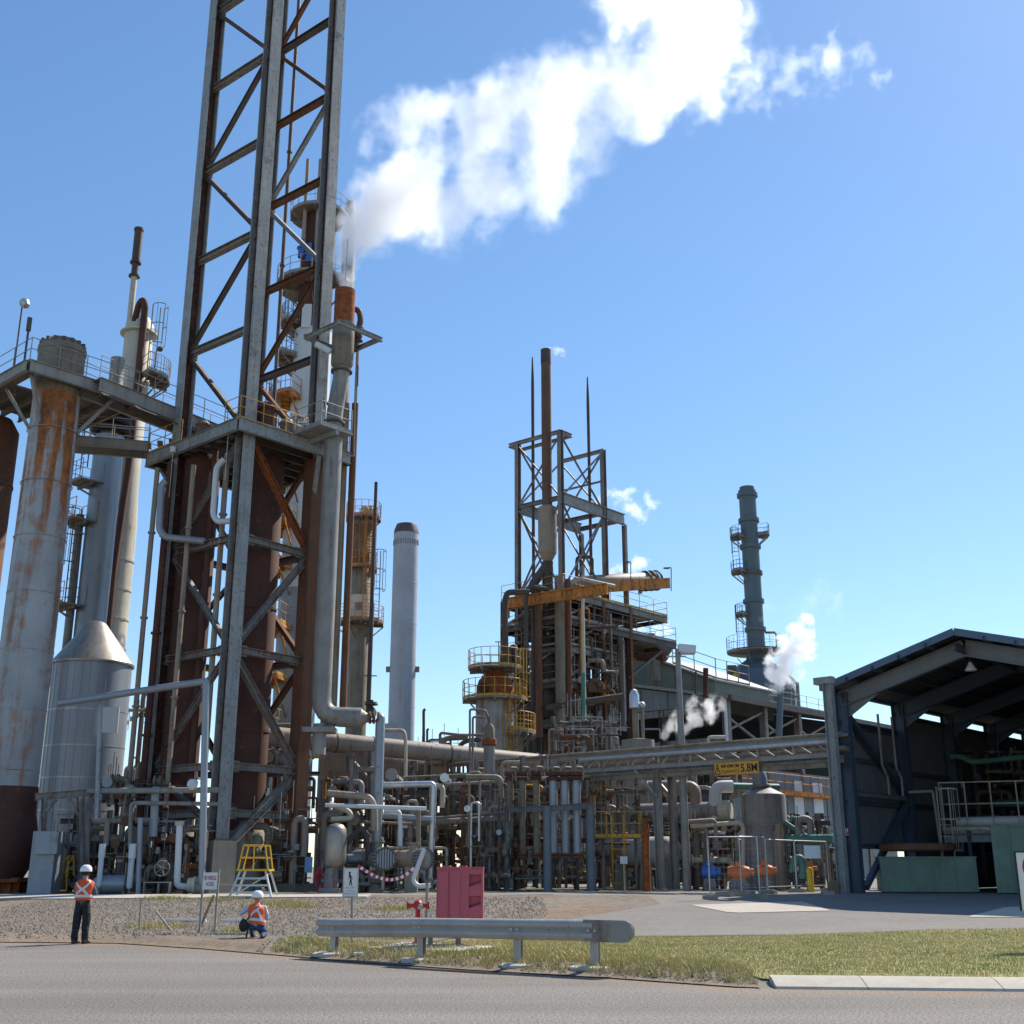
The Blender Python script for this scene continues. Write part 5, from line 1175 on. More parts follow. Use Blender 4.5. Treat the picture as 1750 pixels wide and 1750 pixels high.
# ------------------------------------------------------------------ tall column behind the tower, with yellow ladders
def back_column():
    Y = 64.0; x = xr(542, 450, Y); r = 1.02
    t = thing('tall_column', 'tall brown topped white column behind the lattice tower', 'column', on(x, Y))
    zt, zw = zr(362, Y), zr(570, Y); zl = zr(1010, Y)
    column(t, x, Y, zw, [(r, 0), (r, zt - zw - .3), (r * .8, zt - zw), (0, zt - zw + .2)], 'brown_shell', 'upper_shell', 36, seams=[(r, 4), (r, 8)])
    q = MB(); q.lathe((x, Y, zl), [(r + .08, 0), (r + .08, zw - zl), (r - .01, zw - zl + .05)], 36); build('lagging', q, 'white_lagging', t, smooth=40)
    q = MB(); q.lathe((x, Y, .6), [(r + .12, 0), (r + .12, zl - .6 - .02)], 36); build('lower_shell', q, 'blue_lagging', t, smooth=40)
    q = MB(); q.box((x - .25, Y - r - .05, zw + .6), (.55, .2, 1.5)); build('lagging_patch', q, 'white_lagging', t)
    for px in (521, 543):
        xp = xr(px, 370, Y - 1.1); q = MB(); q.cyl((xp, Y - 1.1, zr(452, Y)), (xp, Y - 1.1, zr(290, Y)), .115, 10); build('vent_pipe', q, 'taupe_pipe', t)
    ring_platform(t, (x, Y), r, r + .75, 0, 2 * pi, zr(372, Y), 'deck_steel', 'galv_rail', 20)
    ring_platform(t, (x, Y), r, r + 1.3, pi * .75, pi * 1.9, zr(492, Y), 'deck_steel', 'galv_rail')
    for px, py in ((515, 440), (528, 447)): c = P(px, py, Y - 1.3); q = MB(); q.lathe(c, [(.22, 0), (.22, .5), (.3, .55), (.3, .65), (.12, .75), (.12, 1.2)], 12); build('relief_valve', q, 'blue_motor', t)
    ring_platform(t, (x, Y), r, r + .9, pi * .8, pi * 1.25, zr(558, Y)); cage_ladder(t, x - r - .35, Y - .3, zr(640, Y), zr(530, Y), (-.7, -.7, 0), 'galv_rail')
    ring_platform(t, (x, Y), r, r + 1.1, pi * .8, pi * 1.25, zr(614, Y))
    for i, (py, a0, a1, w) in enumerate(((690, .85, 1.4, 1.25), (832, .85, 1.45, 1.2), (905, .8, 1.45, 2.0), (975, .8, 1.4, 1.6), (1078, .8, 1.45, 1.9), (1165, .8, 1.45, 2.1), (1255, .8, 1.45, 2.2))):
        ring_platform(t, (x, Y), r + .1, r + .1 + w, pi * a0, pi * a1, zr(py, Y), 'old_orange' if i != 1 else 'deck_steel', 'safety_yellow' if i else 'old_orange')
    for y0, y1, dx in ((1300, 1165, -1.0), (1165, 1078, -1.5), (1078, 975, -1.0), (975, 905, -1.5), (905, 832, -1.0), (832, 690, -.8)):
        cage_ladder(t, x - r + dx * .8, Y - 1.1, zr(y0, Y), zr(y1, Y), (-.7, -.7, 0), 'safety_yellow' if y0 > 1000 else 'galv_rail')
    Y2 = 66.0; x2 = xr(595, 450, Y2); q = MB(); q.lathe((x2, Y2, .6), [(.42, 0), (.42, zr(352, Y2) - 1.2), (.25, zr(346, Y2) - .6), (0, zr(346, Y2) - .55)], 20)
    tag(build('steam_riser', q, 'grey_steel', None, origin=(x2, Y2, .6)), 'tall dark standpipe rising behind the steam plume next to the tower', 'standpipe')
back_column()

def caged_column():
    Y = 76.0; x = xr(617, 1000, Y); r = M(17, 1000, Y)
    t = thing('caged_column', 'olive column with orange cage and yellow ladder beside the downpipe', 'column', on(x, Y))
    zt = zr(887, Y)
    column(t, x, Y, .6, [(r, 0), (r, zt - .6), (r * .7, zt - .3), (0, zt - .2)], 'khaki_pipe', 'shell', 28, seams=[(r, zr(1000, Y)), (r, zr(1090, Y))])
    q = MB(); zz = zr(1042, Y); q.lathe((x, Y, zz), [(r + .02, -.6), (r + .03, -.6), (r + .03, .9), (r + .02, .9)], 28, cap=False); build('pale_band', q, 'cream_lagging', t, label='pale band round the shell')
    ring_platform(t, (x, Y), r, r + .5, 0, 2 * pi, zt, 'deck_steel', 'old_orange', 16)
    for py, w in ((972, .35), (1065, .9)): ring_platform(t, (x, Y), r, r + w, -pi * .95, pi * .25, zr(py, Y), 'deck_steel', 'old_orange', 14)
    # wire guard wrapped round the upper part
    q = MB(); z0_, z1_ = zr(962, Y), zr(900, Y)
    for i in range(22): a = -pi + 2 * pi * i / 22; q.bar((x + (r + .15) * cos(a), Y + (r + .15) * sin(a), z0_), (x + (r + .15) * cos(a), Y + (r + .15) * sin(a), z1_), .03)
    for k in range(14): q.ring((x, Y, z0_ + (z1_ - z0_) * k / 13), r + .15, .022, 24, 4)
    build('wire_guard', q, 'old_orange', t, kind='stuff')
    cage_ladder(t, x + r * .75, Y - r - .1, zr(1060, Y), zr(895, Y), (.4, -.9, 0), 'old_orange'); cage_ladder(t, x + r * 1.6, Y - r * .5, zr(1060, Y), zr(965, Y), (.6, -.8, 0), 'galv_rail')
    q = MB(); q.lathe((x + .1, Y, zt), [(.35, 0), (.35, .7), (.2, .9), (0, .95)], 14); q.tube([(x, Y, zt + .5), (x + .5, Y, zt + .9), (x + .6, Y, zt + .2)], .1, 8); build('top_nozzle', q, 'cream_lagging', t)
    c = P(613, 1036, Y - r - .02); q = MB(); q.lathe(c, [(.26, 0), (.26, .12), (.2, .14), (0, .14)], 18, axis=(0, -1, 0)); build('manhole', q, 'grey_pipe', t)
    Y = 60.0; x = xr(636, 1020, Y); t = thing('slim_mast', 'slim dark vertical mast pipe between the yellow caged column and the chimney', 'mast', Vector((x, Y, zr(1222, Y))))
    q = MB(); q.lathe((x, Y, zr(1222, Y)), [(.12, 0), (.12, 5.5), (.09, 6), (.09, zr(824, Y) - zr(1222, Y))], 10); build('pole', q, 'dark_pipe', t)
    for py in (1155, 1200): p = P(634, py, Y); q = MB(); q.bar(p - Vector((.35, 0, 0)), p + Vector((.3, 0, 0)), .05); build('cross_bar', q, 'dark_pipe', t)
    valve(t, P(634, 1218, Y), .2, (0, 0, 1), 'dark_pipe', False)
    Y = 110.0; x = xr(690, 1080, Y); r = M(21.5, 1000, Y); zt = zr(897, Y); zc = zr(913, Y)
    t = thing('grey_chimney', 'tall pale grey chimney with a dark tapered cap, standing alone against the sky', 'chimney', on(x, Y))
    column(t, x, Y, .3, [(r * 1.05, 0), (r * 1.02, 10), (r, zc - .3)], 'chimney_grey', 'shaft', 48)
    q = MB(); q.lathe((x, Y, zc), [(r * 1.02, 0), (r * .97, .4), (r * .8, zt - zc), (r * .7, zt - zc), (r * .7, .5)], 40, cap=False); build('cap', q, 'dark_steel', t, label='soot dark tapered cap')
    for k in range(7): zz = 4 + k * 3.9; q = MB(); q.lathe((x, Y, zz), [(r * 1.0, -.05), (r * 1.028 - .0022 * k, -.03), (r * 1.028 - .0022 * k, .03), (r * 1.0, .05)], 48, cap=False); build('course_seam', q, 'chimney_grey', t, smooth=30)
    for k in range(16): a_ = pi * 1.02 + k * .062 * pi; q = MB(); q.bar((x + r * cos(a_), Y + r * sin(a_), zc - 1.2), (x + r * cos(a_), Y + r * sin(a_), zc - .7), .06); build('cap_lug', q, 'grey_steel', t)
    for s_ in (-1, 1): q = MB(); q.box((x + s_ * (r + .1), Y, zr(1144, Y)), (.5, .4, .5)); build('bracket', q, 'grey_steel', t)
    q = MB(); q.box((x - r - .1, Y - .2, zr(1240, Y) - 1), (1.9, 2.0, zr(1222, Y) - zr(1262, Y))); build('duct', q, 'chimney_grey', t, smooth=0)
caged_column()
# ------------------------------------------------------------------ generic pipework: runs along the plant grid inside a box
def pipework(name, label, cat, px0, px1, py0, py1, Y0, Y1, seed, mats, n=16, rmin=.05, rmax=.16, posts=3, valves=5, group=None, wheels=True, zmin=None):
    rg = random.Random(seed); Ym = (Y0 + Y1) / 2
    base = on(xr((px0 + px1) / 2, py1, Ym), Ym); t = thing(name, label, cat, base, group)
    W_ = M(px1 - px0, py1, Ym); zlo = max(gz(base.x, Ym) + .1, zr(py1, Ym)) if zmin is None else zmin; zhi = zr(py0, Ym); D = Y1 - Y0
    ew, ed = Vector((1, 0, 0)), Vector((0, 1, 0))
    c0 = Vector((xr(px0, py1, Ym), Y0, 0))
    def pt(u, d, z): return c0 + ew * (W_ * u) + ed * (D * d) + UP * z
    # posts and cross beams
    if posts:
        zs = [zlo + (zhi - zlo) * k for k in (.42, .86)]
        for i in range(posts):
            u = (i + .5) / posts; q = MB(); q.hbeam(pt(u, .45, gz(base.x, Ym) + .02), pt(u, .45, zhi), .16, .18); build('post', q, rg.choice(['grey_steel', 'dark_steel', 'khaki_pipe']), t, smooth=0)
        for z in zs: q = MB(); q.hbeam(pt(0, .45, z), pt(1, .45, z), .16, .2); build('beam', q, rg.choice(['grey_steel', 'dark_steel']), t, smooth=0)
    for i in range(int(n * 1.45)):
        r = (rmin + (rmax - rmin) * rg.random() ** 1.9) * (1.5 if rg.random() < .12 else 1); m = rg.choice(mats); d = rg.random(); k = rg.random()
        z1 = rg.uniform(zlo + .25, zhi); u0, u1 = sorted((rg.random(), rg.random()))
        if u1 - u0 < .2: u1 = min(1, u0 + .35)
        if k < .34:   # level run that drops at one end
            pts = [pt(u0, d, z1), pt(u1, d, z1), pt(u1, d, max(zlo, z1 - rg.uniform(.6, 2.2)))]
            if rg.random() < .4: pts.append(pt(u1, min(1, d + .3), pts[-1].z))
        elif k < .62: # riser with a swan neck
            zt = rg.uniform(zlo + (zhi - zlo) * .5, zhi); pts = [pt(u0, d, zlo), pt(u0, d, zt), pt(min(1, u0 + rg.uniform(.08, .25)), d, zt), pt(min(1, u0 + rg.uniform(.08, .25)), d, zt - rg.uniform(.4, 1.6))]
            pts[3].x = pts[2].x
        elif k < .82: # staggered run
            z2 = max(zlo + .2, z1 + rg.uniform(-1, 1)); um = (u0 + u1) / 2; pts = [pt(u0, d, z1), pt(um, d, z1), pt(um, d, z2), pt(u1, d, z2)]
        else:         # run into the depth
            pts = [pt(u0, 0, z1), pt(u0, 1, z1), pt(u0, 1, max(zlo, z1 - 1.5))]
        q = MB(); q.tube(pts, r, 9)
        if rg.random() < .7:
            e = pts[0]; dd = (pts[1] - pts[0]).normalized(); q.cyl(e - dd * .012, e + dd * .06, r * 1.7, 12)
            f = pts[0].lerp(pts[1], rg.uniform(.3, .7)); q.cyl(f, f + dd * .05, r * 1.7, 12); q.cyl(f + dd * .06, f + dd * .11, r * 1.7, 12)
        build('pipe', q, m, t, smooth=45)
    for i in range(valves):
        valve(t, pt(rg.random(), rg.uniform(0, .4), rg.uniform(zlo + .15, zlo + (zhi - zlo) * .55)), rg.uniform(.07, .13), rg.choice([(1, 0, 0), (0, 1, 0), (0, 0, 1)]), rg.choice(['rust_pipe', 'dark_pipe', 'khaki_pipe']), wheels and rg.random() < .6)
    q = MB()
    for i in range(70):   # tubing, gauges, small fittings
        p = pt(rg.random(), rg.uniform(-.05, .5), rg.uniform(zlo, zhi)); k = rg.random()
        if k < .4: q.cyl(p, p + UP * rg.uniform(.4, 1.4), .018, 5)
        elif k < .7: q.cyl(p, p + ew * rg.uniform(.3, 1.2), .02, 5)
        else: q.box(p, (rg.uniform(.08, .2), rg.uniform(.06, .15), rg.uniform(.08, .25)))
    build('fittings', q, rg.choice(['dark_steel', 'galv_rail', 'khaki_pipe']), t, kind='stuff')
    return t
MIX = ['khaki_pipe', 'grey_pipe', 'taupe_pipe', 'rust_pipe', 'dark_pipe', 'grey_steel', 'khaki_pipe']
LAG = MIX + ['blue_lagging', 'aluminium', 'cream_lagging']
DRK = ['dark_pipe', 'rust_pipe', 'dark_steel', 'khaki_pipe', 'grey_steel']

# ------------------------------------------------------------------ left base: named pieces, then the tangle
def left_base():
    # portal frame by the skirt
    t = thing('pipe_portal', 'grey steel portal with knee braces next to the rusty vessel skirt', 'steel frame', on(-16.3, 46.2)); Y = 46.0
    for px in (139, 149, 72): q = MB(); q.hbeam(P(px, 1530, Y), P(px + (4 if px < 100 else -3), 1362, Y), .15, .18); build('post', q, 'grey_steel', t, smooth=0)
    q = MB(); q.hbeam(P(60, 1362, Y), P(150, 1355, Y + .3), .18, .26); build('beam', q, 'grey_steel', t, smooth=0)
    for a, b in (((72, 1395), (96, 1366)), ((118, 1366), (139, 1398))): q = MB(); q.bar(P(*a, Y), P(*b, Y), .1); build('knee_brace', q, 'grey_steel', t, smooth=0)
    q = MB(); q.hbeam(P(146, 1433, Y + .2), P(206, 1431, Y + .2), .16, .2); build('beam', q, 'grey_steel', t, smooth=0); q = MB(); q.hbeam(P(204, 1432, Y + .2), P(200, 1533, Y + .2), .14, .16); build('post', q, 'grey_steel', t, smooth=0)
    q = MB(); q.box(P(79, 1476, 45.6), (M(40, 1476, 45.6), .9, M(106, 1476, 45.6))); q.box(P(82, 1441, 45.1), (M(38, 1441, 45), .3, M(36, 1441, 45))); tag(build('grey_cabinet', q, 'blue_lagging', None, smooth=0, origin=on(P(79, 1476, 45.6).x, 45.6)), 'plain blue grey steel cabinet beside the rusty skirt', 'cabinet')
    # long level lines
    for pts, w, m, lab in (
        (((150, 1352, 45.2), (375, 1350, 45.2)), 10, 'grey_pipe', 'straight grey pipe at head height crossing behind the white drop line'),
        (((372, 1374, 45.0), (224, 1372, 45.0), (222, 1450, 45.0)), 7, 'grey_pipe', 'grey pipe turning down just under the straight level one'),
        (((272, 1402, 46.4), (160, 1404, 46.4), (154, 1395, 46.4)), 10, 'taupe_pipe', 'tan level pipe under the two grey ones'),
        (((100, 1202, 44.6), (352, 1164, 44.4), (352, 1172, 44.4), (345, 1512, 44.2)), 12, 'blue_lagging', 'long pale line sloping across the tanks then dropping to the ground'),
        (((172, 1190, 45.0), (165, 1400, 45.0)), 8, 'blue_lagging', 'pale vertical support pipe under the long sloping line'),
        (((266, 1345, 45.6), (262, 1430, 45.6)), 14, 'blue_lagging', 'short thick pale drop pipe with a rounded end behind the level pipes'),
        (((240, 1398, 45.0), (236, 1530, 44.9)), 9, 'blue_lagging', 'blue grey pipe leg planted left of the handwheel'),
        (((184, 1400, 45.6), (181, 1445, 45.6)), 9, 'grey_pipe', 'stubby grey vertical pipe behind the portal frame')):
        q = MB(); pp = pix(*pts); q.tube(pp, M(w, pts[0][1], pts[0][2]) / 2, 12); tag(build('pipe_line', q, m, None, smooth=45, origin=pp[-1]), lab, 'pipe')
    for px, y0, y1, w, lab in ((169, 1442, 1512, 9, 'slim pale filter canister nearer the steel cabinet'), (221, 1442, 1515, 10, 'slim pale filter canister beside the blue grey pipe leg')):
        p, e = P(px, y1, 44.9), P(px + 1, y0, 44.9); r = M(w, y1, 44.9) / 2; t = thing('filter_canister', lab, 'filter', on(p.x, p.y), 'filter canisters'); L = e.z - p.z
        q = MB(); q.lathe(p, [(0, -.12), (r * .8, -.06), (r, 0), (r, L * .66)], 18); build('bowl', q, 'white_lagging', t); q = MB(); q.lathe(p, [(r * 1.3, L * .66), (r * 1.3, L)], 18); build('head', q, 'white_lagging', t)
        q = MB(); q.cyl(p + UP * -.1, Vector((p.x, p.y, gz(p.x, p.y))), .04, 8); build('foot', q, 'grey_steel', t)
    p = P(191, 1511, 45.2); t = thing('small_drum', 'small blue grey horizontal drum low behind the standing person', 'drum', on(p.x, p.y)); r = M(15, 1511, 45.2)
    q = MB(); q.lathe(p - Vector((r * 1.7, 0, 0)), [(0, -.15), (r * .7, -.1), (r, .05), (r, r * 3.2), (r * .7, r * 3.4), (0, r * 3.5)], 22, axis=(1, .1, 0)); build('shell', q, 'blue_lagging', t)
    for k in (-.5, .5): q = MB(); q.box((p.x + k, p.y, (p.z - r + .55) / 2 + .05), (.12, .4, max(.1, p.z - r - .5))); build('saddle', q, 'grey_steel', t)
    # J pipe with flanged valve
    t = thing('flanged_riser', 'pale riser curving at its foot into a flanged cream stub', 'pipe', on(xr(307, 1515, 44.3), 44.3))
    q = MB(); pp = pix((307, 1408, 44.3), (303, 1500, 44.3), (303, 1514, 44.3), (322, 1516, 44.3)); q.tube(pp, M(11, 1500, 44.3) / 2, 14, .28); build('pipe', q, 'white_lagging', t, smooth=50)
    q = MB(); q.cyl(P(307, 1404, 44.3), P(307, 1411, 44.3), .17, 14); build('cap', q, 'cream_lagging', t)
    for px, w, hh in ((322, 9, 25), (331, 4, 30)): p = P(px, 1513, 44.3); q = MB(); q.lathe(p, [(M(hh, 1513, 44.3) / 2, 0), (M(hh, 1513, 44.3) / 2, M(w, 1513, 44.3))], 20, axis=(1, 0, 0)); build('flange', q, 'cream_lagging', t)
    q = MB(); q.lathe(P(334, 1518, 44.3), [(.2, 0), (.2, .3), (.12, .42), (0, .44)], 14, axis=(1, -.1, 0)); build('stub', q, 'cream_concrete', t)
    # big handwheel
    p = P(277, 1484, 44.9); t = thing('wheel_valve', 'dark gate valve with a big five spoked handwheel facing the road', 'valve', on(p.x, p.y)); R = M(12.5, 1484, 44.9)
    q = MB(); q.ring(p, R, .022, 24, 6, axis=(0.1, -1, .1))
    for k in range(5): a = 2 * pi * k / 5; q.bar(p, p + Vector((cos(a), 0, sin(a))) * R, .03)
    build('handwheel', q, 'galv_rail', t); q = MB(); q.cyl(p, p + Vector((0, .8, 0)), .05, 8); q.lathe(p + Vector((0, .6, 0)), [(.28, 0), (.28, .12), (.18, .2), (.18, .5), (.28, .6), (.28, .7)], 16, axis=(0, 1, 0)); q.bar(p + Vector((0, .9, 0)), Vector((p.x, p.y + .9, .6)), .25); build('valve_body', q, 'dark_pipe', t)
    p = P(321, 1477, 44.6); t = thing('wheel_valve', 'rusty valve with a flat horizontal handwheel beside the pale riser', 'valve', on(p.x, p.y)); q = MB(); q.ring(p, .26, .03, 16, 6); q.bar(p - E1 * .26, p + E1 * .26, .04); q.bar(p - E2 * .26, p + E2 * .26, .04); build('handwheel', q, 'bright_rust', t); q = MB(); q.cyl(p, p + UP * -.5, .05, 8); q.lathe(p + UP * -.9, [(.16, 0), (.16, .35), (.08, .45)], 12); q.cyl(p + UP * -.9, Vector((p.x, p.y, .6)), .1, 8); build('valve_body', q, 'rust_pipe', t)
    p = P(330, 1341, 44.9); t = thing('flood_lamp', 'white round flood lamp hanging on the pale drop line', 'lamp', p); q = MB(); q.lathe(p, [(.0, .2), (.15, .17), (.22, .02), (.2, -.06), (0, -.08)], 18, axis=(-.45, -.6, .3)); build('lamp_head', q, 'sign_white', t); q = MB(); q.tube([p + UP * .1, P(336, 1330, 44.9), P(350, 1334, 44.6)], .025, 6); build('bracket', q, 'dark_steel', t)
    p = on(P(273, 1530, 44).x, 43.6); q = MB(); q.box(p + UP * .42, (.95, .25, .04))
    for k in (-.45, .05, .45): q.box(p + Vector((k, 0, .21)), (.04, .2, .42))
    tag(build('low_bench', q, 'galv_rail', None, smooth=0, origin=p), 'low grey metal bench frame on the slab below the handwheel', 'bench')
    p = P(105, 1480, 46.2); t = thing('yellow_stair', 'bright yellow stair handrails glimpsed behind the steel cabinet', 'stairs', on(p.x, 46.4))
    for dx in (0, 14): q = MB(); q.tube(pix((98 + dx, 1500, 46.6), (100 + dx, 1482, 46.6), (118 + dx * .6, 1462, 46.6)), .03, 6, .05); q.tube(pix((100 + dx, 1482, 46.6), (100 + dx, 1520, 46.6)), .03, 6); q.tube(pix((116 + dx * .7, 1465, 46.6), (116 + dx * .7, 1496, 46.6)), .03, 6); build('handrail', q, 'bright_yellow', t)
    for k in range(4): q = MB(); a = P(98 + k * 5, 1518 - k * 9, 46.8); q.box(a, (.3, .7, .04)); build('tread', q, 'safety_yellow', t, smooth=0)
    pipework('pipework', 'dark tangle of valves and small pipes behind the person in the orange vest', 'pipework', 92, 205, 1385, 1527, 46.8, 49.5, 11, MIX, 16, .05, .13, 2, 6)
    pipework('pipework', 'dark pipework with many handwheels between handwheel valve and front pedestal', 'pipework', 212, 355, 1400, 1527, 45.6, 49, 12, DRK + ['grey_pipe'], 22, .05, .15, 3, 12)
    pipework('pipework', 'pipe rack of grey lines over the farther tower leg base', 'pipework', 165, 300, 1335, 1420, 48.5, 52, 13, LAG, 14, .06, .16, 2, 4, zmin=4.0)
    pipework('pipework', 'distant pale pipes and frames seen between the conical tank and drop pipes', 'pipework', 205, 300, 1180, 1500, 60, 66, 14, LAG, 14, .08, .22, 3, 3)
    pipework('pipework', 'rusty pipes and valves behind the yellow step platform', 'pipework', 395, 530, 1385, 1527, 49.2, 53, 15, MIX + ['bright_rust'], 20, .06, .18, 2, 10)
    pipework('pipework', 'yellow tagged pipes and ladders at the foot of the tall column', 'pipework', 400, 545, 1240, 1395, 55, 62, 16, MIX + ['safety_yellow', 'safety_yellow', 'bright_rust'], 18, .05, .16, 3, 5, zmin=4.2)
left_base()

# ------------------------------------------------------------------ between the tower and the manifold
def centre_left():
    # the fat tan header on its way right
    a, b = P(440, 1256, 55.0), P(945, 1306, 62.0); t = thing('main_header', 'fat tan header pipe running level from the tower towards the pipe bridge', 'pipe', a)
    d = (b - a).normalized(); r = M(33, 1270, 56) / 2; L = (b - a).length
    q = MB(); q.tube([a, b], r, 28, 0); build('pipe', q, 'taupe_pipe', t, smooth=60)
    for k in (.24, .36, .62, .97): c = a + d * (L * k); q = MB(); q.lathe(c, [(r, 0), (r + .02, 0), (r + .02, .06), (r, .06)], 28, axis=d, cap=False); build('strap', q, 'dark_steel', t)
    for k in (.15, .36, .5, .8): c = a + d * (L * k); q = MB(); q.hbeam(Vector((c.x, c.y, .6)), c + UP * -(r + .05), .2, .22); build('support', q, 'grey_steel', t, smooth=0)
    # grey box duct under it
    q = MB(); q.lathe(P(555, 1302, 58.5), [(0, -.1), (.9, 0), (1.0, .3), (1.0, 5.8), (.9, 6.1), (0, 6.2)], 28, axis=d); tag(build('long_drum', q, 'taupe_pipe', None, smooth=40, origin=P(555, 1302, 58.5)), 'big dusty grey drum lying right under the fat tan header', 'drum')
    # plain frame portal
    t = thing('pipe_portal', 'grey steel portal frame standing behind the white lagged drop line', 'steel frame', on(xr(612, 1520, 52), 52))
    for px, Y in ((598, 52.0), (635, 51.6)): q = MB(); q.hbeam(on(xr(px, 1400, Y), Y), P(px, 1285, Y), .24, .26); build('post', q, 'grey_steel', t, smooth=0)
    for py in (1288, 1342, 1398): q = MB(); q.hbeam(P(594, py, 52.0), P(640, py, 51.6), .2, .24); build('beam', q, 'grey_steel', t, smooth=0)
    q = MB(); q.bar(P(606, 1302, 51.9), P(633, 1332, 51.7), .06); q.bar(P(603, 1346, 51.9), P(620, 1364, 51.8), .06); build('tie_rod', q, 'galv', t)
    # pressure bell and exchangers
    p = P(573, 1446, 46.8); rr = M(19, 1446, 46.8); h = M(76, 1446, 46.8)
    t = thing('pressure_vessel', 'dull grey rounded pressure vessel beside the white lagged line', 'vessel', on(p.x, p.y))
    q = MB(); z0 = p.z - h / 2; q.lathe((p.x, p.y, z0), [(0, 0), (rr * .6, .05), (rr * .92, .2), (rr, .45), (rr, h - .45), (rr * .92, h - .2), (rr * .6, h - .05), (0, h)], 32); build('shell', q, 'dull_tin', t, smooth=60)
    q = MB(); q.lathe((p.x - .1, p.y, .6), [(.3, 0), (.25, z0 - .55)], 14); q.box((p.x - .1, p.y, .72), (.8, .8, .2)); build('leg', q, 'grey_steel', t)
    for pts, w, m, lab in (
        (((560, 1356, 48), (632, 1362, 48), (640, 1380, 48), (640, 1420, 48)), 12, 'taupe_pipe', 'tan level pipe above the rounded pressure vessel'),
        (((556, 1376, 47.6), (728, 1382, 47.6)), 7, 'white_lagging', 'thin bright level pipe passing in front of the white lagged line'),
        (((650, 1342, 50), (740, 1340, 50), (741, 1350, 50), (735, 1500, 50)), 11, 'aluminium', 'bright lagged line turning down beside the flanged exchanger'),
        (((656, 1394, 49.5), (737, 1400, 49.5)), 10, 'blue_lagging', 'short pale lagged level pipe under the bright line'),
        (((656, 1386, 49), (682, 1386, 49), (684, 1400, 49), (684, 1446, 49)), 8, 'white_lagging', 'pale pipe bending down onto the exchanger'),
        (((715, 1384, 48.8), (715, 1500, 48.8)), 8, 'khaki_pipe', 'khaki post pipe in front of the exchanger'),
        (((563, 1374, 50), (596, 1386, 50), (602, 1398, 50), (566, 1400, 50)), 9, 'cream_lagging', 'cream pipe loop behind the rounded pressure vessel'),
        (((590, 1442, 48), (620, 1412, 48), (630, 1440, 48), (632, 1470, 48)), 11, 'dark_pipe', 'dark curved elbow behind the rounded pressure vessel'),
        (((655, 1248, 57), (690, 1248, 57), (693, 1260, 57), (693, 1330, 57)), 6, 'cream_lagging', 'cream pipe hooking down over the fat tan header'),
        (((725, 1450, 46.5), (705, 1505, 46.5), (714, 1515, 46.5), (735, 1513, 46.5)), 8, 'white_lagging', 'pale swan neck pipe near the ground by the pink cabinet')):
        q = MB(); pp = pix(*pts); q.tube(pp, M(w, pts[0][1], pts[0][2]) / 2, 12); tag(build('pipe_line', q, m, None, smooth=45, origin=pp[-1]), lab, 'pipe')
    def exchanger(px, py, Y, w, L, ax, lab, m, ribs):
        p = P(px, py, Y); r = M(w, py, Y) / 2; a = Vector(ax).normalized(); t = thing('heat_exchanger', lab, 'heat exchanger', on(p.x, p.y))
        q = MB(); q.lathe(p, [(r * .86, .25), (r * .86, L)], 26, axis=a); build('shell', q, m, t, smooth=50)
        q = MB(); q.lathe(p, [(0, 0), (r, 0), (r, .14), (r * .86, .14)], 28, axis=a); q.lathe(p, [(r * .86, .17), (r * 1.0, .17), (r * 1.0, .30), (r * .86, .30)], 28, axis=a); build('cover_flange', q, 'grey_pipe', t, smooth=30)
        s_ = a.cross(UP).normalized(); q = MB()
        for k in range(20): c = p + (s_ * cos(2 * pi * k / 20) + UP * sin(2 * pi * k / 20)) * (r * .93); q.cyl(c - a * .07, c + a * .36, .035, 6)
        build('bolts', q, 'dark_steel', t, kind='stuff')
        if ribs:
            for k in range(-3, 4):
                hh = sqrt(max(0, (r * .8) ** 2 - (k * r * .24) ** 2)); c = p - a * .03 + s_ * (k * r * .24) 
                q = MB(); q.bar(c - UP * hh, c + UP * hh, .07, .08, up=a); build('rib', q, 'blue_lagging', t, smooth=0)
        else:
            q = MB(); q.lathe(p - a * .06, [(0, 0), (r * .55, 0), (r * .6, .07)], 24, axis=a); build('cover', q, 'grey_pipe', t)
        for k in (.9, L - .6): c = p + a * k; q = MB(); q.box((c.x, c.y, (c.z - r * .7 + .55) / 2), (.5, .35, c.z - r * .7 - .55)); build('saddle', q, 'cream_concrete', t, smooth=0)
        q = MB(); q.cyl(p + a * .8, p + a * .8 + UP * (r * 1.5), r * .35, 12); q.cyl(p + a * .8 + UP * (r * 1.4), p + a * .8 + UP * (r * 1.55), r * .55, 14); build('nozzle', q, m, t)
    exchanger(658, 1468, 47.3, 40, 4.2, (-.5, 1, 0), 'exchanger with a ribbed grey end cover behind the striped tape', 'grey_pipe', True)
    exchanger(727, 1468, 47.0, 36, 4.0, (-.75, .9, 0), 'rusty tan exchanger with a bolted dark end flange', 'taupe_pipe', False)
    # striped barrier tape
    t = thing('barrier_tape', 'sagging red and white barrier tape below the ribbed exchanger', 'tape', P(616, 1480, 45.2)); n = 22; a, b = P(612, 1479, 45.2), P(707, 1483, 45.6); prev = None
    for i in range(n + 1):
        u = i / n; p = a.lerp(b, u) + UP * (-.55 * 4 * u * (1 - u) * (.6 + .4 * u) - .02 * (i % 2))
        if prev is not None: q = MB(); q.bar(prev, p, .02, .11); build('tape_stripe', q, 'tape_red' if i % 2 else 'tape_white', t, smooth=0)
        prev = p
    q = MB(); q.box(P(528, 1478, 49.6) + Vector((0, -.1, 0)), (M(13, 1478, 49.6), .02, M(26, 1478, 49.6))); tag(build('notice_board', q, 'sky_blue', None, smooth=0, origin=P(528, 1478, 49.6)), 'light blue notice panel on the foot of the tower leg', 'notice')
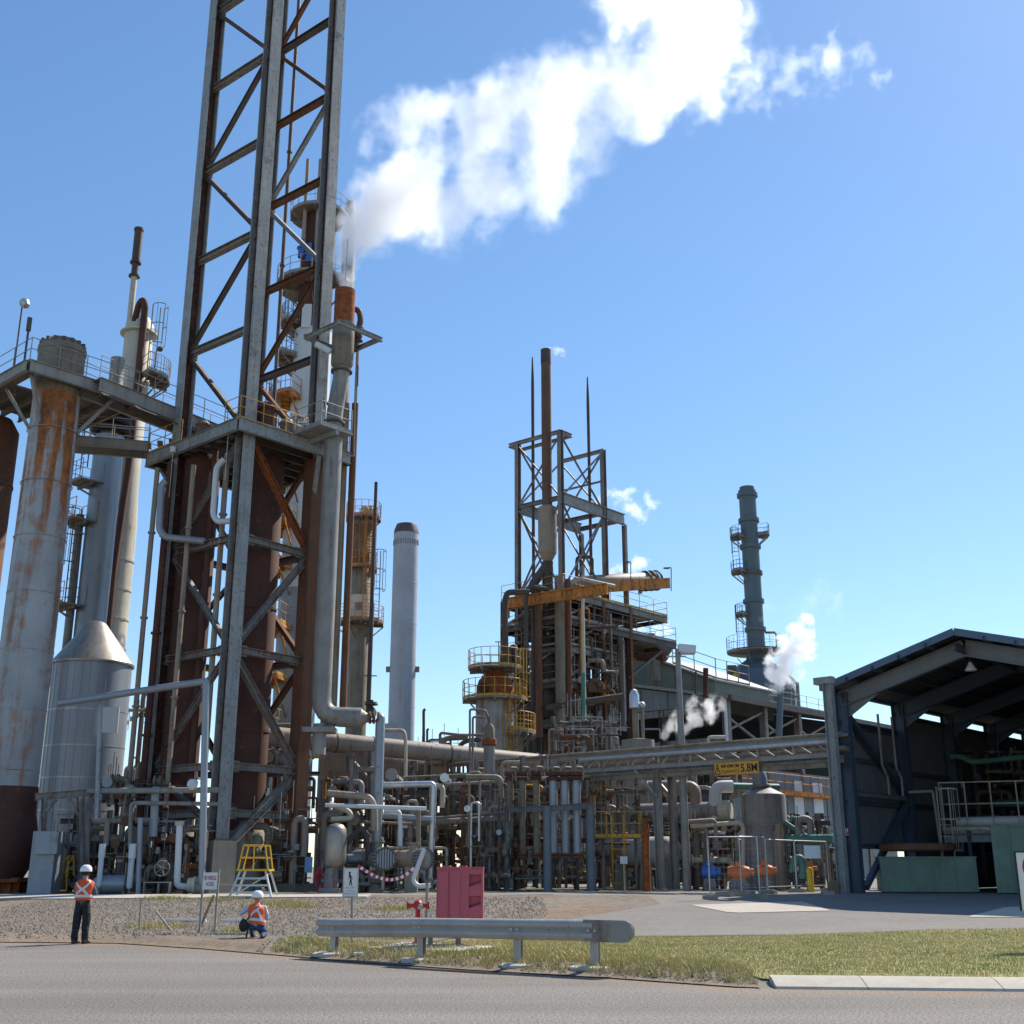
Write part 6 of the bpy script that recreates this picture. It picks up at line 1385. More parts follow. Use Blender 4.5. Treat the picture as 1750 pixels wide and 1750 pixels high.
    q = MB(); q.tube(pix((538, 1500, 48.6), (546, 1480, 48.6), (553, 1500, 48.6), (548, 1525, 48.6), (540, 1520, 48.6), (544, 1490, 48.6), (556, 1480, 48.6)), .05, 7, .1); tag(build('coiled_hose', q, 'tape_red', None, origin=P(545, 1525, 48.6)), 'dull red hose coiled at the foot of the tower leg', 'hose')
    pipework('pipework', 'pipes and flanges low between pressure vessel and ribbed exchanger', 'pipework', 555, 660, 1480, 1528, 47.6, 50.5, 21, MIX + ['cream_lagging'], 13, .06, .16, 0, 7)
    pipework('pipework', 'dusty pipe rack right behind the white lagged drop line', 'pipework', 560, 660, 1330, 1490, 50.5, 55, 22, MIX + ['cream_lagging', 'bright_rust'], 20, .06, .17, 2, 8)
    pipework('pipework', 'pipe rack with bright lagged lines behind the pink cabinet', 'pipework', 655, 790, 1330, 1528, 51, 57, 23, LAG, 26, .06, .18, 4, 12)
    pipework('pipework', 'dark pipes and orange plates framed behind the tan exchanger', 'pipework', 700, 860, 1300, 1500, 58, 64, 24, MIX + ['bright_rust', 'old_orange'], 24, .07, .2, 4, 8)
    pipework('pipework', 'pipe rack carrying thin lines left of the vertical manifold tubes', 'pipework', 790, 900, 1320, 1528, 50, 55, 25, LAG, 24, .05, .15, 3, 14)
    for pts, w, m, lab in ((((724, 1296, 64), (724, 1214, 64), (727, 1212, 64)), 5, 'dark_pipe', 'thin dark hooked vent post left of the pair of bent pipes'), (((730, 1296, 64), (730, 1247, 64), (733, 1246, 64)), 4, 'dark_pipe', 'short thin vent post beside the hooked one'), (((752, 1300, 63), (752, 1252, 63), (784, 1256, 63), (830, 1256, 63)), 5, 'grey_steel', 'thin grey pipe bent level towards the domed tower'), (((758, 1300, 63.5), (758, 1262, 63.5), (800, 1260, 63.5)), 9, 'khaki_pipe', 'thick khaki elbow beside the thin bent grey pipe'), (((785, 1300, 63), (786, 1272, 63), (800, 1265, 63), (822, 1264, 63)), 8, 'dark_pipe', 'dark curved pipe between khaki elbow and hose column'), (((803, 1330, 55), (803, 1212, 55), (830, 1214, 55), (836, 1232, 55)), 4, 'grey_steel', 'tall thin hooked tube over the filter column'), (((808, 1330, 55.3), (808, 1225, 55.3), (830, 1226, 55.3)), 4, 'grey_steel', 'second thin hooked tube just under the tall one')):
        q = MB(); pp = pix(*pts); q.tube(pp, M(w, pts[0][1], pts[0][2]) / 2, 9); tag(build('pipe_line', q, m, None, smooth=45, origin=pp[0]), lab, 'pipe')
    p = P(836, 1300, 54.6); t = thing('filter_column', 'grey green filter column with a rusty flange collar under the domed tower', 'column', on(p.x, p.y)); Y = 54.6; z = lambda v: zr(v, Y)
    q = MB(); q.lathe((p.x, Y, .6), [(.26, 0), (.26, z(1275) - .6)], 20); build('lower_shell', q, 'grey_pipe', t); q = MB(); q.lathe((p.x, Y, z(1274)), [(.30, 0), (.33, .04), (.33, .26), (.30, .3)], 20); build('flange', q, 'bright_rust', t); q = MB(); q.lathe((p.x, Y, z(1262)), [(.24, 0), (.24, z(1244) - z(1262)), (.15, z(1238) - z(1262)), (0, z(1236) - z(1262))], 20); q.tube([(p.x, Y, z(1240)), (p.x, Y, z(1225))], .07, 8); build('top_cap', q, 'khaki_pipe', t)
centre_left()

# ------------------------------------------------------------------ manifold of vertical tubes in a frame
def manifold():
    Y = 50.6; t = thing('tube_manifold', 'blue grey steel frame on round legs around the vertical tubes', 'steel frame', on(xr(940, 1520, Y), Y))
    for px, Yp, w in ((866, Y + .6, 10), (936, Y - 1.0, 14), (1011, Y - .2, 15)): p = P(px, 1525, Yp); p.z = gz(p.x, Yp); q = MB(); q.cyl(p, Vector((p.x, p.y, zr(1378, Yp))), M(w, 1450, Yp) / 2, 16); q.cyl(p, p + UP * .04, M(w, 1450, Yp) * .8, 14); build('leg', q, 'frame_blue', t)
    for a, b in (((862, 1384, Y + .6), (936, 1382, Y - 1.0)), ((936, 1382, Y - 1.0), (1015, 1376, Y - .2)), ((868, 1498, Y + .6), (985, 1498, Y - .6))): q = MB(); q.hbeam(P(*a), P(*b), .18, .24 if a[1] < 1400 else .07); build('beam', q, 'frame_blue', t, smooth=0)
    for px0_, mt, its in ((872, 'khaki_pipe', ((872, 1.0, 'khaki flanged tube right beside the thin manifold leg'), (893, .8, 'second khaki flanged tube from the thin manifold leg'), (917, .6, 'khaki flanged tube next to the thick middle manifold leg'))), (946, 'blue_lagging', ((946, .3, 'blue grey flanged tube next to the thick middle manifold leg'), (966, .2, 'blue grey flanged tube between two others of its colour'), (986, .1, 'blue grey flanged tube nearest the thick end leg of the manifold')))):
        proto = None
        for px, dY, lab in its:
            Yt = Y + dY; z0, z1 = zr(1462, Yt), zr(1330, Yt); x = xr(px, 1400, Yt)
            if proto is None:
                pr = thing('manifold_tube', lab, 'tube', (x, Yt, z0), 'vertical tubes in the manifold frame'); r = .175 if mt == 'blue_lagging' else .14
                q = MB(); q.cyl((x, Yt, z0), (x, Yt, z1), r, 16); build('tube', q, mt, pr)
                for zz, h, m in ((z0 - .12, .22, 'rust_pipe'), (z1 - .1, .34, 'brown_shell')):
                    q = MB(); q.lathe((x, Yt, zz), [(r, 0), (r * 1.75, 0), (r * 1.75, h * .42), (r * 1.1, h * .45), (r * 1.1, h * .55), (r * 1.75, h * .58), (r * 1.75, h), (r, h)], 18); build('flange', q, m, pr, smooth=30)
                q = MB(); q.tube([(x, Yt, z0 - .1), (x, Yt, .75)], .06, 8); build('drain_pipe', q, 'dark_pipe', pr)
                q = MB(); q.tube([(x, Yt, z1 + .2), (x, Yt, z1 + .45), (x + .3, Yt + .3, z1 + .45), (x + .3, Yt + .3, z1 + .1)], .05, 8); build('outlet_pipe', q, 'khaki_pipe', pr)
                proto, p0_ = pr, Vector((x, Yt, z0))
            else: dup(proto, Vector((x, Yt, p0_.z)) - p0_, label=lab)
    pipework('pipework', 'dark small bore pipework packed behind the manifold tubes', 'pipework', 860, 1010, 1330, 1525, 52.0, 55, 31, DRK + ['khaki_pipe', 'cream_lagging', 'safety_yellow'], 34, .04, .12, 3, 18)
    pipework('pipework', 'pipes and yellow platform rails right of the manifold frame', 'pipework', 1010, 1110, 1330, 1525, 53, 57, 32, MIX + ['safety_yellow', 'safety_yellow', 'grey_pipe'], 22, .04, .12, 3, 8)
    pipework('pipework', 'thin pipes and lamp posts on the upper rack behind the bridge', 'pipework', 930, 1060, 1225, 1330, 62, 67, 33, MIX, 20, .04, .1, 4, 4, zmin=6.0)
    pipework('pipework', 'rusty upper rack of pipes left of the domed tower', 'pipework', 655, 830, 1270, 1345, 66, 72, 34, MIX + ['bright_rust'], 18, .06, .16, 4, 5, zmin=5.0)
    Yp = 51.6; sp = thing('pump_platform', 'small yellow railed platform with a ladder right of the manifold', 'platform', on(xr(1060, 1500, Yp), Yp)); c = P(1050, 1432, Yp); q = MB(); q.box(c, (2.2, 1.0, .08)); build('deck', q, 'deck_steel', sp, smooth=0); railing([c + Vector((-1.1, -.5, 0)), c + Vector((1.1, -.5, 0)), c + Vector((1.1, .5, 0))], sp, 'safety_yellow', sp=.7); cage_ladder(sp, c.x + .1, c.y - .6, .65, c.z, (0, -1, 0), 'safety_yellow', cage=False)
    for px in (1012, 1030, 1086): p = P(px, 1430, Yp + .3); q = MB(); q.bar(p, on(p.x, p.y), .1); build('post', q, 'grey_steel', sp, smooth=0)
    p = P(1066, 1470, 50.8); t = thing('notice_post', 'small white notice on a thin post before the pale drum', 'sign', on(p.x, p.y)); q = MB(); q.box(p, (.3, .02, .3)); build('sign_board', q, 'sign_white', t, smooth=0); q = MB(); q.cyl(p + Vector((0, .03, .1)), on(p.x, p.y + .03), .025, 8); build('post', q, 'galv', t)
    Yr = 49.4; p = P(1102, 1400, Yr); q = MB(); q.lathe(on(p.x, Yr), [(.17, 0), (.15, 1.0), (.16, 2.2), (.15, p.z - .6)], 14); tag(build('rusty_post', q, 'bright_rust', None, origin=on(p.x, Yr)), 'round flaking rusty post beside the small yellow ladder', 'post')
manifold()

# ------------------------------------------------------------------ the open structure in the middle with its flue
def long_lines():
    for i, (a, b, w, m, lab) in enumerate((((735, 1398, 50.3), (866, 1388, 51.0), 4, 'khaki_pipe', 'thin khaki level line just below the dark header'), ((706, 1407, 50.6), (868, 1398, 51.2), 11, 'grey_steel', 'thick dark level header before the centre pipe rack'), ((660, 1330, 56), (950, 1318, 58), 5, 'khaki_pipe', 'long khaki line under the fat tan header'), ((740, 1342, 51.5), (1010, 1326, 53), 6, 'taupe_pipe', 'long tan line passing over the manifold tubes'), ((770, 1375, 55), (900, 1371, 55), 8, 'green_steel', 'short green grey line across the dark rack'), ((1010, 1432, 52), (1110, 1428, 52.4), 5, 'galv_rail', 'pale line level with the small yellow platform'), ((560, 1402, 51), (705, 1408, 51), 5, 'taupe_pipe', 'thin tan line behind the white lagged drop line'))):
        q = MB(); A, B = P(*a), P(*b); q.tube([A, B], M(w, a[1], a[2]) / 2, 10, 0); tag(build('pipe_line', q, m, None, origin=A), lab, 'pipe')
long_lines()
def mid_structure():
    C4 = {'L': Vector((.40, 77.3, 0)), 'F': Vector((3.25, 75.0, 0)), 'R': Vector((6.4, 78.6, 0)), 'B': Vector((3.5, 81.0, 0))}
    t = thing('flue_tower', 'tall slender steel frame around the brown flue, open above the pipe deck', 'steel frame', on(3.3, 78))
    tops = {'L': zr(757, 77.3), 'F': zr(735, 75), 'B': zr(785, 81), 'R': zr(768, 78.6)}
    for k in 'LFBR': q = MB(); q.hbeam(C4[k] + UP * .6, C4[k] + UP * tops[k], .30, .34, up=E2, kf=0, kw=1); build('leg', q, ['grey_steel', 'rust_pipe'], t, smooth=0)
    Z1 = zr(850, 75); Z0 = zr(1010, 75)
    def mem(a, za, b, zb, w, nm='brace', m='grey_steel'):
        q = MB(); A, B = C4[a] + UP * za, C4[b] + UP * zb; q.hbeam(A, B, w, w); build(nm, q, m, t, smooth=0)
    ext = E1 * -1.1
    for a, b in (('L', 'F'), ('B', 'R')): mem(a, tops['F'] - .1 if a == 'L' else tops['R'] - .1, b, tops['F'] - .1 if a == 'L' else tops['R'] - .1, .24, 'beam', 'galv_rail'); mem(a, Z1, b, Z1, .28, 'beam')
    zT = tops['F'] - .1; q = MB(); q.hbeam(C4['L'] + UP * zT - E1 * .8, C4['L'] + UP * zT, .24, .24); q.hbeam(C4['L'] + UP * zT - E1 * .8, C4['L'] + UP * zT - E1 * .8 + E2 * 1.2, .2, .24); build('beam', q, 'galv_rail', t, smooth=0); q = MB(); q.hbeam(C4['L'] + UP * zT + E2 * 1.2 - E1 * .8, C4['F'] + UP * zT + E2 * 1.2, .2, .2); build('beam', q, 'galv_rail', t, smooth=0)
    q = MB(); q.hbeam(C4['F'] + UP * zT, C4['F'] + UP * zT + E2 * 1.2, .24, .24); build('beam', q, 'galv_rail', t, smooth=0)
    A = C4['F'] + UP * Z1; Bp = C4['R'] + UP * Z1 + E2 * 2.3; q = MB(); q.hbeam(A, Bp, .32, .75); build('girder', q, 'pale_steel', t, smooth=0)
    A2 = C4['L'] + UP * Z1; Bp2 = C4['B'] + UP * Z1 + E2 * 2.3; q = MB(); q.hbeam(A2, Bp2, .3, .75); build('girder', q, 'pale_steel', t, smooth=0)
    q = MB(); q.hbeam(Bp2, Bp, .24, .3); build('beam', q, 'grey_steel', t, smooth=0); q = MB(); q.hbeam(Bp + UP * -.4, Vector((Bp.x, Bp.y, 6)), .26, .28); build('leg', q, 'grey_steel', t, smooth=0); q = MB(); q.hbeam(Bp2 + UP * -.4, Vector((Bp2.x, Bp2.y, 6)), .26, .28); build('leg', q, 'grey_steel', t, smooth=0)
    for a, b in (('L', 'F'), ('F', 'R'), ('B', 'R'), ('L', 'B')):
        ht = min(tops[a], tops[b]) - .2
        for lo, hi in ((Z1, ht), (Z0, Z1 - .1)): mem(a, lo, b, hi, .10, 'brace', 'galv_rail'); mem(a, hi, b, lo, .10, 'brace', 'grey_steel')
    mem('B', (Z1 + tops['R']) / 2, 'R', (Z1 + tops['R']) / 2, .12, 'beam', 'galv_rail'); mem('L', Z0, 'F', Z0, .3, 'beam'); mem('F', Z0, 'R', Z0, .3, 'beam'); mem('B', Z0, 'R', Z0, .3, 'beam')
    # flue
    x, Y = 2.36, 75.75; t2 = thing('brown_flue', 'brown flue stack with a fat grey muffler low on it', 'stack', (x, Y, zr(1010, Y))); z = lambda v: zr(v, Y)
    r = M(17, 700, Y) / 2; q = MB(); q.lathe((x, Y, z(870)), [(r, 0), (r, z(622) - z(870))], 24); build('flue_pipe', q, 'stack_brown', t2); q = MB(); q.lathe((x, Y, z(622)), [(r + .02, 0), (r + .02, z(598) - z(622)), (r - .06, z(598) - z(622)), (r - .06, -.2)], 24, cap=False); build('flue_tip', q, 'dark_pipe', t2)
    R = M(32, 900, Y) / 2; q = MB(); q.lathe((x, Y, z(945)), [(R * .96, 0), (R, .2), (R, z(868) - z(945)), (r, z(864) - z(945))], 26); q.lathe((x, Y, z(945)), [(.25, z(962) - z(945)), (R * .96, 0)], 26, cap=False); build('muffler', q, 'taupe_pipe', t2, smooth=40)
    pipe(t2, [(x, Y, z(960)), (x, Y, z(1000)), (x, Y, z(1225))], .36, 'dark_pipe', 'lower_duct', 16); pipe(t2, [(x, Y, z(963)), (x - 1.0, Y - .1, z(1000)), (x - 1.1, Y - .1, z(1012))], .3, 'dark_pipe', 'side_duct', 14)
    for px, py, Yq, lab in ((911, 609, 76.6, 'thin dark tapered lightning mast nearer the brown flue'), (1007, 643, 79.3, 'thin dark tapered lightning mast farther from the brown flue')):
        xx = xr(px, 800, Yq); z1 = zr(py, Yq); q = MB(); q.lathe((xx, Yq, 8), [(.11, 0), (.11, z1 - 8 - 2.2), (.10, z1 - 8 - 1.6), (.05, z1 - 8 - .1), (0, z1 - 8)], 10); tag(build('lightning_mast', q, 'dark_pipe', None, origin=(xx, Yq, 8)), lab, 'mast', 'lightning masts')
mid_structure()
def mid_deck():
    Y = 76.0; t = thing('pipe_deck', 'stack of crowded pipe decks under the brown flue', 'structure', on(4.5, 76)); z = lambda v, Yq=Y: zr(v, Yq); O = Vector((3.3, 78.2, 0))
    lev = [z(1018), z(1062), z(1108), z(1168), z(1228)]
    for k, zz in enumerate(lev):
        ex = 8.6 if k == 0 else (9.6 if k == 1 else 3.4); w = 2.7
        q = MB(); q.prism([O - E1 * w - E2 * 3.0 + UP * zz, O + E1 * w - E2 * 3.0 + UP * zz, O + E1 * w + E2 * ex + UP * zz, O - E1 * w + E2 * ex + UP * zz], (0, 0, -.1)); 
        if k in (0, 1, 3): build('deck', q, 'deck_steel', t, smooth=0)
        for s_ in (-1, 0, 1): q = MB(); q.hbeam(O + E1 * (s_ * w) - E2 * 3.0 + UP * (zz - .3), O + E1 * (s_ * w) + E2 * ex + UP * (zz - .3), .2, .4); build('beam', q, ['grey_steel', 'dark_steel'][k % 2], t, smooth=0)
        for i in range(4): b = -3.0 + (ex + 3.0) * i / 3; q = MB(); q.hbeam(O - E1 * w + E2 * b + UP * (zz - .3), O + E1 * w + E2 * b + UP * (zz - .3), .16, .3); build('beam', q, 'dark_steel', t, smooth=0)
        if k < 4: railing([O - E1 * w - E2 * 3.0 + UP * zz, O + E1 * w - E2 * 3.0 + UP * zz, O + E1 * w + E2 * ex + UP * zz, O - E1 * w + E2 * ex + UP * zz], t, 'galv_rail' if k != 0 else 'safety_yellow', sp=1.6)
    for a in (-2.6, 2.6):
        for b in (-2.9, 1.2, 4.2): q = MB(); q.hbeam(O + E1 * a + E2 * b + UP * .6, O + E1 * a + E2 * b + UP * (lev[0]), .28, .3); build('leg', q, ['grey_steel', 'rust_pipe', 'dark_steel'][int(b) % 3], t, smooth=0)
    for i in range(3):
        za, zb = lev[i + 1], lev[i]
        for a in (-2.6, 2.6):
            q = MB(); q.bar(O + E1 * a - E2 * 2.9 + UP * za, O + E1 * a + E2 * 1.2 + UP * zb, .13); build('brace', q, 'grey_steel', t, smooth=0)
        q = MB(); q.bar(O - E1 * 2.6 - E2 * 2.9 + UP * za, O + E1 * 2.6 - E2 * 2.9 + UP * zb, .13); build('brace', q, 'grey_steel', t, smooth=0)
    q = MB(); a = O + E1 * 2.6 + E2 * 8.8 + UP * (lev[1] - .3); q.bar(a, O + E1 * 2.6 + E2 * 3.9 + UP * (lev[1] - 3.2), .16); build('knee_brace', q, 'dark_steel', t, smooth=0)
    # orange hoist beam
    A, B = P(862, 1032, 74.5), P(1038, 1006, 70.6); hb = thing('hoist_beam', 'orange hoist runway beam with a hook sticking out at one end', 'hoist', A); q = MB(); q.hbeam(A, B, .3, .7, .06); build('beam', q, 'old_orange', hb, smooth=0); q = MB(); q.box(A + Vector((.15, 0, -.65)), (.4, .3, .55)); q.tube([A + Vector((.15, 0, -.9)), A + Vector((.15, 0, -1.5)), A + Vector((.0, 0, -1.6))], .05, 7); build('trolley', q, 'old_orange', hb)
    # long yellow drum on the top deck
    a = P(985, 1000, 77.5); d = (P(1120, 992, 81.5) - a).normalized(); dr = thing('yellow_drum', 'long mustard yellow drum lying on the top pipe deck', 'drum', a); L = (P(1120, 992, 81.5) - a).length; r = .62
    q = MB(); q.lathe(a, [(0, -.25), (r * .7, -.15), (r, .1), (r, L - .1), (r * .7, L + .15), (0, L + .25)], 26, axis=d); build('shell', q, 'taupe_pipe', dr, smooth=40); q = MB(); q.prism([a + E1 * 1.2 + UP * -.75, a + E1 * 1.2 + d * L + UP * -.75, a + E1 * 1.2 + d * L + UP * .0, a + E1 * 1.2 + UP * .0], E1 * .04); build('guard_screen', q, 'old_orange', dr, smooth=0)
    for k in (.2, .8): c = a + d * (L * k); q = MB(); q.box(c + UP * -.55, (.25, .9, .5)); build('saddle', q, 'grey_steel', dr)
    for k in (.86, .93, 1.0): q = MB(); q.lathe(a + d * (L * k), [(r, 0), (r + .12, 0), (r + .12, .1), (r, .1)], 24, axis=d, cap=False); build('flange', q, 'dark_steel', dr)
    # tall bundle of pipes in front
    for px, y0, y1, Yq, w, m, lab in ((957, 985, 1240, 73.6, 17, 'khaki_pipe', 'thick olive riser in front of the pipe decks'), (972, 990, 1235, 73.8, 10, 'rust_pipe', 'rust brown riser beside the thick olive one'), (921, 1000, 1260, 73.4, 12, 'rust_pipe', 'rusty riser left of the dark flue duct'), (997, 1020, 1260, 73.0, 6, 'cream_lagging', 'thin cream riser before the pipe decks'), (912, 1012, 1250, 74.4, 9, 'dark_pipe', 'dark slim riser next to the rusty riser'), (1060, 1090, 1240, 78, 12, 'dark_steel', 'dark riser under the far end of the deck')):
        xx = xr(px, 1100, Yq); q = MB(); q.cyl((xx, Yq, zr(y1, Yq)), (xx, Yq, zr(y0, Yq)), M(w, 1100, Yq) / 2, 12); tag(build('riser', q, m, None, origin=(xx, Yq, zr(y1, Yq))), lab, 'pipe')
    for pts, w, m, lab in ((((865, 1225, 71), (863, 1030, 71), (866, 1012, 71), (905, 1012, 71)), 11, 'dark_pipe', 'dark pipe rising from the domed tower with a bend on top'), (((940, 1008, 73), (903, 1002, 73), (899, 1015, 73), (899, 1160, 73), (910, 1170, 73)), 8, 'dark_pipe', 'dark slim pipe bent over at the deck edge'), (((972, 998, 74), (990, 990, 74), (1050, 1003, 74.5)), 9, 'dull_tin', 'dull pipe running along the top deck edge'), (((985, 1000, 79), (986, 952, 79), (1012, 952, 79), (1012, 1000, 79)), 6, 'dark_pipe', 'dark loop of pipe standing above the top deck'), (((997, 1150, 70), (998, 1310, 70)), 7, 'green_steel', 'green vertical pipe before the dark open building'), (((862, 1210, 74), (925, 1212, 74), (960, 1205, 72), (1065, 1190, 72)), 11, 'dark_pipe', 'dark level line along the bottom of the pipe decks')):
        q = MB(); pp = pix(*pts); q.tube(pp, M(w, pts[0][1], pts[0][2]) / 2, 10); tag(build('pipe_line', q, m, None, smooth=45, origin=pp[0]), lab, 'pipe')
    for k, (px0, px1, py0, py1, lab) in enumerate(((880, 965, 1035, 1110, 'upper pipework of the crowded deck under the flue'), (880, 1000, 1108, 1240, 'lower pipework of the crowded deck under the flue'), (975, 1060, 1050, 1210, 'inner pipework behind the thin cream riser'))): pipework('pipework', lab, 'pipework', px0, px1, py0, py1, 75, 80, 41 + k, DRK + ['old_orange', 'khaki_pipe', 'taupe_pipe'], 24, .06, .2, 3, 7, zmin=zr(py1, 77))
    for px, py in ((1147, 970), (1078, 960)): b = P(px, py + 40, 79); q = MB(); q.tube([b, P(px, py, 79), P(px - 6, py, 79)], .035, 6); q.box(P(px - 8, py + 1, 79), (.4, .2, .08)); tag(build('deck_lamp', q, 'dark_steel', None, origin=b), 'thin lamp standard at the %s of the top deck' % ('outer end' if px > 1100 else 'middle'), 'lamp')
mid_deck()
def domed_tower():
    Y = 68.0; x = xr(846, 1200, Y); r = M(33, 1180, Y); t = thing('domed_vessel', 'domed grey vessel with yellow railed platforms left of the pipe decks', 'vessel', on(x, Y)); z = lambda v: zr(v, Y)
    q = MB(); q.lathe((x, Y, .6), [(r, 0), (r, z(1197) - .6)], 36); build('shell', q, 'vessel_grey', t, smooth=50); q = MB(); q.lathe((x, Y, z(1196)), [(r * .97, 0), (r * .97, z(1175) - z(1196)), (r * .85, z(1163) - z(1196)), (r * .6, z(1155) - z(1196)), (r * .5, z(1152) - z(1196)), (r * .5, z(1140) - z(1196)), (0, z(1139) - z(1196))], 36); build('dome', q, 'bright_rust', t, smooth=50, label='rust stained domed top')
    ring_platform(t, (x, Y), r * .98, r + .75, 0, 2 * pi, z(1196), 'grey_steel', 'safety_yellow', 20); ring_platform(t, (x, Y), r * .3, r + .45, 0, 2 * pi, z(1143), 'grey_steel', 'safety_yellow', 18); ring_platform(t, (x, Y), r, r + 1.2, -.9, .2, z(1253), 'grey_steel', 'safety_yellow', 8)
    q = MB(); q.lathe((x - r * .55, Y - r * .8, z(1180)), [(.3, 0), (.3, .2), (0, .22)], 16, axis=(-.3, -1, 0)); build('manhole', q, 'brown_shell', t)
    for a in ((x + r + .3, Y - .9, z(1253), z(1140)), (x + r * .6, Y - r - .3, z(1320), z(1253))): cage_ladder(t, *a, (.5, -.85, 0), 'safety_yellow')
    q = MB()
    for k in range(7): q.box((x + r * .3 + k * .18, Y - r * .9 + (k % 3) * .3, z(1253) + .4 + k * .35), (.12, .1, .9))
    build('ladder_plates', q, 'safety_yellow', t, kind='stuff'); pipe(t, pix((872, 1143, Y), (872, 1108, Y), (880, 1104, Y), (882, 1140, Y)), .16, 'dark_pipe', 'top_pipe')
    q = MB(); q.tube(pix((852, 1142, Y), (852, 1096, Y)), .03, 6); q.bar(P(846, 1097, Y), P(859, 1097, Y), .05); build('vane_post', q, 'grey_steel', t); q = MB(); q.box(P(880, 1272, Y - .3), (.9, 1, 2.0)); build('pier', q, 'cream_concrete', t, smooth=0)
domed_tower()
# ------------------------------------------------------------------ pipe bridge over the yard with the clearance board
BA = Vector((12.0, 45.1, 0)); BD = -E1
def bridge():
    t = thing('pipe_bridge', 'long steel truss pipe bridge crossing behind the yard to the blue shed', 'bridge', on(BA.x, BA.y))
    def at(s_, w, z): return BA + BD * s_ + E2 * w + UP * z
    L = 13.4; zt, zb = 6.22, 5.64
    for w in (0, 1.5):
        for z, h in ((zt, .16), (zb, .2)): q = MB(); q.hbeam(at(-.2, w, z), at(L, w, z), .14, h); build('chord', q, 'galv_rail', t, smooth=0)
        n = 17
        for i in range(n):
            a = L * i / n; b = L * (i + 1) / n; q = MB(); z0, z1 = (zb, zt) if (i < n // 2) else (zt, zb); q.bar(at(a, w, z0 + .05), at(b, w, z1 - .05), .05); build('diagonal', q, 'galv_rail', t, smooth=0)
            if i % 2 == 0: q = MB(); q.bar(at(a, w, zb + .06), at(a, w, zt - .06), .06); build('vertical', q, 'galv_rail', t, smooth=0)
    for i in range(9): q = MB(); q.bar(at(L * i / 8, 0.08, zb - .04), at(L * i / 8, 1.42, zb - .04), .1, .12); build('cross_beam', q, 'grey_steel', t, smooth=0)
    for w, z, r, m, e in ((.35, 6.42, .07, 'khaki_pipe', 27), (.85, 6.41, .06, 'grey_pipe', 25), (1.25, 6.46, .10, 'taupe_pipe', 29), (.5, 5.9, .08, 'taupe_pipe', 26), (1.0, 5.88, .10, 'khaki_pipe', 24), (.3, 5.42, .08, 'grey_pipe', 25), (1.3, 5.45, .1, 'rust_pipe', 22), (-.15, 6.1, .07, 'aluminium', 12)):
        q = MB(); q.tube([at(-.3, w, z), at(L * .5, w, z), at(e, w, z)], r, 10, 0); build('pipe', q, m, t)
    q = MB(); q.hbeam(at(-.2, -.05, 5.26), at(L * .86, -.05, 5.26), .14, .2); build('lower_beam', q, 'khaki_pipe', t, smooth=0)
    for s_ in (15.5, 18.5, 21.5, 24.5): 
        for w in (0, 1.5): p = at(s_, w, 0); q = MB(); q.hbeam(on(p.x, p.y), at(s_, w, 6.5), .2, .22); build('post', q, 'grey_steel', t, smooth=0)
        q = MB(); q.hbeam(at(s_, -.3, 5.75), at(s_, 1.8, 5.75), .16, .22); build('cross_beam', q, 'grey_steel', t, smooth=0)
    for px, wd in ((1127, 0.0), (1150, 1.5)):
        best = min([i * .1 for i in range(140)], key=lambda s_: abs((lambda p: (p.x * CP / p.y if 0 else 875 + FPX * p.x / (p.y * CP + (3 - EYE) * SP)) - px)(at(s_, wd, 3)))); p = at(best, wd, 0); g = on(p.x, p.y)
        q = MB(); q.hbeam(g, at(best, wd, 5.5), .26, .28); build('post', q, 'grey_pipe', t, smooth=0); q = MB(); q.box(g + UP * .03, (.55, .55, .06)); build('base_plate', q, 'galv_rail', t, smooth=0)
        q = MB(); q.bar(at(best, wd, 4.4), at(best + 1.1, wd, 5.5), .12); build('brace', q, 'grey_pipe', t, smooth=0)
    p = at(-.25, -.35, 0); q = MB(); q.hbeam(on(p.x, p.y), at(-.25, -.35, 8.3), .3, .34); q.box(at(-.1, -.35, 8.35), (.75, .3, .26), (E1, E2, UP)); build('end_post', q, 'pale_steel', t, smooth=0)
    # clearance board
    s0, s1 = 5.05, 3.0
    a, b = at(s0, -.2, 0), at(s1, -.2, 0); zc = 5.33; d = (b - a).normalized(); n = -E2
    sg = thing('clearance_sign', 'amber minimum clearance board hung on the pipe bridge', 'sign', a + UP * zc); c = (a + b) / 2 + UP * zc; W_ = (b - a).length; H = .52
    q = MB(); q.box(c, (W_, .03, H), (d, E2, UP)); bd = build('sign_board', q, 'sign_amber', sg, smooth=0)
    f = c + n * .018
    def pt(u, v): return f + d * (W_ * (u - .5)) + UP * (H * (v - .5))
    q = MB()
    for u0, u1, v0, v1 in ((.0, 1, .0, .05), (.0, 1, .95, 1), (0, .012, .05, .95), (.988, 1, .05, .95)): q.box(pt((u0 + u1) / 2, (v0 + v1) / 2), (W_ * (u1 - u0), .006, H * (v1 - v0)), (d, E2, UP))
    build('sign_border', q, 'old_orange', bd, smooth=0)
    q = MB(); A, B, C_ = pt(.02, .1), pt(.135, .1), pt(.0775, .9)
    for u, v in ((A, B), (B, C_), (C_, A)): q.bar(u, v, .03, .006, up=n)
    q.bar(pt(.0775, .3), pt(.0775, .62), .035, .006, up=n); q.bar(pt(.0775, .2), pt(.0775, .24), .035, .006, up=n); build('warning_triangle', q, 'sign_black', bd, smooth=0)
    put_text(bd, 'MINIMUM', .2, 'sign_black', pt(.36, .69), d, UP, W_ * .40, H * .27, bold=.004); put_text(bd, 'CLEARANCE', .2, 'sign_black', pt(.36, .29), d, UP, W_ * .40, H * .24); put_text(bd, '5.8M', .4, 'sign_black', pt(.78, .49), d, UP, W_ * .36, H * .62, bold=.008)
bridge()
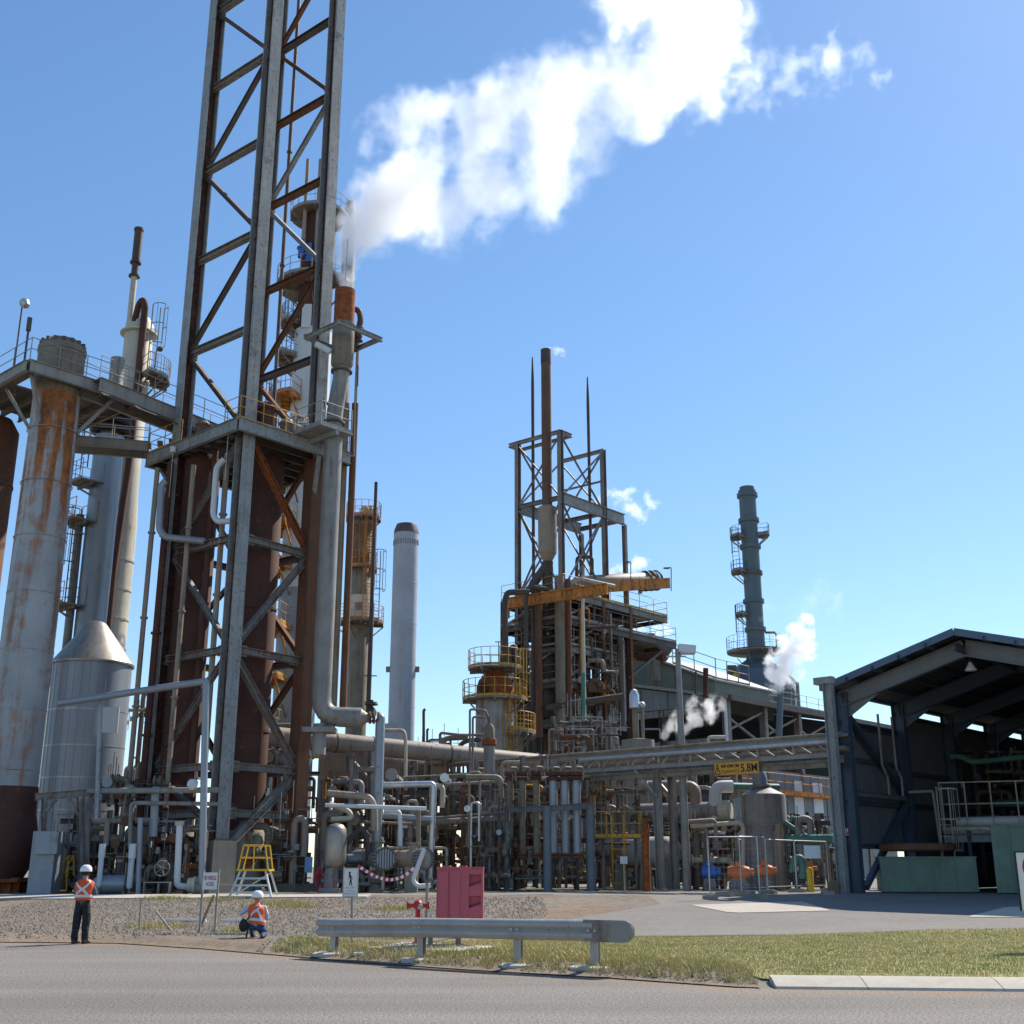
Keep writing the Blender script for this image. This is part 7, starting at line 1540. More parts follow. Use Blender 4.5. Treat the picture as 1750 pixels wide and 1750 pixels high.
def lamp_mast():
    Y = 50.2; x = xr(1167, 1330, Y); t = thing('lamp_mast', 'tall grey lamp mast with two square floodlights in front of the dark building', 'lamp', on(x, Y)); zt = zr(1112, Y)
    q = MB(); q.lathe(on(x, Y), [(.17, 0), (.16, 4), (.11, zt - .6)], 14); build('pole', q, 'grey_pipe', t); q = MB(); q.bar((x - .5, Y, zt - .25), (x + .35, Y, zt - .25), .06); build('cross_arm', q, 'galv', t)
    q = MB(); q.box(Vector((x + .38, Y - .05, zt + .05)), (.72, .5, .34), (Vector((1, 0, -.1)).normalized(), Vector((0, 1, 0)), Vector((.1, 0, 1)).normalized())); q.box(Vector((x + .38, Y - .05, zt - .13)), (.6, .4, .05)); build('floodlight', q, 'white_lagging', t, smooth=0)
    a = Vector((.75, 0, -.66)).normalized(); b = Vector((.66, 0, .75)).normalized(); q = MB(); q.box(Vector((x - .62, Y - .05, zt + .12)), (.75, .5, .22), (a, Vector((0, 1, 0)), b)); build('floodlight', q, 'dark_steel', t, smooth=0, label='dark tilted floodlight')
lamp_mast()

# ------------------------------------------------------------------ tanks, drums and motors behind the fence
def right_plant():
    Y = 53.2; x = xr(1308, 1430, Y); r = M(38, 1430, Y); z = lambda v: zr(v, Y)
    t = thing('dome_tank', 'grey upright tank with a shallow cone top behind the mesh fence', 'tank', on(x, Y))
    q = MB(); q.lathe((x, Y, .6), [(r, 0), (r, z(1362) - .6), (r * .97, z(1358) - .6), (r * .25, z(1344) - .6), (0, z(1343) - .6)], 40); build('shell', q, 'grey_pipe', t, smooth=30)
    q = MB(); q.lathe((x, Y, z(1412)), [(r + .01, 0), (r + .03, 0), (r + .03, .05), (r + .01, .05)], 40, cap=False); build('band', q, 'galv_rail', t)
    q = MB(); q.tube([(x - .1, Y, z(1350)), (x - .1, Y, z(1318)), (x - 1.3, Y + .2, z(1304)), (x - 4, Y + 1, z(1306))], .33, 16, .7); build('outlet_duct', q, 'blue_lagging', t); q = MB(); q.cyl((x - .1, Y, z(1345)), (x - .1, Y, z(1341)), .46, 20); build('flange', q, 'grey_pipe', t)
    for px, w in ((1335, 14), (1328, 5)): p = P(px, 1500, Y - 1.1); q = MB(); q.cyl(on(p.x, p.y), P(px - 4, 1408 if w > 8 else 1420, Y - 1.1), M(w, 1450, Y) / 2, 10); build('support_post', q, 'taupe_pipe', t)
    p = P(1095, 1456, 52.6); t = thing('pale_drum', 'long pale grey horizontal drum on cream saddles behind bridge posts', 'drum', on(p.x, p.y)); r = M(25, 1456, 52.6); a = P(1020, 1456, 54.5); b = P(1163, 1455, 52.4); d = (b - a).normalized(); L = (b - a).length
    q = MB(); q.lathe(a, [(0, 0), (r * .6, .08), (r * .92, .28), (r, .6), (r, L - .6), (r * .92, L - .28), (r * .6, L - .08), (0, L)], 30, axis=d); build('shell', q, 'vessel_grey', t, smooth=60)
    for k in (.28, .58, .86): c = a + d * (L * k); q = MB(); q.prism([c + Vector((-.3, -.4, -c.z + .6)), c + Vector((.3, -.4, -c.z + .6)), c + Vector((.22, -.4, -r * .5)), c + Vector((-.22, -.4, -r * .5))], (0, .8, 0)); build('saddle', q, 'cream_concrete', t, smooth=0)
    a = P(1088, 1390, 56.2); b = P(1250, 1386, 54.4); d = (b - a).normalized(); L = (b - a).length; r = M(16, 1388, 55); t = thing('upper_exchanger', 'pale shell exchanger with a round cream end plate beside the dome tank', 'heat exchanger', a)
    q = MB(); q.lathe(a, [(0, 0), (r, .05), (r, L - .55)], 26, axis=d); build('shell', q, 'grey_pipe', t, smooth=40); q = MB(); q.lathe(a + d * (L - .55), [(r * 1.02, 0), (r * 1.12, .03), (r * 1.12, .45), (r * .9, .55), (0, .56)], 26, axis=d); build('end_plate', q, 'cream_lagging', t, smooth=40)
    for k in (.2, .6, .88): c = a + d * (L * k); q = MB(); q.hbeam(on(c.x, c.y), c - UP * r, .2, .22); build('support', q, 'grey_steel', t, smooth=0)
    p = P(1091, 1300, 62.0); Yt = 62.0; r = M(28, 1300, Yt); t = thing('twin_pipe_tank', 'pale olive tank with two capped pipes rising from its lid', 'tank', on(p.x, Yt)); z = lambda v: zr(v, Yt)
    q = MB(); q.lathe((p.x, Yt, .6), [(r, 0), (r, z(1265) - .6), (0, z(1261) - .6)], 32); build('shell', q, 'cream_concrete', t, smooth=30)
    for px, w, y0, y1 in ((1086, 11, 1208, 1264), (1098, 6, 1212, 1264)): xx = xr(px, 1235, Yt); q = MB(); q.cyl((xx, Yt, z(y1)), (xx, Yt, z(y0)), M(w, 1235, Yt) / 2, 14); build('pipe', q, 'khaki_pipe', t)
    xx = xr(1084, 1200, Yt); q = MB(); q.lathe((xx, Yt, z(1210)), [(.26, 0), (.26, z(1188) - z(1210)), (.16, z(1180) - z(1210)), (0, z(1177) - z(1210))], 16); build('rain_cap', q, 'aluminium', t); q = MB(); q.ball(P(1097, 1205, Yt), .18, 12, 7); build('rain_cap', q, 'aluminium', t)
    q = MB(); q.tube(pix((1098, 1246, 61), (1128, 1246, 61), (1128, 1262, 61)), .05, 6); build('hand_pipe', q, 'galv_rail', t)
    for pts, w, m, lab in (
        ((((1090, 1352, 55.5), (1100, 1344, 55.5), (1165, 1343, 55.2), (1188, 1345, 55), (1190, 1378, 55)), 19, 'taupe_pipe', 'fat pale pipe arching over the upper exchanger')),
        ((((1222, 1400, 54.6), (1222, 1344, 54.6), (1252, 1344, 54.6)), 21, 'white_lagging', 'fat white lagged elbow above the exchanger end plate')),
        ((((1252, 1344, 54.6), (1330, 1346, 55.5)), 13, 'green_steel', 'green level pipe running from white elbow behind the dome tank')),
        ((((1187, 1310, 56), (1188, 1346, 56), (1210, 1346, 55.6), (1222, 1354, 55.6), (1224, 1372, 55.6)), 7, 'grey_pipe', 'grey offset pipe dropping onto the exchanger')),
        ((((1172, 1405, 52.6), (1220, 1402, 52.6), (1223, 1410, 52.6), (1223, 1450, 52.6)), 8, 'taupe_pipe', 'tan pipe bending down behind the blue motor')),
        ((((1180, 1412, 52.8), (1266, 1406, 52.4), (1270, 1414, 52.4), (1270, 1500, 52.4)), 8, 'cream_lagging', 'cream pipe bending down in front of the dome tank')),
        ((((1180, 1420, 53.2), (1240, 1424, 53)), 6, 'white_lagging', 'short bright level pipe under the cream one')),
        ((((1346, 1434, 52), (1425, 1434, 51)), 15, 'green_steel', 'green lagged header behind the fence near the shed')),
        ((((1340, 1405, 52.5), (1380, 1432, 52.5), (1418, 1440, 52)), 9, 'green_steel', 'green sloping pipe above the green header')),
        ((((1355, 1490, 50), (1358, 1470, 50), (1368, 1465, 50), (1372, 1480, 50), (1372, 1502, 50)), 14, 'green_steel', 'green elbow pump casing by the yellow post')),
        ((((1334, 1175, 78), (1331, 1262, 78)), 11, 'chimney_green', 'grey green pipe with steam at its top before the dark building')),
        ((((1322, 1400, 55), (1345, 1395, 55), (1380, 1418, 54)), 5, 'galv_rail', 'sloping pale handrail right of the dome tank'))):
        q = MB(); pp = pix(*pts); q.tube(pp, M(w, pts[0][1], pts[0][2]) / 2, 12); tag(build('pipe_line', q, m, None, smooth=45, origin=pp[-1]), lab, 'pipe')
    def motor(px, py, Y, w, L, m, lab, nm='electric_motor', cat='motor'):
        p = P(px, py, Y); r = M(w, py, Y) / 2; t = thing(nm, lab, cat, on(p.x, p.y)); a = Vector((1, -.15, 0)).normalized()
        q = MB(); q.lathe(p, [(0, 0), (r * .8, .03), (r * .95, .12), (r, .2), (r, L - .15), (r * .8, L), (0, L + .02)], 22, axis=a)
        for k in range(12): c = p + (a.cross(UP) * cos(k * pi / 6) + UP * sin(k * pi / 6)) * r; q.bar(c + a * .2, c + a * (L - .2), .03)
        build('body', q, m, t, smooth=40); q = MB(); q.box(p + a * (L / 2) + UP * (-r - .06), (L * .7, r * 1.5, .12), (a, a.cross(UP), UP)); c = p + a * (L / 2); q.box((c.x, c.y, (c.z - r + .55) / 2 - .05), (L * .8, r * 1.6, max(.05, c.z - r - .65))); build('foot', q, 'grey_steel', t, smooth=0); q = MB(); q.box(p + a * (L / 2) + UP * (r + .06) - Vector((0, .1, 0)), (.25, .25, .2)); build('terminal_box', q, m, t, smooth=0)
        q = MB(); q.lathe(p + a * L, [(0, .0), (r * .6, 0), (r * .62, .18), (0, .2)], 18, axis=a); build('fan_cover', q, m, t)
    motor(1198, 1490, 50.6, 22, .62, 'blue_motor', 'bright blue electric motor behind the mesh fence'); motor(1242, 1491, 50.2, 22, .9, 'orange_motor', 'orange motor nearer the blue one, with a big round fan end'); motor(1292, 1488, 50.4, 20, .65, 'orange_motor', 'orange motor farther from the blue one, next to the tall posts'); motor(1376, 1484, 51, 12, .3, 'orange_motor', 'small orange motor end beside the yellow post')
    p = P(1385, 1506, 47.5); q = MB(); q.lathe(on(p.x, p.y), [(.13, 0), (.13, .85), (.08, .92), (0, .94)], 14); tag(build('yellow_bollard', q, 'bright_yellow', None, origin=on(p.x, p.y)), 'yellow bollard post behind the fence next to the shed', 'bollard')
    q = MB(); q.tube(pix((1358, 1484, 50), (1364, 1484, 50)), .12, 10); tag(build('pump_nose', q, 'cream_lagging', None, origin=P(1360, 1484, 50)), 'cream coloured pump nose beside the green elbow', 'pump')
    pipework('pipework', 'beige pipe bank behind the blue and orange motors', 'pipework', 1172, 1275, 1400, 1515, 53, 56, 51, ['taupe_pipe', 'cream_lagging', 'rust_pipe', 'khaki_pipe', 'taupe_pipe'], 24, .05, .14, 3, 8)
    pipework('pipework', 'dark pipework under and around the pale drum', 'pipework', 1080, 1180, 1395, 1520, 54.5, 57, 52, MIX + ['green_steel'], 18, .05, .13, 2, 8)
    pipework('pipework', 'green and grey pipes between dome tank and shed', 'pipework', 1340, 1425, 1390, 1515, 51.5, 55, 53, ['green_steel', 'grey_pipe', 'khaki_pipe', 'galv_rail', 'dark_pipe'], 20, .04, .12, 2, 7)
    pipework('pipework', 'pipes tucked under the bridge deck before the big building', 'pipework', 1120, 1290, 1285, 1345, 60, 66, 54, MIX + ['cream_lagging', 'white_lagging'], 14, .08, .2, 0, 4, zmin=5.0)
right_plant()

# ------------------------------------------------------------------ mesh fence panels on block feet
def fence_panel(p0, p1, label, hgt=2.0, feet=(0, 1)):
    t = thing('mesh_fence_panel', label, 'fence', p0, 'temporary mesh fence panels'); d = (p1 - p0); d.z = 0; L = d.length; d.normalize(); n = Vector((-d.y, d.x, 0)); zb = min(p0.z, p1.z)
    q = MB(); q.tube([p0 + UP * .1, p0 + UP * hgt, p1 + UP * hgt, p1 + UP * .1], .024, 7, .04); q.tube([p0 + UP * .25, p1 + UP * .25], .02, 6); build('frame', q, 'galv', t)
    q = MB()
    k = int(L / .17)
    for i in range(1, k): q.bar(p0 + d * (L * i / k) + UP * .25, p0 + d * (L * i / k) + UP * hgt, .0035)
    for i in range(1, 9): q.bar(p0 + UP * (.25 + (hgt - .25) * i / 9), p1 + UP * (.25 + (hgt - .25) * i / 9), .004)
    build('wire_mesh', q, 'galv', t, kind='stuff', smooth=0)
    for f in feet: c = p0.lerp(p1, f); c = on(c.x, c.y, .07); q = MB(); q.box(c, (.24, .62, .13), (d, n, UP)); q.box(c + UP * .07, (.14, .45, .04), (d, n, UP)); build('block_foot', q, 'cream_concrete' if f else 'grey_pipe', t, smooth=0)
    return t
fence_panel(G(1214, 1538), G(1299, 1536), 'nearest mesh fence panel at its free end by the slab', 1.95)
fence_panel(G(1268, 1531), G(1312, 1529), 'narrow mesh fence panel standing just behind the nearest one', 1.95)
fence_panel(G(1313, 1528), G(1362, 1526), 'middle mesh fence panel with the dome tank behind it', 1.9); fp = fence_panel(G(1363, 1526), G(1418, 1524), 'mesh fence panel closest to the shed column', 1.9)
def fence_bits():
    p = P(1388, 1456, 45.3); q = MB(); q.box(p, (.60, .02, .46)); b = build('sign_board', q, 'sign_white', None, smooth=0, origin=p); tag(b, 'plain white notice board hung on the mesh fence by the shed', 'sign')
    for px, py, lab in ((1240, 1533, 'grey concrete block lying behind the free fence end'), (1274, 1533, 'dark concrete block lying between the two near fence panels'), (1252, 1529, 'pale concrete block lying farthest behind the free fence end')): g = G(px, py); q = MB(); q.box(g + UP * .09, (.62, .28, .17), (E1, E2, UP)); tag(build('loose_block', q, 'cream_concrete', None, smooth=0, origin=g), lab, 'block')
    g = G(1424, 1528); q = MB(); q.lathe(g + UP * .24, [(.10, 0), (.24, .02), (.24, .14), (.10, .16)], 18, axis=(.3, -1, 0)); tag(build('spare_wheel', q, 'timber', None, origin=g), 'brown cable drum wheel leaning at the foot of the shed column', 'wheel')
    q = MB(); q.box(G(1415, 1531) + UP * .08, (.4, .3, .15)); tag(build('loose_block', q, 'grey_pipe', None, smooth=0, origin=G(1415, 1531)), 'small grey block in the shed shadow at the fence end', 'block')
fence_bits()

# ------------------------------------------------------------------ the blue shed
def shed():
    O = Vector((12.75, 45.8, 0)); gzv = PLANT; W_ = 9.9; D_ = 30.0; ZE = 8.15; ZA = 9.62
    t = thing('open_shed', 'blue grey steel shed with an open gable front and dark interior', 'shed', O + UP * gzv)
    def at(a, b, z): return O + E1 * a + E2 * b + UP * z
    nb = 6
    for i in range(nb + 1):
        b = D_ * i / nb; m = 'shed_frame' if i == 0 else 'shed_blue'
        for a in (0, W_): q = MB(); q.hbeam(at(a, b, gzv), at(a, b, ZE - .1), .34, .5, .03, up=E1); build('column', q, 'shed_blue' if i == 0 else m, t, smooth=0)
        for a0, a1 in ((0, W_ / 2), (W_, W_ / 2)):
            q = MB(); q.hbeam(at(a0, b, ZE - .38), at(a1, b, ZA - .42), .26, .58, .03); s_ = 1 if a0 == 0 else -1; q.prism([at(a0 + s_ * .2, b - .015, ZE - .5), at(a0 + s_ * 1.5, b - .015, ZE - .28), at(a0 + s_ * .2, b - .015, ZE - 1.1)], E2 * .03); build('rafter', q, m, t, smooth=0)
    # roof sheets: each bay and slope its own sheet, with a folded eave
    for a0, a1, nm in ((-.35, W_ / 2, 'l'), (W_ + .35, W_ / 2, 'r')):
        z0 = ZE + .08; z1 = ZA + .12
        for i in range(nb):
            b0, b1 = (-.85 if i == 0 else D_ * i / nb) + .002, D_ * (i + 1) / nb + (.3 if i == nb - 1 else 0); q = MB(); n = 24; vs = []
            for k in range(n + 1):
                b = b0 + (b1 - b0) * k / n; dz = .03 if k % 2 else 0; vs += [at(a0, b, z0 + dz), at(a1, b, z1 + dz), at(a0, b, z0 + dz - .05), at(a1, b, z1 + dz - .05)]
            fs = []
            for k in range(n): o = k * 4; fs += [(o, o + 4, o + 5, o + 1), (o + 2, o + 3, o + 7, o + 6)]
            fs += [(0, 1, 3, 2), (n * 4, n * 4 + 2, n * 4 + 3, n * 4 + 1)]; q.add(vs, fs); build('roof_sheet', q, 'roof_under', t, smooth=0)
        q = MB(); q.bar(at(a0, -.87, z0 - .06), at(a1, -.87, z1 - .06), .05, .26); build('barge_board', q, 'roof_blue', t, smooth=0)
        q = MB(); q.bar(at(a0 + (-.05 if a0 < 0 else .05), -.87, z0 - .05), at(a0 + (-.05 if a0 < 0 else .05), D_, z0 - .05), .16, .22); build('gutter', q, 'roof_blue', t, smooth=0)
        for k in range(1, 5): u = k / 5; q = MB(); A = at(a0 + (a1 - a0) * u, -1.0, z0 + (z1 - z0) * u - .14); q.hbeam(A, A + E2 * (D_ + .9), .07, .16); build('purlin', q, 'shed_blue', t, smooth=0)
    q = MB(); q.hbeam(at(W_ / 2, -.9, ZA - .5), at(W_ / 2, D_, ZA - .5), .16, .26); build('ridge_beam', q, 'shed_blue', t, smooth=0)
    # corrugated wall sheets, with an open strip under the eaves
    def wall(a, i, z0, z1, hide=False):
        b0, b1 = D_ * i / nb + .01, D_ * (i + 1) / nb - .01; npan = 5
        for k in range(npan):
            c0, c1 = b0 + (b1 - b0) * k / npan, b0 + (b1 - b0) * (k + 1) / npan - .015; q = MB(); n = 12; vs = []
            off = .26 if a == 0 else -.26
            for j in range(n + 1):
                b = c0 + (c1 - c0) * j / n; dx = .035 if (j // 1) % 2 else 0; vs += [at(a - off + dx, b, z0), at(a - off + dx, b, z1), at(a - off + dx - .02, b, z0), at(a - off + dx - .02, b, z1)]
            fs = []
            for j in range(n): o = j * 4; fs += [(o, o + 4, o + 5, o + 1), (o + 2, o + 3, o + 7, o + 6)]
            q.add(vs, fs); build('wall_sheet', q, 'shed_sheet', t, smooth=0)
        for zz in (z0 + .1, z0 + 1.7, z0 + 3.3, z0 + 4.6, z1 - .06): q = MB(); q.hbeam(at(a - (.14 if a == 0 else -.14), b0 - .1, zz), at(a - (.14 if a == 0 else -.14), b1 + .1, zz), .1, .16); build('girt', q, 'shed_blue', t, smooth=0)
    for i in range(nb): wall(0, i, 2.25 if i == 0 else .7, 7.0 if i == 0 else 7.7)
    for i in range(nb): q = MB(); q.box(at(W_ + .3, D_ * (i + .5) / nb, (gzv + ZE) / 2), (.06, D_ / nb - .01, ZE - gzv), (E1, E2, UP)); build('wall_sheet', q, 'shed_sheet', t, smooth=0)
    q = MB(); q.prism([at(.2, D_ + .35, gzv), at(W_ - .2, D_ + .35, gzv), at(W_ - .2, D_ + .35, ZE - .3), at(W_ / 2, D_ + .35, ZA - .3), at(.2, D_ + .35, ZE - .3)], E2 * .08); build('back_wall', q, 'shed_sheet', t, smooth=0)
    # bracing of the first bay
    b1 = D_ / nb
    for A, B in ((at(.1, .2, ZE - 1.0), at(.1, b1, 4.3)), (at(.1, .5, gzv + .2), at(.1, b1, 4.2))): q = MB(); q.bar(A, B, .2, .2); build('brace', q, 'shed_blue', t, smooth=0)
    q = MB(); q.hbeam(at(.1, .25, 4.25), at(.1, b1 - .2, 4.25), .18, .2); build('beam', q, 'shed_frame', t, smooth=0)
    for k in (.45, .7): p = at(.3, b1 * k, 0); q = MB(); q.tube([at(.35, b1 * k, 7.4), at(.35, b1 * k, 5.4), at(.35, b1 * k + .4, 5.0), at(.35, b1 * k + .4, 4.3)], .05, 6, .1); build('conduit', q, 'grey_pipe', t)
    q = MB(); p = at(1.55, 1.5, ZE + .62); q.lathe(p, [(.24, -.3), (.24, .25), (.34, .27), (.34, .36), (0, .42)], 16); build('roof_vent', q, 'galv_rail', t)
    q = MB(); p = at(W_ / 2 - .2, .9, ZA - 1.1); q.lathe(p, [(.06, .3), (.1, .2), (.22, 0), (.2, -.02), (0, -.04)], 16); build('hanging_lamp', q, 'sign_white', t); q = MB(); q.tube([p + UP * .3, p + UP * .7], .02, 5); build('lamp_rod', q, 'dark_steel', t)
    # sign on the first column
    q = MB(); c = at(.03, -.2, 0) ; c = P(1446, 1421, 45.55); f = Vector((.0, -1, 0)); q.box(c, (.20, .012, .27)); e = build('extinguisher_sign', q, 'sign_red', t, smooth=0); q = MB(); q.box(c + Vector((-.03, -.009, .01)), (.05, .006, .2)); q.box(c + Vector((.05, -.009, .04)), (.03, .006, .12)); q.box(c + Vector((0, -.009, -.125)), (.18, .006, .02)); build('sign_print', q, 'sign_white', e, smooth=0)
    # ---- inside
    def inside(px, py, Y): return P(px, py, Y)
    def bin_(px0, px1, py0, Yf, dep, lab, seams, tilt=0):
        a = P(px0, 1518, Yf); b = P(px1, 1514, Yf - .6); z1 = zr(py0, Yf); d = (b - a); d.z = 0; L = d.length; d.normalize(); n = Vector((-d.y, d.x, 0)); g = gzv + .05
        tt = thing('mint_bin', lab, 'bin', on(a.x, a.y), 'mint green steel bins in the shed'); c = (a + b) / 2; c = Vector((c.x, c.y, (g + z1) / 2)) + n * (dep / 2)
        q = MB(); q.box(c, (L, dep, z1 - g), (d, n, UP)); build('body', q, 'mint_tin', tt, smooth=0)
        for k in seams: q = MB(); q.box(Vector((a.x, a.y, (g + z1) / 2)) + d * (L * k) - n * .02, (.05, .03, z1 - g), (d, n, UP)); build('seam_strip', q, 'mint_tin', tt, smooth=0)
        q = MB(); q.box(Vector((c.x, c.y, z1 + .02)), (L + .08, dep + .08, .05), (d, n, UP)); build('rim', q, 'mint_tin', tt, smooth=0)
        return a, d, n, z1
    a, d, n, z1 = bin_(1508, 1672, 1466, 46.4, 1.6, 'low long mint green bin standing in the shed mouth', (.3, .55, .78, .995))
    bin_(1704, 1790, 1412, 44.6, 1.6, 'tall yellowed mint green bin near the picture edge', (.35, .7))
    p = a + d * .6 + n * .9; q = MB(); q.lathe(Vector((p.x, p.y, z1 + .25)) + d * .9, [(1.35, 0), (1.4, .05), (1.4, .22), (1.35, .27), (.2, .3)], 28); tag(build('rusty_cover', q, 'rust_pipe', None, origin=(p.x, p.y, z1)), 'flat rusty round cover lying on the low mint bin', 'cover')
    # platform with caged ladder
    Yp = 49.5; tt = thing('shed_platform', 'railed steel platform with a hooped ladder inside the shed', 'platform', on(P(1660, 1500, Yp).x, Yp)); A, B = P(1612, 1420, Yp), P(1790, 1415, Yp - 1.5); B.z = A.z
    dd = (B - A).normalized(); nn = Vector((-dd.y, dd.x, 0)); q = MB(); q.prism([A, B, B + nn * 1.6, A + nn * 1.6], (0, 0, -.12)); build('deck', q, 'galv_rail', tt, smooth=0); railing([A + nn * 1.5, A, B], tt, 'cream_lagging', h=1.9, sp=1.1, r=.03); q = MB(); q.hbeam(A - UP * .3, B - UP * .3, .2, .3); build('edge_beam', q, 'galv_rail', tt, smooth=0)
    c = P(1610, 1430, Yp - .5); cage_ladder(tt, c.x + .2, c.y, gzv, A.z + .8, (.1, -1, 0), 'cream_lagging'); q = MB(); q.tube([c + UP * -2, P(1594, 1352, Yp - .5) , P(1552, 1354, Yp - .5)], .06, 8, .06); build('hand_pipe', q, 'galv_rail', tt)
    for k in (.25, .8): p = A.lerp(B, k); q = MB(); q.bar(p, on(p.x, p.y), .14); build('post', q, 'shed_blue', tt, smooth=0)
    q = MB(); q.tube([A + dd * .5 + nn * .5 + UP * .35, B + nn * .5 + UP * .38], .20, 14); tag(build('pale_roller', q, 'white_lagging', None, origin=A), 'pale blue white roller tube lying along the shed platform', 'roller')
    q = MB(); q.tube([P(1622, 1294, 52), P(1640, 1292, 52), P(1660, 1303, 52), P(1790, 1290, 50)], .12, 10); tag(build('teal_pipe', q, 'green_steel', None, origin=P(1640, 1292, 52)), 'teal pipe crossing high inside the shed', 'pipe')
    for px, y0, y1, m, lab in ((1534, 1225, 1345, 'rust_pipe', 'brown pipe upright inside the shed, nearest the side wall'), (1548, 1222, 1352, 'galv_rail', 'pale conduit upright inside the shed next to the brown pipe'), (1556, 1224, 1352, 'cream_lagging', 'cream conduit upright inside the shed'), (1566, 1228, 1350, 'taupe_pipe', 'tan conduit upright inside the shed, farthest from the brown pipe')):
        q = MB(); q.tube(pix((px, y1, 51.5), (px, y0, 51.5)), .045 if px != 1534 else .12, 7); tag(build('conduit', q, m, None, origin=P(px, y1, 51.5)), lab, 'conduit')
    pipework('pipework', 'dark machinery and pipes deep inside the shed', 'pipework', 1560, 1790, 1290, 1500, 53, 60, 61, ['shed_blue', 'dark_steel', 'green_steel', 'grey_pipe', 'dark_pipe'], 26, .06, .2, 4, 8)
shed()
# blue leg of a neighbouring structure, cut by the picture edge
q = MB(); q.hbeam(P(1757, 1160, 60), P(1768, 1020, 60), .5, .5); tag(build('blue_leg', q, 'roof_blue', None, smooth=0, origin=P(1757, 1160, 60)), 'dark blue steel leg rising behind the shed roof at the picture edge', 'post')

# ------------------------------------------------------------------ big dark building behind
def back_building():
    K = Vector((15.5, 86.0, 0)); t = thing('process_building', 'big dark open sided building with grey cladding behind the pipe bridge', 'building', on(K.x, K.y))
    def at(a, b, z): return K + E1 * a + E2 * b + UP * z
    ZE = 13.2; D_, W_ = 26.0, 22.0
    q = MB(); q.prism([at(.6, -.6, ZE), at(.6, D_, ZE), at(-W_, D_, ZE + 4.4), at(-W_, -.6, ZE + 4.4)], (0, 0, .22)); build('roof', q, 'roof_grey', t, smooth=0)
    q = MB(); q.bar(at(.7, -.6, ZE + .05), at(.7, D_, ZE + .05), .3, .4); build('gutter', q, 'dark_steel', t, smooth=0)
    q = MB(); q.prism([at(-W_, -.3, ZE - .3), at(-.2, -.3, ZE - .3), at(-.2, -.3, ZE + .05), at(-W_, -.3, ZE + 4.3)], E2 * .1); build('gable_cladding', q, 'slate_cladding', t, smooth=0)
    for k in range(1, 9): q = MB(); u = k / 9; q.bar(at(-W_ * u, -.34, ZE - .2), at(-W_ * u, -.34, ZE + 4.2 * u), .06, .06); build('cladding_rib', q, 'slate_cladding', t, smooth=0)
    q = MB(); q.bar(at(-W_, -.62, ZE + 4.5), at(.6, -.62, ZE + .1), .12, .22); build('barge_board', q, 'roof_grey', t, smooth=0)
    for b in (0, 5.2, 10.4, 15.6, 20.8): q = MB(); q.hbeam(at(0, b, .6), at(0, b, ZE), .42, .5); build('column', q, 'grey_steel', t, smooth=0); q = MB(); q.bar(at(0, b, ZE - 2.2), at(0, b + 5.2, ZE - .4), .16); build('brace', q, 'grey_steel', t, smooth=0); q = MB(); q.bar(at(0, b, ZE - 1.2), at(0, b + 5.2, ZE - 3), .16); build('brace', q, 'grey_steel', t, smooth=0)
    for a in (-5.5, -11, -16.5): q = MB(); q.hbeam(at(a, -.1, .6), at(a, -.1, ZE - .3), .4, .42); build('column', q, 'dark_steel', t, smooth=0)
    q = MB(); q.bar(at(-W_, -.1, ZE - .6), at(0, -.1, ZE - .6), .3, .5); q.bar(at(-W_, 0, 10.4), at(0, 0, 10.4), .2, .3); build('beam', q, 'grey_steel', t, smooth=0)
    q = MB(); q.tube([at(.25, -.5, ZE), at(.25, -.5, 8.6)], .12, 8); build('downpipe', q, 'white_lagging', t)
    for k in range(10): b0 = D_ * k / 10; q = MB(); q.box(at(.1, b0 + D_ / 20, 4.5), (.08, D_ / 10 - .02, 8.0), (E1, E2, UP)); build('wall_panel', q, 'slate_cladding', t, smooth=0)
    q = MB(); q.prism([at(0, D_ - .3, .5), at(-W_, D_ - .3, .5), at(-W_, D_ - .3, ZE + 4.38), at(0, D_ - .3, ZE)], E2 * .2); build('far_wall', q, 'slate_cladding', t, smooth=0); q = MB(); q.box(at(-W_ + .15, D_ / 2 - .4, 9.0), (.2, D_ - .4, 17), (E1, E2, UP)); build('side_wall', q, 'slate_cladding', t, smooth=0)
    for k in range(5): a = -W_ * k / 5 - 1; q = MB(); q.box(at(a - 1.2, .5, 3.6), (W_ / 5 - .05, .12, 6.2), (E1, E2, UP)); build('wall_panel', q, 'dark_steel', t, smooth=0)
    railing([at(-1, 8.0, ZE + .5 + .2), at(-1, 22, ZE + .7)], t, 'grey_steel', sp=2)
    for b in (9.5, 12.5): q = MB(); q.box(at(.17, b, 6.4), (.06, 1.5, 3.0), (E1, E2, UP)); build('window', q, 'white_lagging', t, smooth=0)
    railing([at(.9, -1.5, 6.9), at(.9, 14, 6.9)], t, 'old_orange', h=1.3, sp=1.3, r=.04); q = MB(); q.prism([at(.2, -1.5, 6.9), at(1.0, -1.5, 6.9), at(1.0, 14, 6.9), at(.2, 14, 6.9)], (0, 0, -.2)); build('gallery_deck', q, 'old_orange', t, smooth=0)
    # higher olive block
    Yb = 93.0; t2 = thing('roof_block', 'olive clad block with a sloping roof above the dark building', 'building', P(1130, 1187, Yb)); poly = [P(x_, y_, Yb) for x_, y_ in ((1030, 1215), (1222, 1215), (1222, 1163), (1098, 1119), (1030, 1104))]
    q = MB(); q.prism(poly, E2 * 9); build('wall', q, 'olive_cladding', t2, smooth=0); q = MB(); q.prism([P(1096, 1118, Yb) - E2 * .6, P(1227, 1164, Yb) - E2 * .6, P(1227, 1161, Yb) - E2 * .6, P(1096, 1115, Yb) - E2 * .6], E2 * 10); build('roof', q, 'roof_grey', t2, smooth=0)
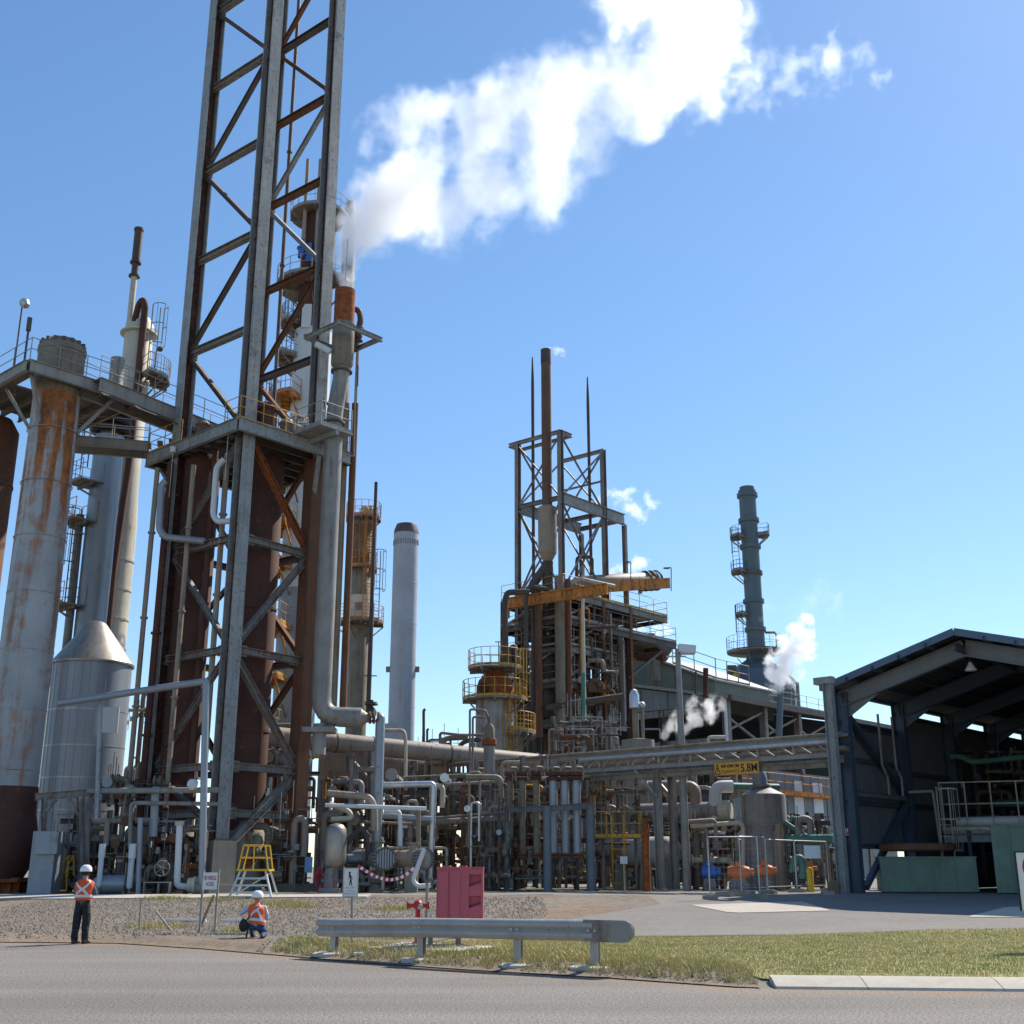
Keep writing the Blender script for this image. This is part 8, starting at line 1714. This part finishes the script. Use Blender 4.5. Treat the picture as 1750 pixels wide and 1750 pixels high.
    for x_ in (1060, 1128, 1160, 1190): a = P(x_, 1212, Yb - .1); q = MB(); q.box((a.x, Yb - .06, (a.z + zr(1119 + max(0, x_ - 1098) * .355 + 3, Yb)) / 2), (.25, .1, zr(1119 + max(0, x_ - 1098) * .355 + 3, Yb) - a.z)); build('pilaster', q, 'olive_cladding', t2, smooth=0)
    railing([P(1150, 1134, Yb), P(1224, 1160, Yb), P(1224, 1160, Yb) + E2 * 5], t2, 'grey_steel', h=1.6, sp=1.8, r=.04)
    Yd = 89.0; a = P(1060, 1108, Yd); b = P(1140, 1116, Yd - 2); d = (b - a).normalized(); L = (b - a).length; r = M(18, 1112, Yd); dm = thing('rusty_drum', 'rust red drum with rounded end above the sloping roof', 'drum', a)
    q = MB(); q.lathe(a, [(0, 0), (r, .1), (r, L - .5), (r * .8, L - .1), (0, L + .1)], 28, axis=d); build('shell', q, 'brown_shell', dm, smooth=50)
    for k in (.25, .75): c = a + d * (L * k); q = MB(); q.box(c + UP * (-r - .6), (.5, 1.2, 1.6)); build('saddle', q, 'grey_steel', dm, smooth=0)
    q = MB(); q.cyl(P(1112, 1100, Yd - 1), P(1112, 1084, Yd - 1), .16, 10); q.cyl(P(1112, 1086, Yd - 1), P(1112, 1083, Yd - 1), .3, 10); build('vent_cap', q, 'dark_pipe', dm)
    for px, y0, y1, w, Yq, m, lab in ((1206, 1142, 1205, 9, 84.5, 'brown_shell', 'brown vent stack before the cladding of the dark building'), (1189, 1148, 1200, 4, 84.5, 'dark_pipe', 'thin dark vent pipe beside the brown vent stack')): q = MB(); q.cyl(P(px, y1, Yq), P(px, y0, Yq), M(w, 1170, Yq) / 2, 12); tag(build('roof_vent_pipe', q, m, None, origin=P(px, y1, Yq)), lab, 'vent pipe')
back_building()
def green_chimney():
    Y = 125.0; x = xr(1285, 980, Y); r = M(14.5, 980, Y); z = lambda v: zr(v, Y); t = thing('green_chimney', 'tall grey green banded chimney with ladders above the dark building', 'chimney', on(x, Y))
    q = MB(); q.lathe((x, Y, z(1125)), [(r * 1.02, 0), (r, z(845) - z(1125))], 40); build('shaft', q, 'chimney_green', t, smooth=50); q = MB(); q.lathe((x, Y, z(846)), [(r * 1.1, 0), (r * 1.05, .5), (r * .85, z(835) - z(846) - .2), (r * .88, z(833) - z(846)), (r * .7, z(833) - z(846)), (r * .7, -.5)], 36, cap=False); build('crown', q, 'chimney_green', t, smooth=30)
    for py in (847, 890, 935, 980, 1028, 1076): q = MB(); q.lathe((x, Y, z(py)), [(r, -.2), (r + .22, -.2), (r + .22, .2), (r, .2)], 40, cap=False); build('band_ring', q, 'dark_steel' if py == 980 else 'chimney_green', t, smooth=30)
    ring_platform(t, (x, Y), r, r + 1.2, -.6, .5, z(914), 'grey_steel', 'dark_steel', 6); ring_platform(t, (x, Y), r, r + 1.2, pi - .5, pi + .8, z(918), 'grey_steel', 'dark_steel', 6); ring_platform(t, (x, Y), r, r + 1.3, pi - .5, pi + .8, z(977), 'grey_steel', 'dark_steel', 6); ring_platform(t, (x, Y), r, r + 1.1, pi - .4, pi + .7, z(1050), 'grey_steel', 'dark_steel', 6); ring_platform(t, (x, Y), r, r + 2.2, 0, 2 * pi, z(1115), 'grey_steel', 'dark_steel', 24, h=1.6)
    for y0, y1 in ((977, 918), (1115, 1050)): cage_ladder(t, x - r - .8, Y - .5, z(y0), z(y1), (-.4, -1, 0), 'dark_steel', .7)
    q = MB(); q.tube(pix((1327, 1105, Y), (1326, 1082, Y), (1313, 1081, Y)), .08, 6); q.box(P(1316, 1081, Y), (1.0, .5, .15)); build('lamp_standard', q, 'dark_steel', t)
    zb = z(1190); q = MB(); q.lathe((x, Y, zb - 4), [(4.3, 0), (4.3, 4.2), (3.2, z(1150) - zb + 4), (r * 1.3, z(1128) - zb + 4), (r * 1.1, z(1120) - zb + 4)], 8); build('breech', q, 'chimney_green', t, smooth=0)
    for k in range(3): q = MB(); q.bar((x - 3.0 + k * .2, Y - 4.0, zb + k * .35 - .6), (x + 3.0 - k * .2, Y - 4.0, zb + k * .35 - .6), .2, .15); build('stiffener', q, 'chimney_green', t, smooth=0)
    q = MB(); q.tube([(x - 4.8, Y - 4, zb), (x - 2.9, Y - 4, zb + 1.8)], .3, 8); q.tube([(x - 5.8, Y - 4, zb), (x - 4.4, Y - 4, zb + 1.6)], .3, 8); build('stair_stringer', q, 'safety_yellow', t); q = MB(); q.box((x - 3.4, Y - 3.3, zb + 2.2), (.9, .9, 1.0)); q.box((x - 3.8, Y - 3.3, zb + 1.0), (2.6, 1.2, 1.4)); build('damper_drive', q, 'dark_steel', t)
    q = MB(); q.bar((x + 1.2, Y - 4.6, zb - 2), (x + 1.2, Y - 4.6, zb + 2.4), .25); q.bar((x + 3.0, Y - 4.6, zb - 2), (x + 3.0, Y - 4.6, zb + .8), .25); q.bar((x + 1.2, Y - 4.6, zb + 2.4), (x + 3.0, Y - 4.6, zb + .6), .25); build('duct_frame', q, 'grey_steel', t, smooth=0)
    q = MB(); b = P(1352, 1208, 118); q.tube([b, P(1353, 1178, 118), P(1344, 1176, 118)], .07, 6); tag(build('roof_lamp', q, 'galv_rail', None, origin=b), 'thin roof lamp post right of the steaming pipe', 'lamp')
green_chimney()
# ------------------------------------------------------------------ steam: closed volumes shaped like the plumes, density worn away by noise
def steam(name_label, blobs, dens, nscale, edge=0.35, amp=0.9, detail=5.0, thr=0.12, vox=None, aniso=0.62, warp=0.0, parent=None):
    """blobs: (px, py, distance, radius in px)"""
    B = [(P(a, b, c), M(r, b, c)) for a, b, c, r in blobs]; org = B[0][0]
    q = MB()
    for c, r in B: q.ball(c, r * 1.12, 14, 9)
    me = bpy.data.meshes.new('hull'); me.from_pydata([(x - org.x, y - org.y, z - org.z) for x, y, z in q.v], [], q.f)
    o = link('hull', me); rm = o.modifiers.new('r', 'REMESH'); rm.mode = 'VOXEL'; rm.voxel_size = vox or max(.12, min(r for c, r in B) * .35)
    bpy.context.view_layer.update()
    m2 = bpy.data.meshes.new_from_object(o.evaluated_get(bpy.context.evaluated_depsgraph_get())); bpy.data.objects.remove(o); m2.name = 'steam_plume'
    m = bpy.data.materials.new('steam'); m.use_nodes = True; nd, lk = m.node_tree.nodes, m.node_tree.links; nd.clear()
    out = nd.new('ShaderNodeOutputMaterial'); vol = nd.new('ShaderNodeVolumePrincipled'); lk.new(vol.outputs[0], out.inputs['Volume'])
    vol.inputs['Color'].default_value = (0.998, 0.998, 1.0, 1); vol.inputs['Anisotropy'].default_value = aniso
    tc = nd.new('ShaderNodeTexCoord'); src = tc.outputs['Object']
    if warp:
        wn_ = N(nd, 'ShaderNodeTexNoise', Scale=nscale * .5, Detail=2.0); lk.new(src, wn_.inputs['Vector']); sb = N(nd, 'ShaderNodeVectorMath', operation='SUBTRACT'); lk.new(wn_.outputs['Color'], sb.inputs[0]); sb.inputs[1].default_value = (.5, .5, .5)
        sc_ = N(nd, 'ShaderNodeVectorMath', operation='SCALE'); sc_.inputs['Scale'].default_value = warp; lk.new(sb.outputs[0], sc_.inputs[0]); ad_ = N(nd, 'ShaderNodeVectorMath', operation='ADD'); lk.new(src, ad_.inputs[0]); lk.new(sc_.outputs[0], ad_.inputs[1]); src = ad_.outputs[0]
    cur = None
    for c, r in B:
        d = N(nd, 'ShaderNodeVectorMath', operation='DISTANCE'); lk.new(src, d.inputs[0]); d.inputs[1].default_value = tuple(c - org)
        k = N(nd, 'ShaderNodeMath', operation='MULTIPLY_ADD'); lk.new(d.outputs['Value'], k.inputs[0]); k.inputs[1].default_value = -1.0 / r; k.inputs[2].default_value = 1.0
        if cur is None: cur = k.outputs[0]
        else:
            mx = N(nd, 'ShaderNodeMath', operation='SMOOTH_MAX'); mx.inputs[2].default_value = 0.25; lk.new(cur, mx.inputs[0]); lk.new(k.outputs[0], mx.inputs[1]); cur = mx.outputs[0]
    ns = N(nd, 'ShaderNodeTexNoise', Scale=nscale, Detail=detail, Roughness=0.62); lk.new(tc.outputs['Object'], ns.inputs['Vector'])
    na = N(nd, 'ShaderNodeMath', operation='MULTIPLY_ADD'); lk.new(ns.outputs['Fac'], na.inputs[0]); na.inputs[1].default_value = amp * 2; na.inputs[2].default_value = -amp
    ad = N(nd, 'ShaderNodeMath', operation='ADD'); lk.new(cur, ad.inputs[0]); lk.new(na.outputs[0], ad.inputs[1])
    mr = N(nd, 'ShaderNodeMapRange', interpolation_type='SMOOTHSTEP'); lk.new(ad.outputs[0], mr.inputs['Value']); mr.inputs['From Min'].default_value = thr; mr.inputs['From Max'].default_value = thr + edge; mr.inputs['To Max'].default_value = dens
    # nothing outside the blobs themselves
    cl = N(nd, 'ShaderNodeMapRange'); lk.new(cur, cl.inputs['Value']); cl.inputs['From Min'].default_value = -0.08; cl.inputs['From Max'].default_value = 0.12
    ml = N(nd, 'ShaderNodeMath', operation='MULTIPLY'); lk.new(mr.outputs[0], ml.inputs[0]); lk.new(cl.outputs[0], ml.inputs[1]); lk.new(ml.outputs[0], vol.inputs['Density'])
    m2.materials.clear(); m2.materials.append(m)
    s = link('steam_plume' if parent is None else 'plume_root', m2); s.location = org
    if parent is None: tag(s, name_label, 'steam')
    else: s.parent = parent; s.location = org - parent.location
    return s
big = steam('big white steam plume streaming from the rust topped vent stack', [(640, 375, 49.4, 55), (655, 355, 49.5, 85), (700, 320, 50, 110), (690, 240, 50.5, 85), (745, 350, 50, 100), (765, 270, 50.5, 125), (835, 300, 51, 125), (840, 215, 51, 115), (915, 280, 51.5, 120), (935, 180, 52, 120), (985, 230, 52, 100), (1000, 140, 52.5, 85), (1050, 185, 53, 75), (1100, 150, 53.5, 90), (1150, 110, 54, 120), (1185, 150, 54, 90), (1220, 80, 54.5, 100), (1130, 30, 54.5, 110), (1190, -30, 55, 120), (1070, -10, 55, 80)], .36, .40, edge=.7, amp=2.3, detail=10, thr=.16, vox=.5, warp=2.4)
steam('', [(589, 503, 48.45, 15), (589, 488, 48.5, 18), (590, 468, 48.6, 23), (594, 442, 48.7, 32), (604, 415, 48.9, 42), (622, 388, 49.1, 55), (650, 362, 49.3, 70), (690, 340, 49.6, 75)], 1.0, .95, edge=.6, amp=1.1, detail=8, thr=.02, vox=.3, warp=.9, parent=big)
steam('faint drifting wisp of steam past the tip of the big plume', [(1290, 120, 56, 75), (1340, 140, 56, 65), (1390, 120, 56, 60), (1440, 98, 56, 65), (1485, 100, 56, 60)], .13, .75, edge=.6, amp=2.4, detail=8, thr=.55, vox=.5, warp=2.5)
steam('small bright steam puff from the grey green pipe beside the chimney', [(1330, 1172, 77.5, 16), (1322, 1158, 77.5, 22), (1340, 1140, 78, 38), (1356, 1112, 78.5, 40), (1368, 1080, 79, 27), (1378, 1062, 79, 17)], 1.6, 1.1, edge=.3, amp=1.8, detail=8, thr=.2, vox=.3, warp=1.0)
steam('grey steam curling up before the dark building behind the lamp mast', [(1138, 1252, 65, 14), (1158, 1238, 65.2, 28), (1184, 1222, 65.5, 34), (1212, 1212, 66, 30), (1235, 1204, 66, 18)], 1.1, 1.3, edge=.4, amp=2.0, detail=8, thr=.3, vox=.25, warp=1.0)
steam('little steam wisp trailing from the upper part of the open frame', [(1030, 850, 80, 16), (1052, 848, 80, 24), (1076, 856, 80.5, 30), (1090, 876, 81, 26), (1112, 856, 81, 22)], .7, 1.0, edge=.5, amp=2.4, detail=8, thr=.5, vox=.3, warp=1.4)
steam('low steam wisp hanging over the yellow drum', [(1045, 978, 84, 16), (1068, 972, 84, 22), (1090, 962, 84, 26), (1104, 954, 84, 16)], .8, 1.0, edge=.5, amp=2.0, detail=8, thr=.3, vox=.3, warp=1.2)
steam('steam puff under the outer end of the pipe decks', [(1096, 1062, 92, 24), (1112, 1054, 92, 24), (1122, 1082, 92, 22), (1140, 1074, 92, 20)], .9, .9, edge=.5, amp=2.0, detail=8, thr=.35, vox=.35, warp=1.2)
steam('tiny wisp of steam leaving the brown flue tip', [(937, 599, 75.8, 10), (950, 600, 75.8, 10), (964, 602, 75.8, 9)], .9, 1.8, edge=.5, amp=1.8, thr=.3, vox=.2, warp=.5)
steam('thin haze of steam drifting right of the grey green chimney', [(1385, 1030, 90, 50), (1405, 1005, 90, 46), (1320, 1040, 90, 30), (1425, 1040, 90, 34)], .07, .7, edge=.7, amp=2.4, detail=8, thr=.5, vox=.6, warp=2.0)
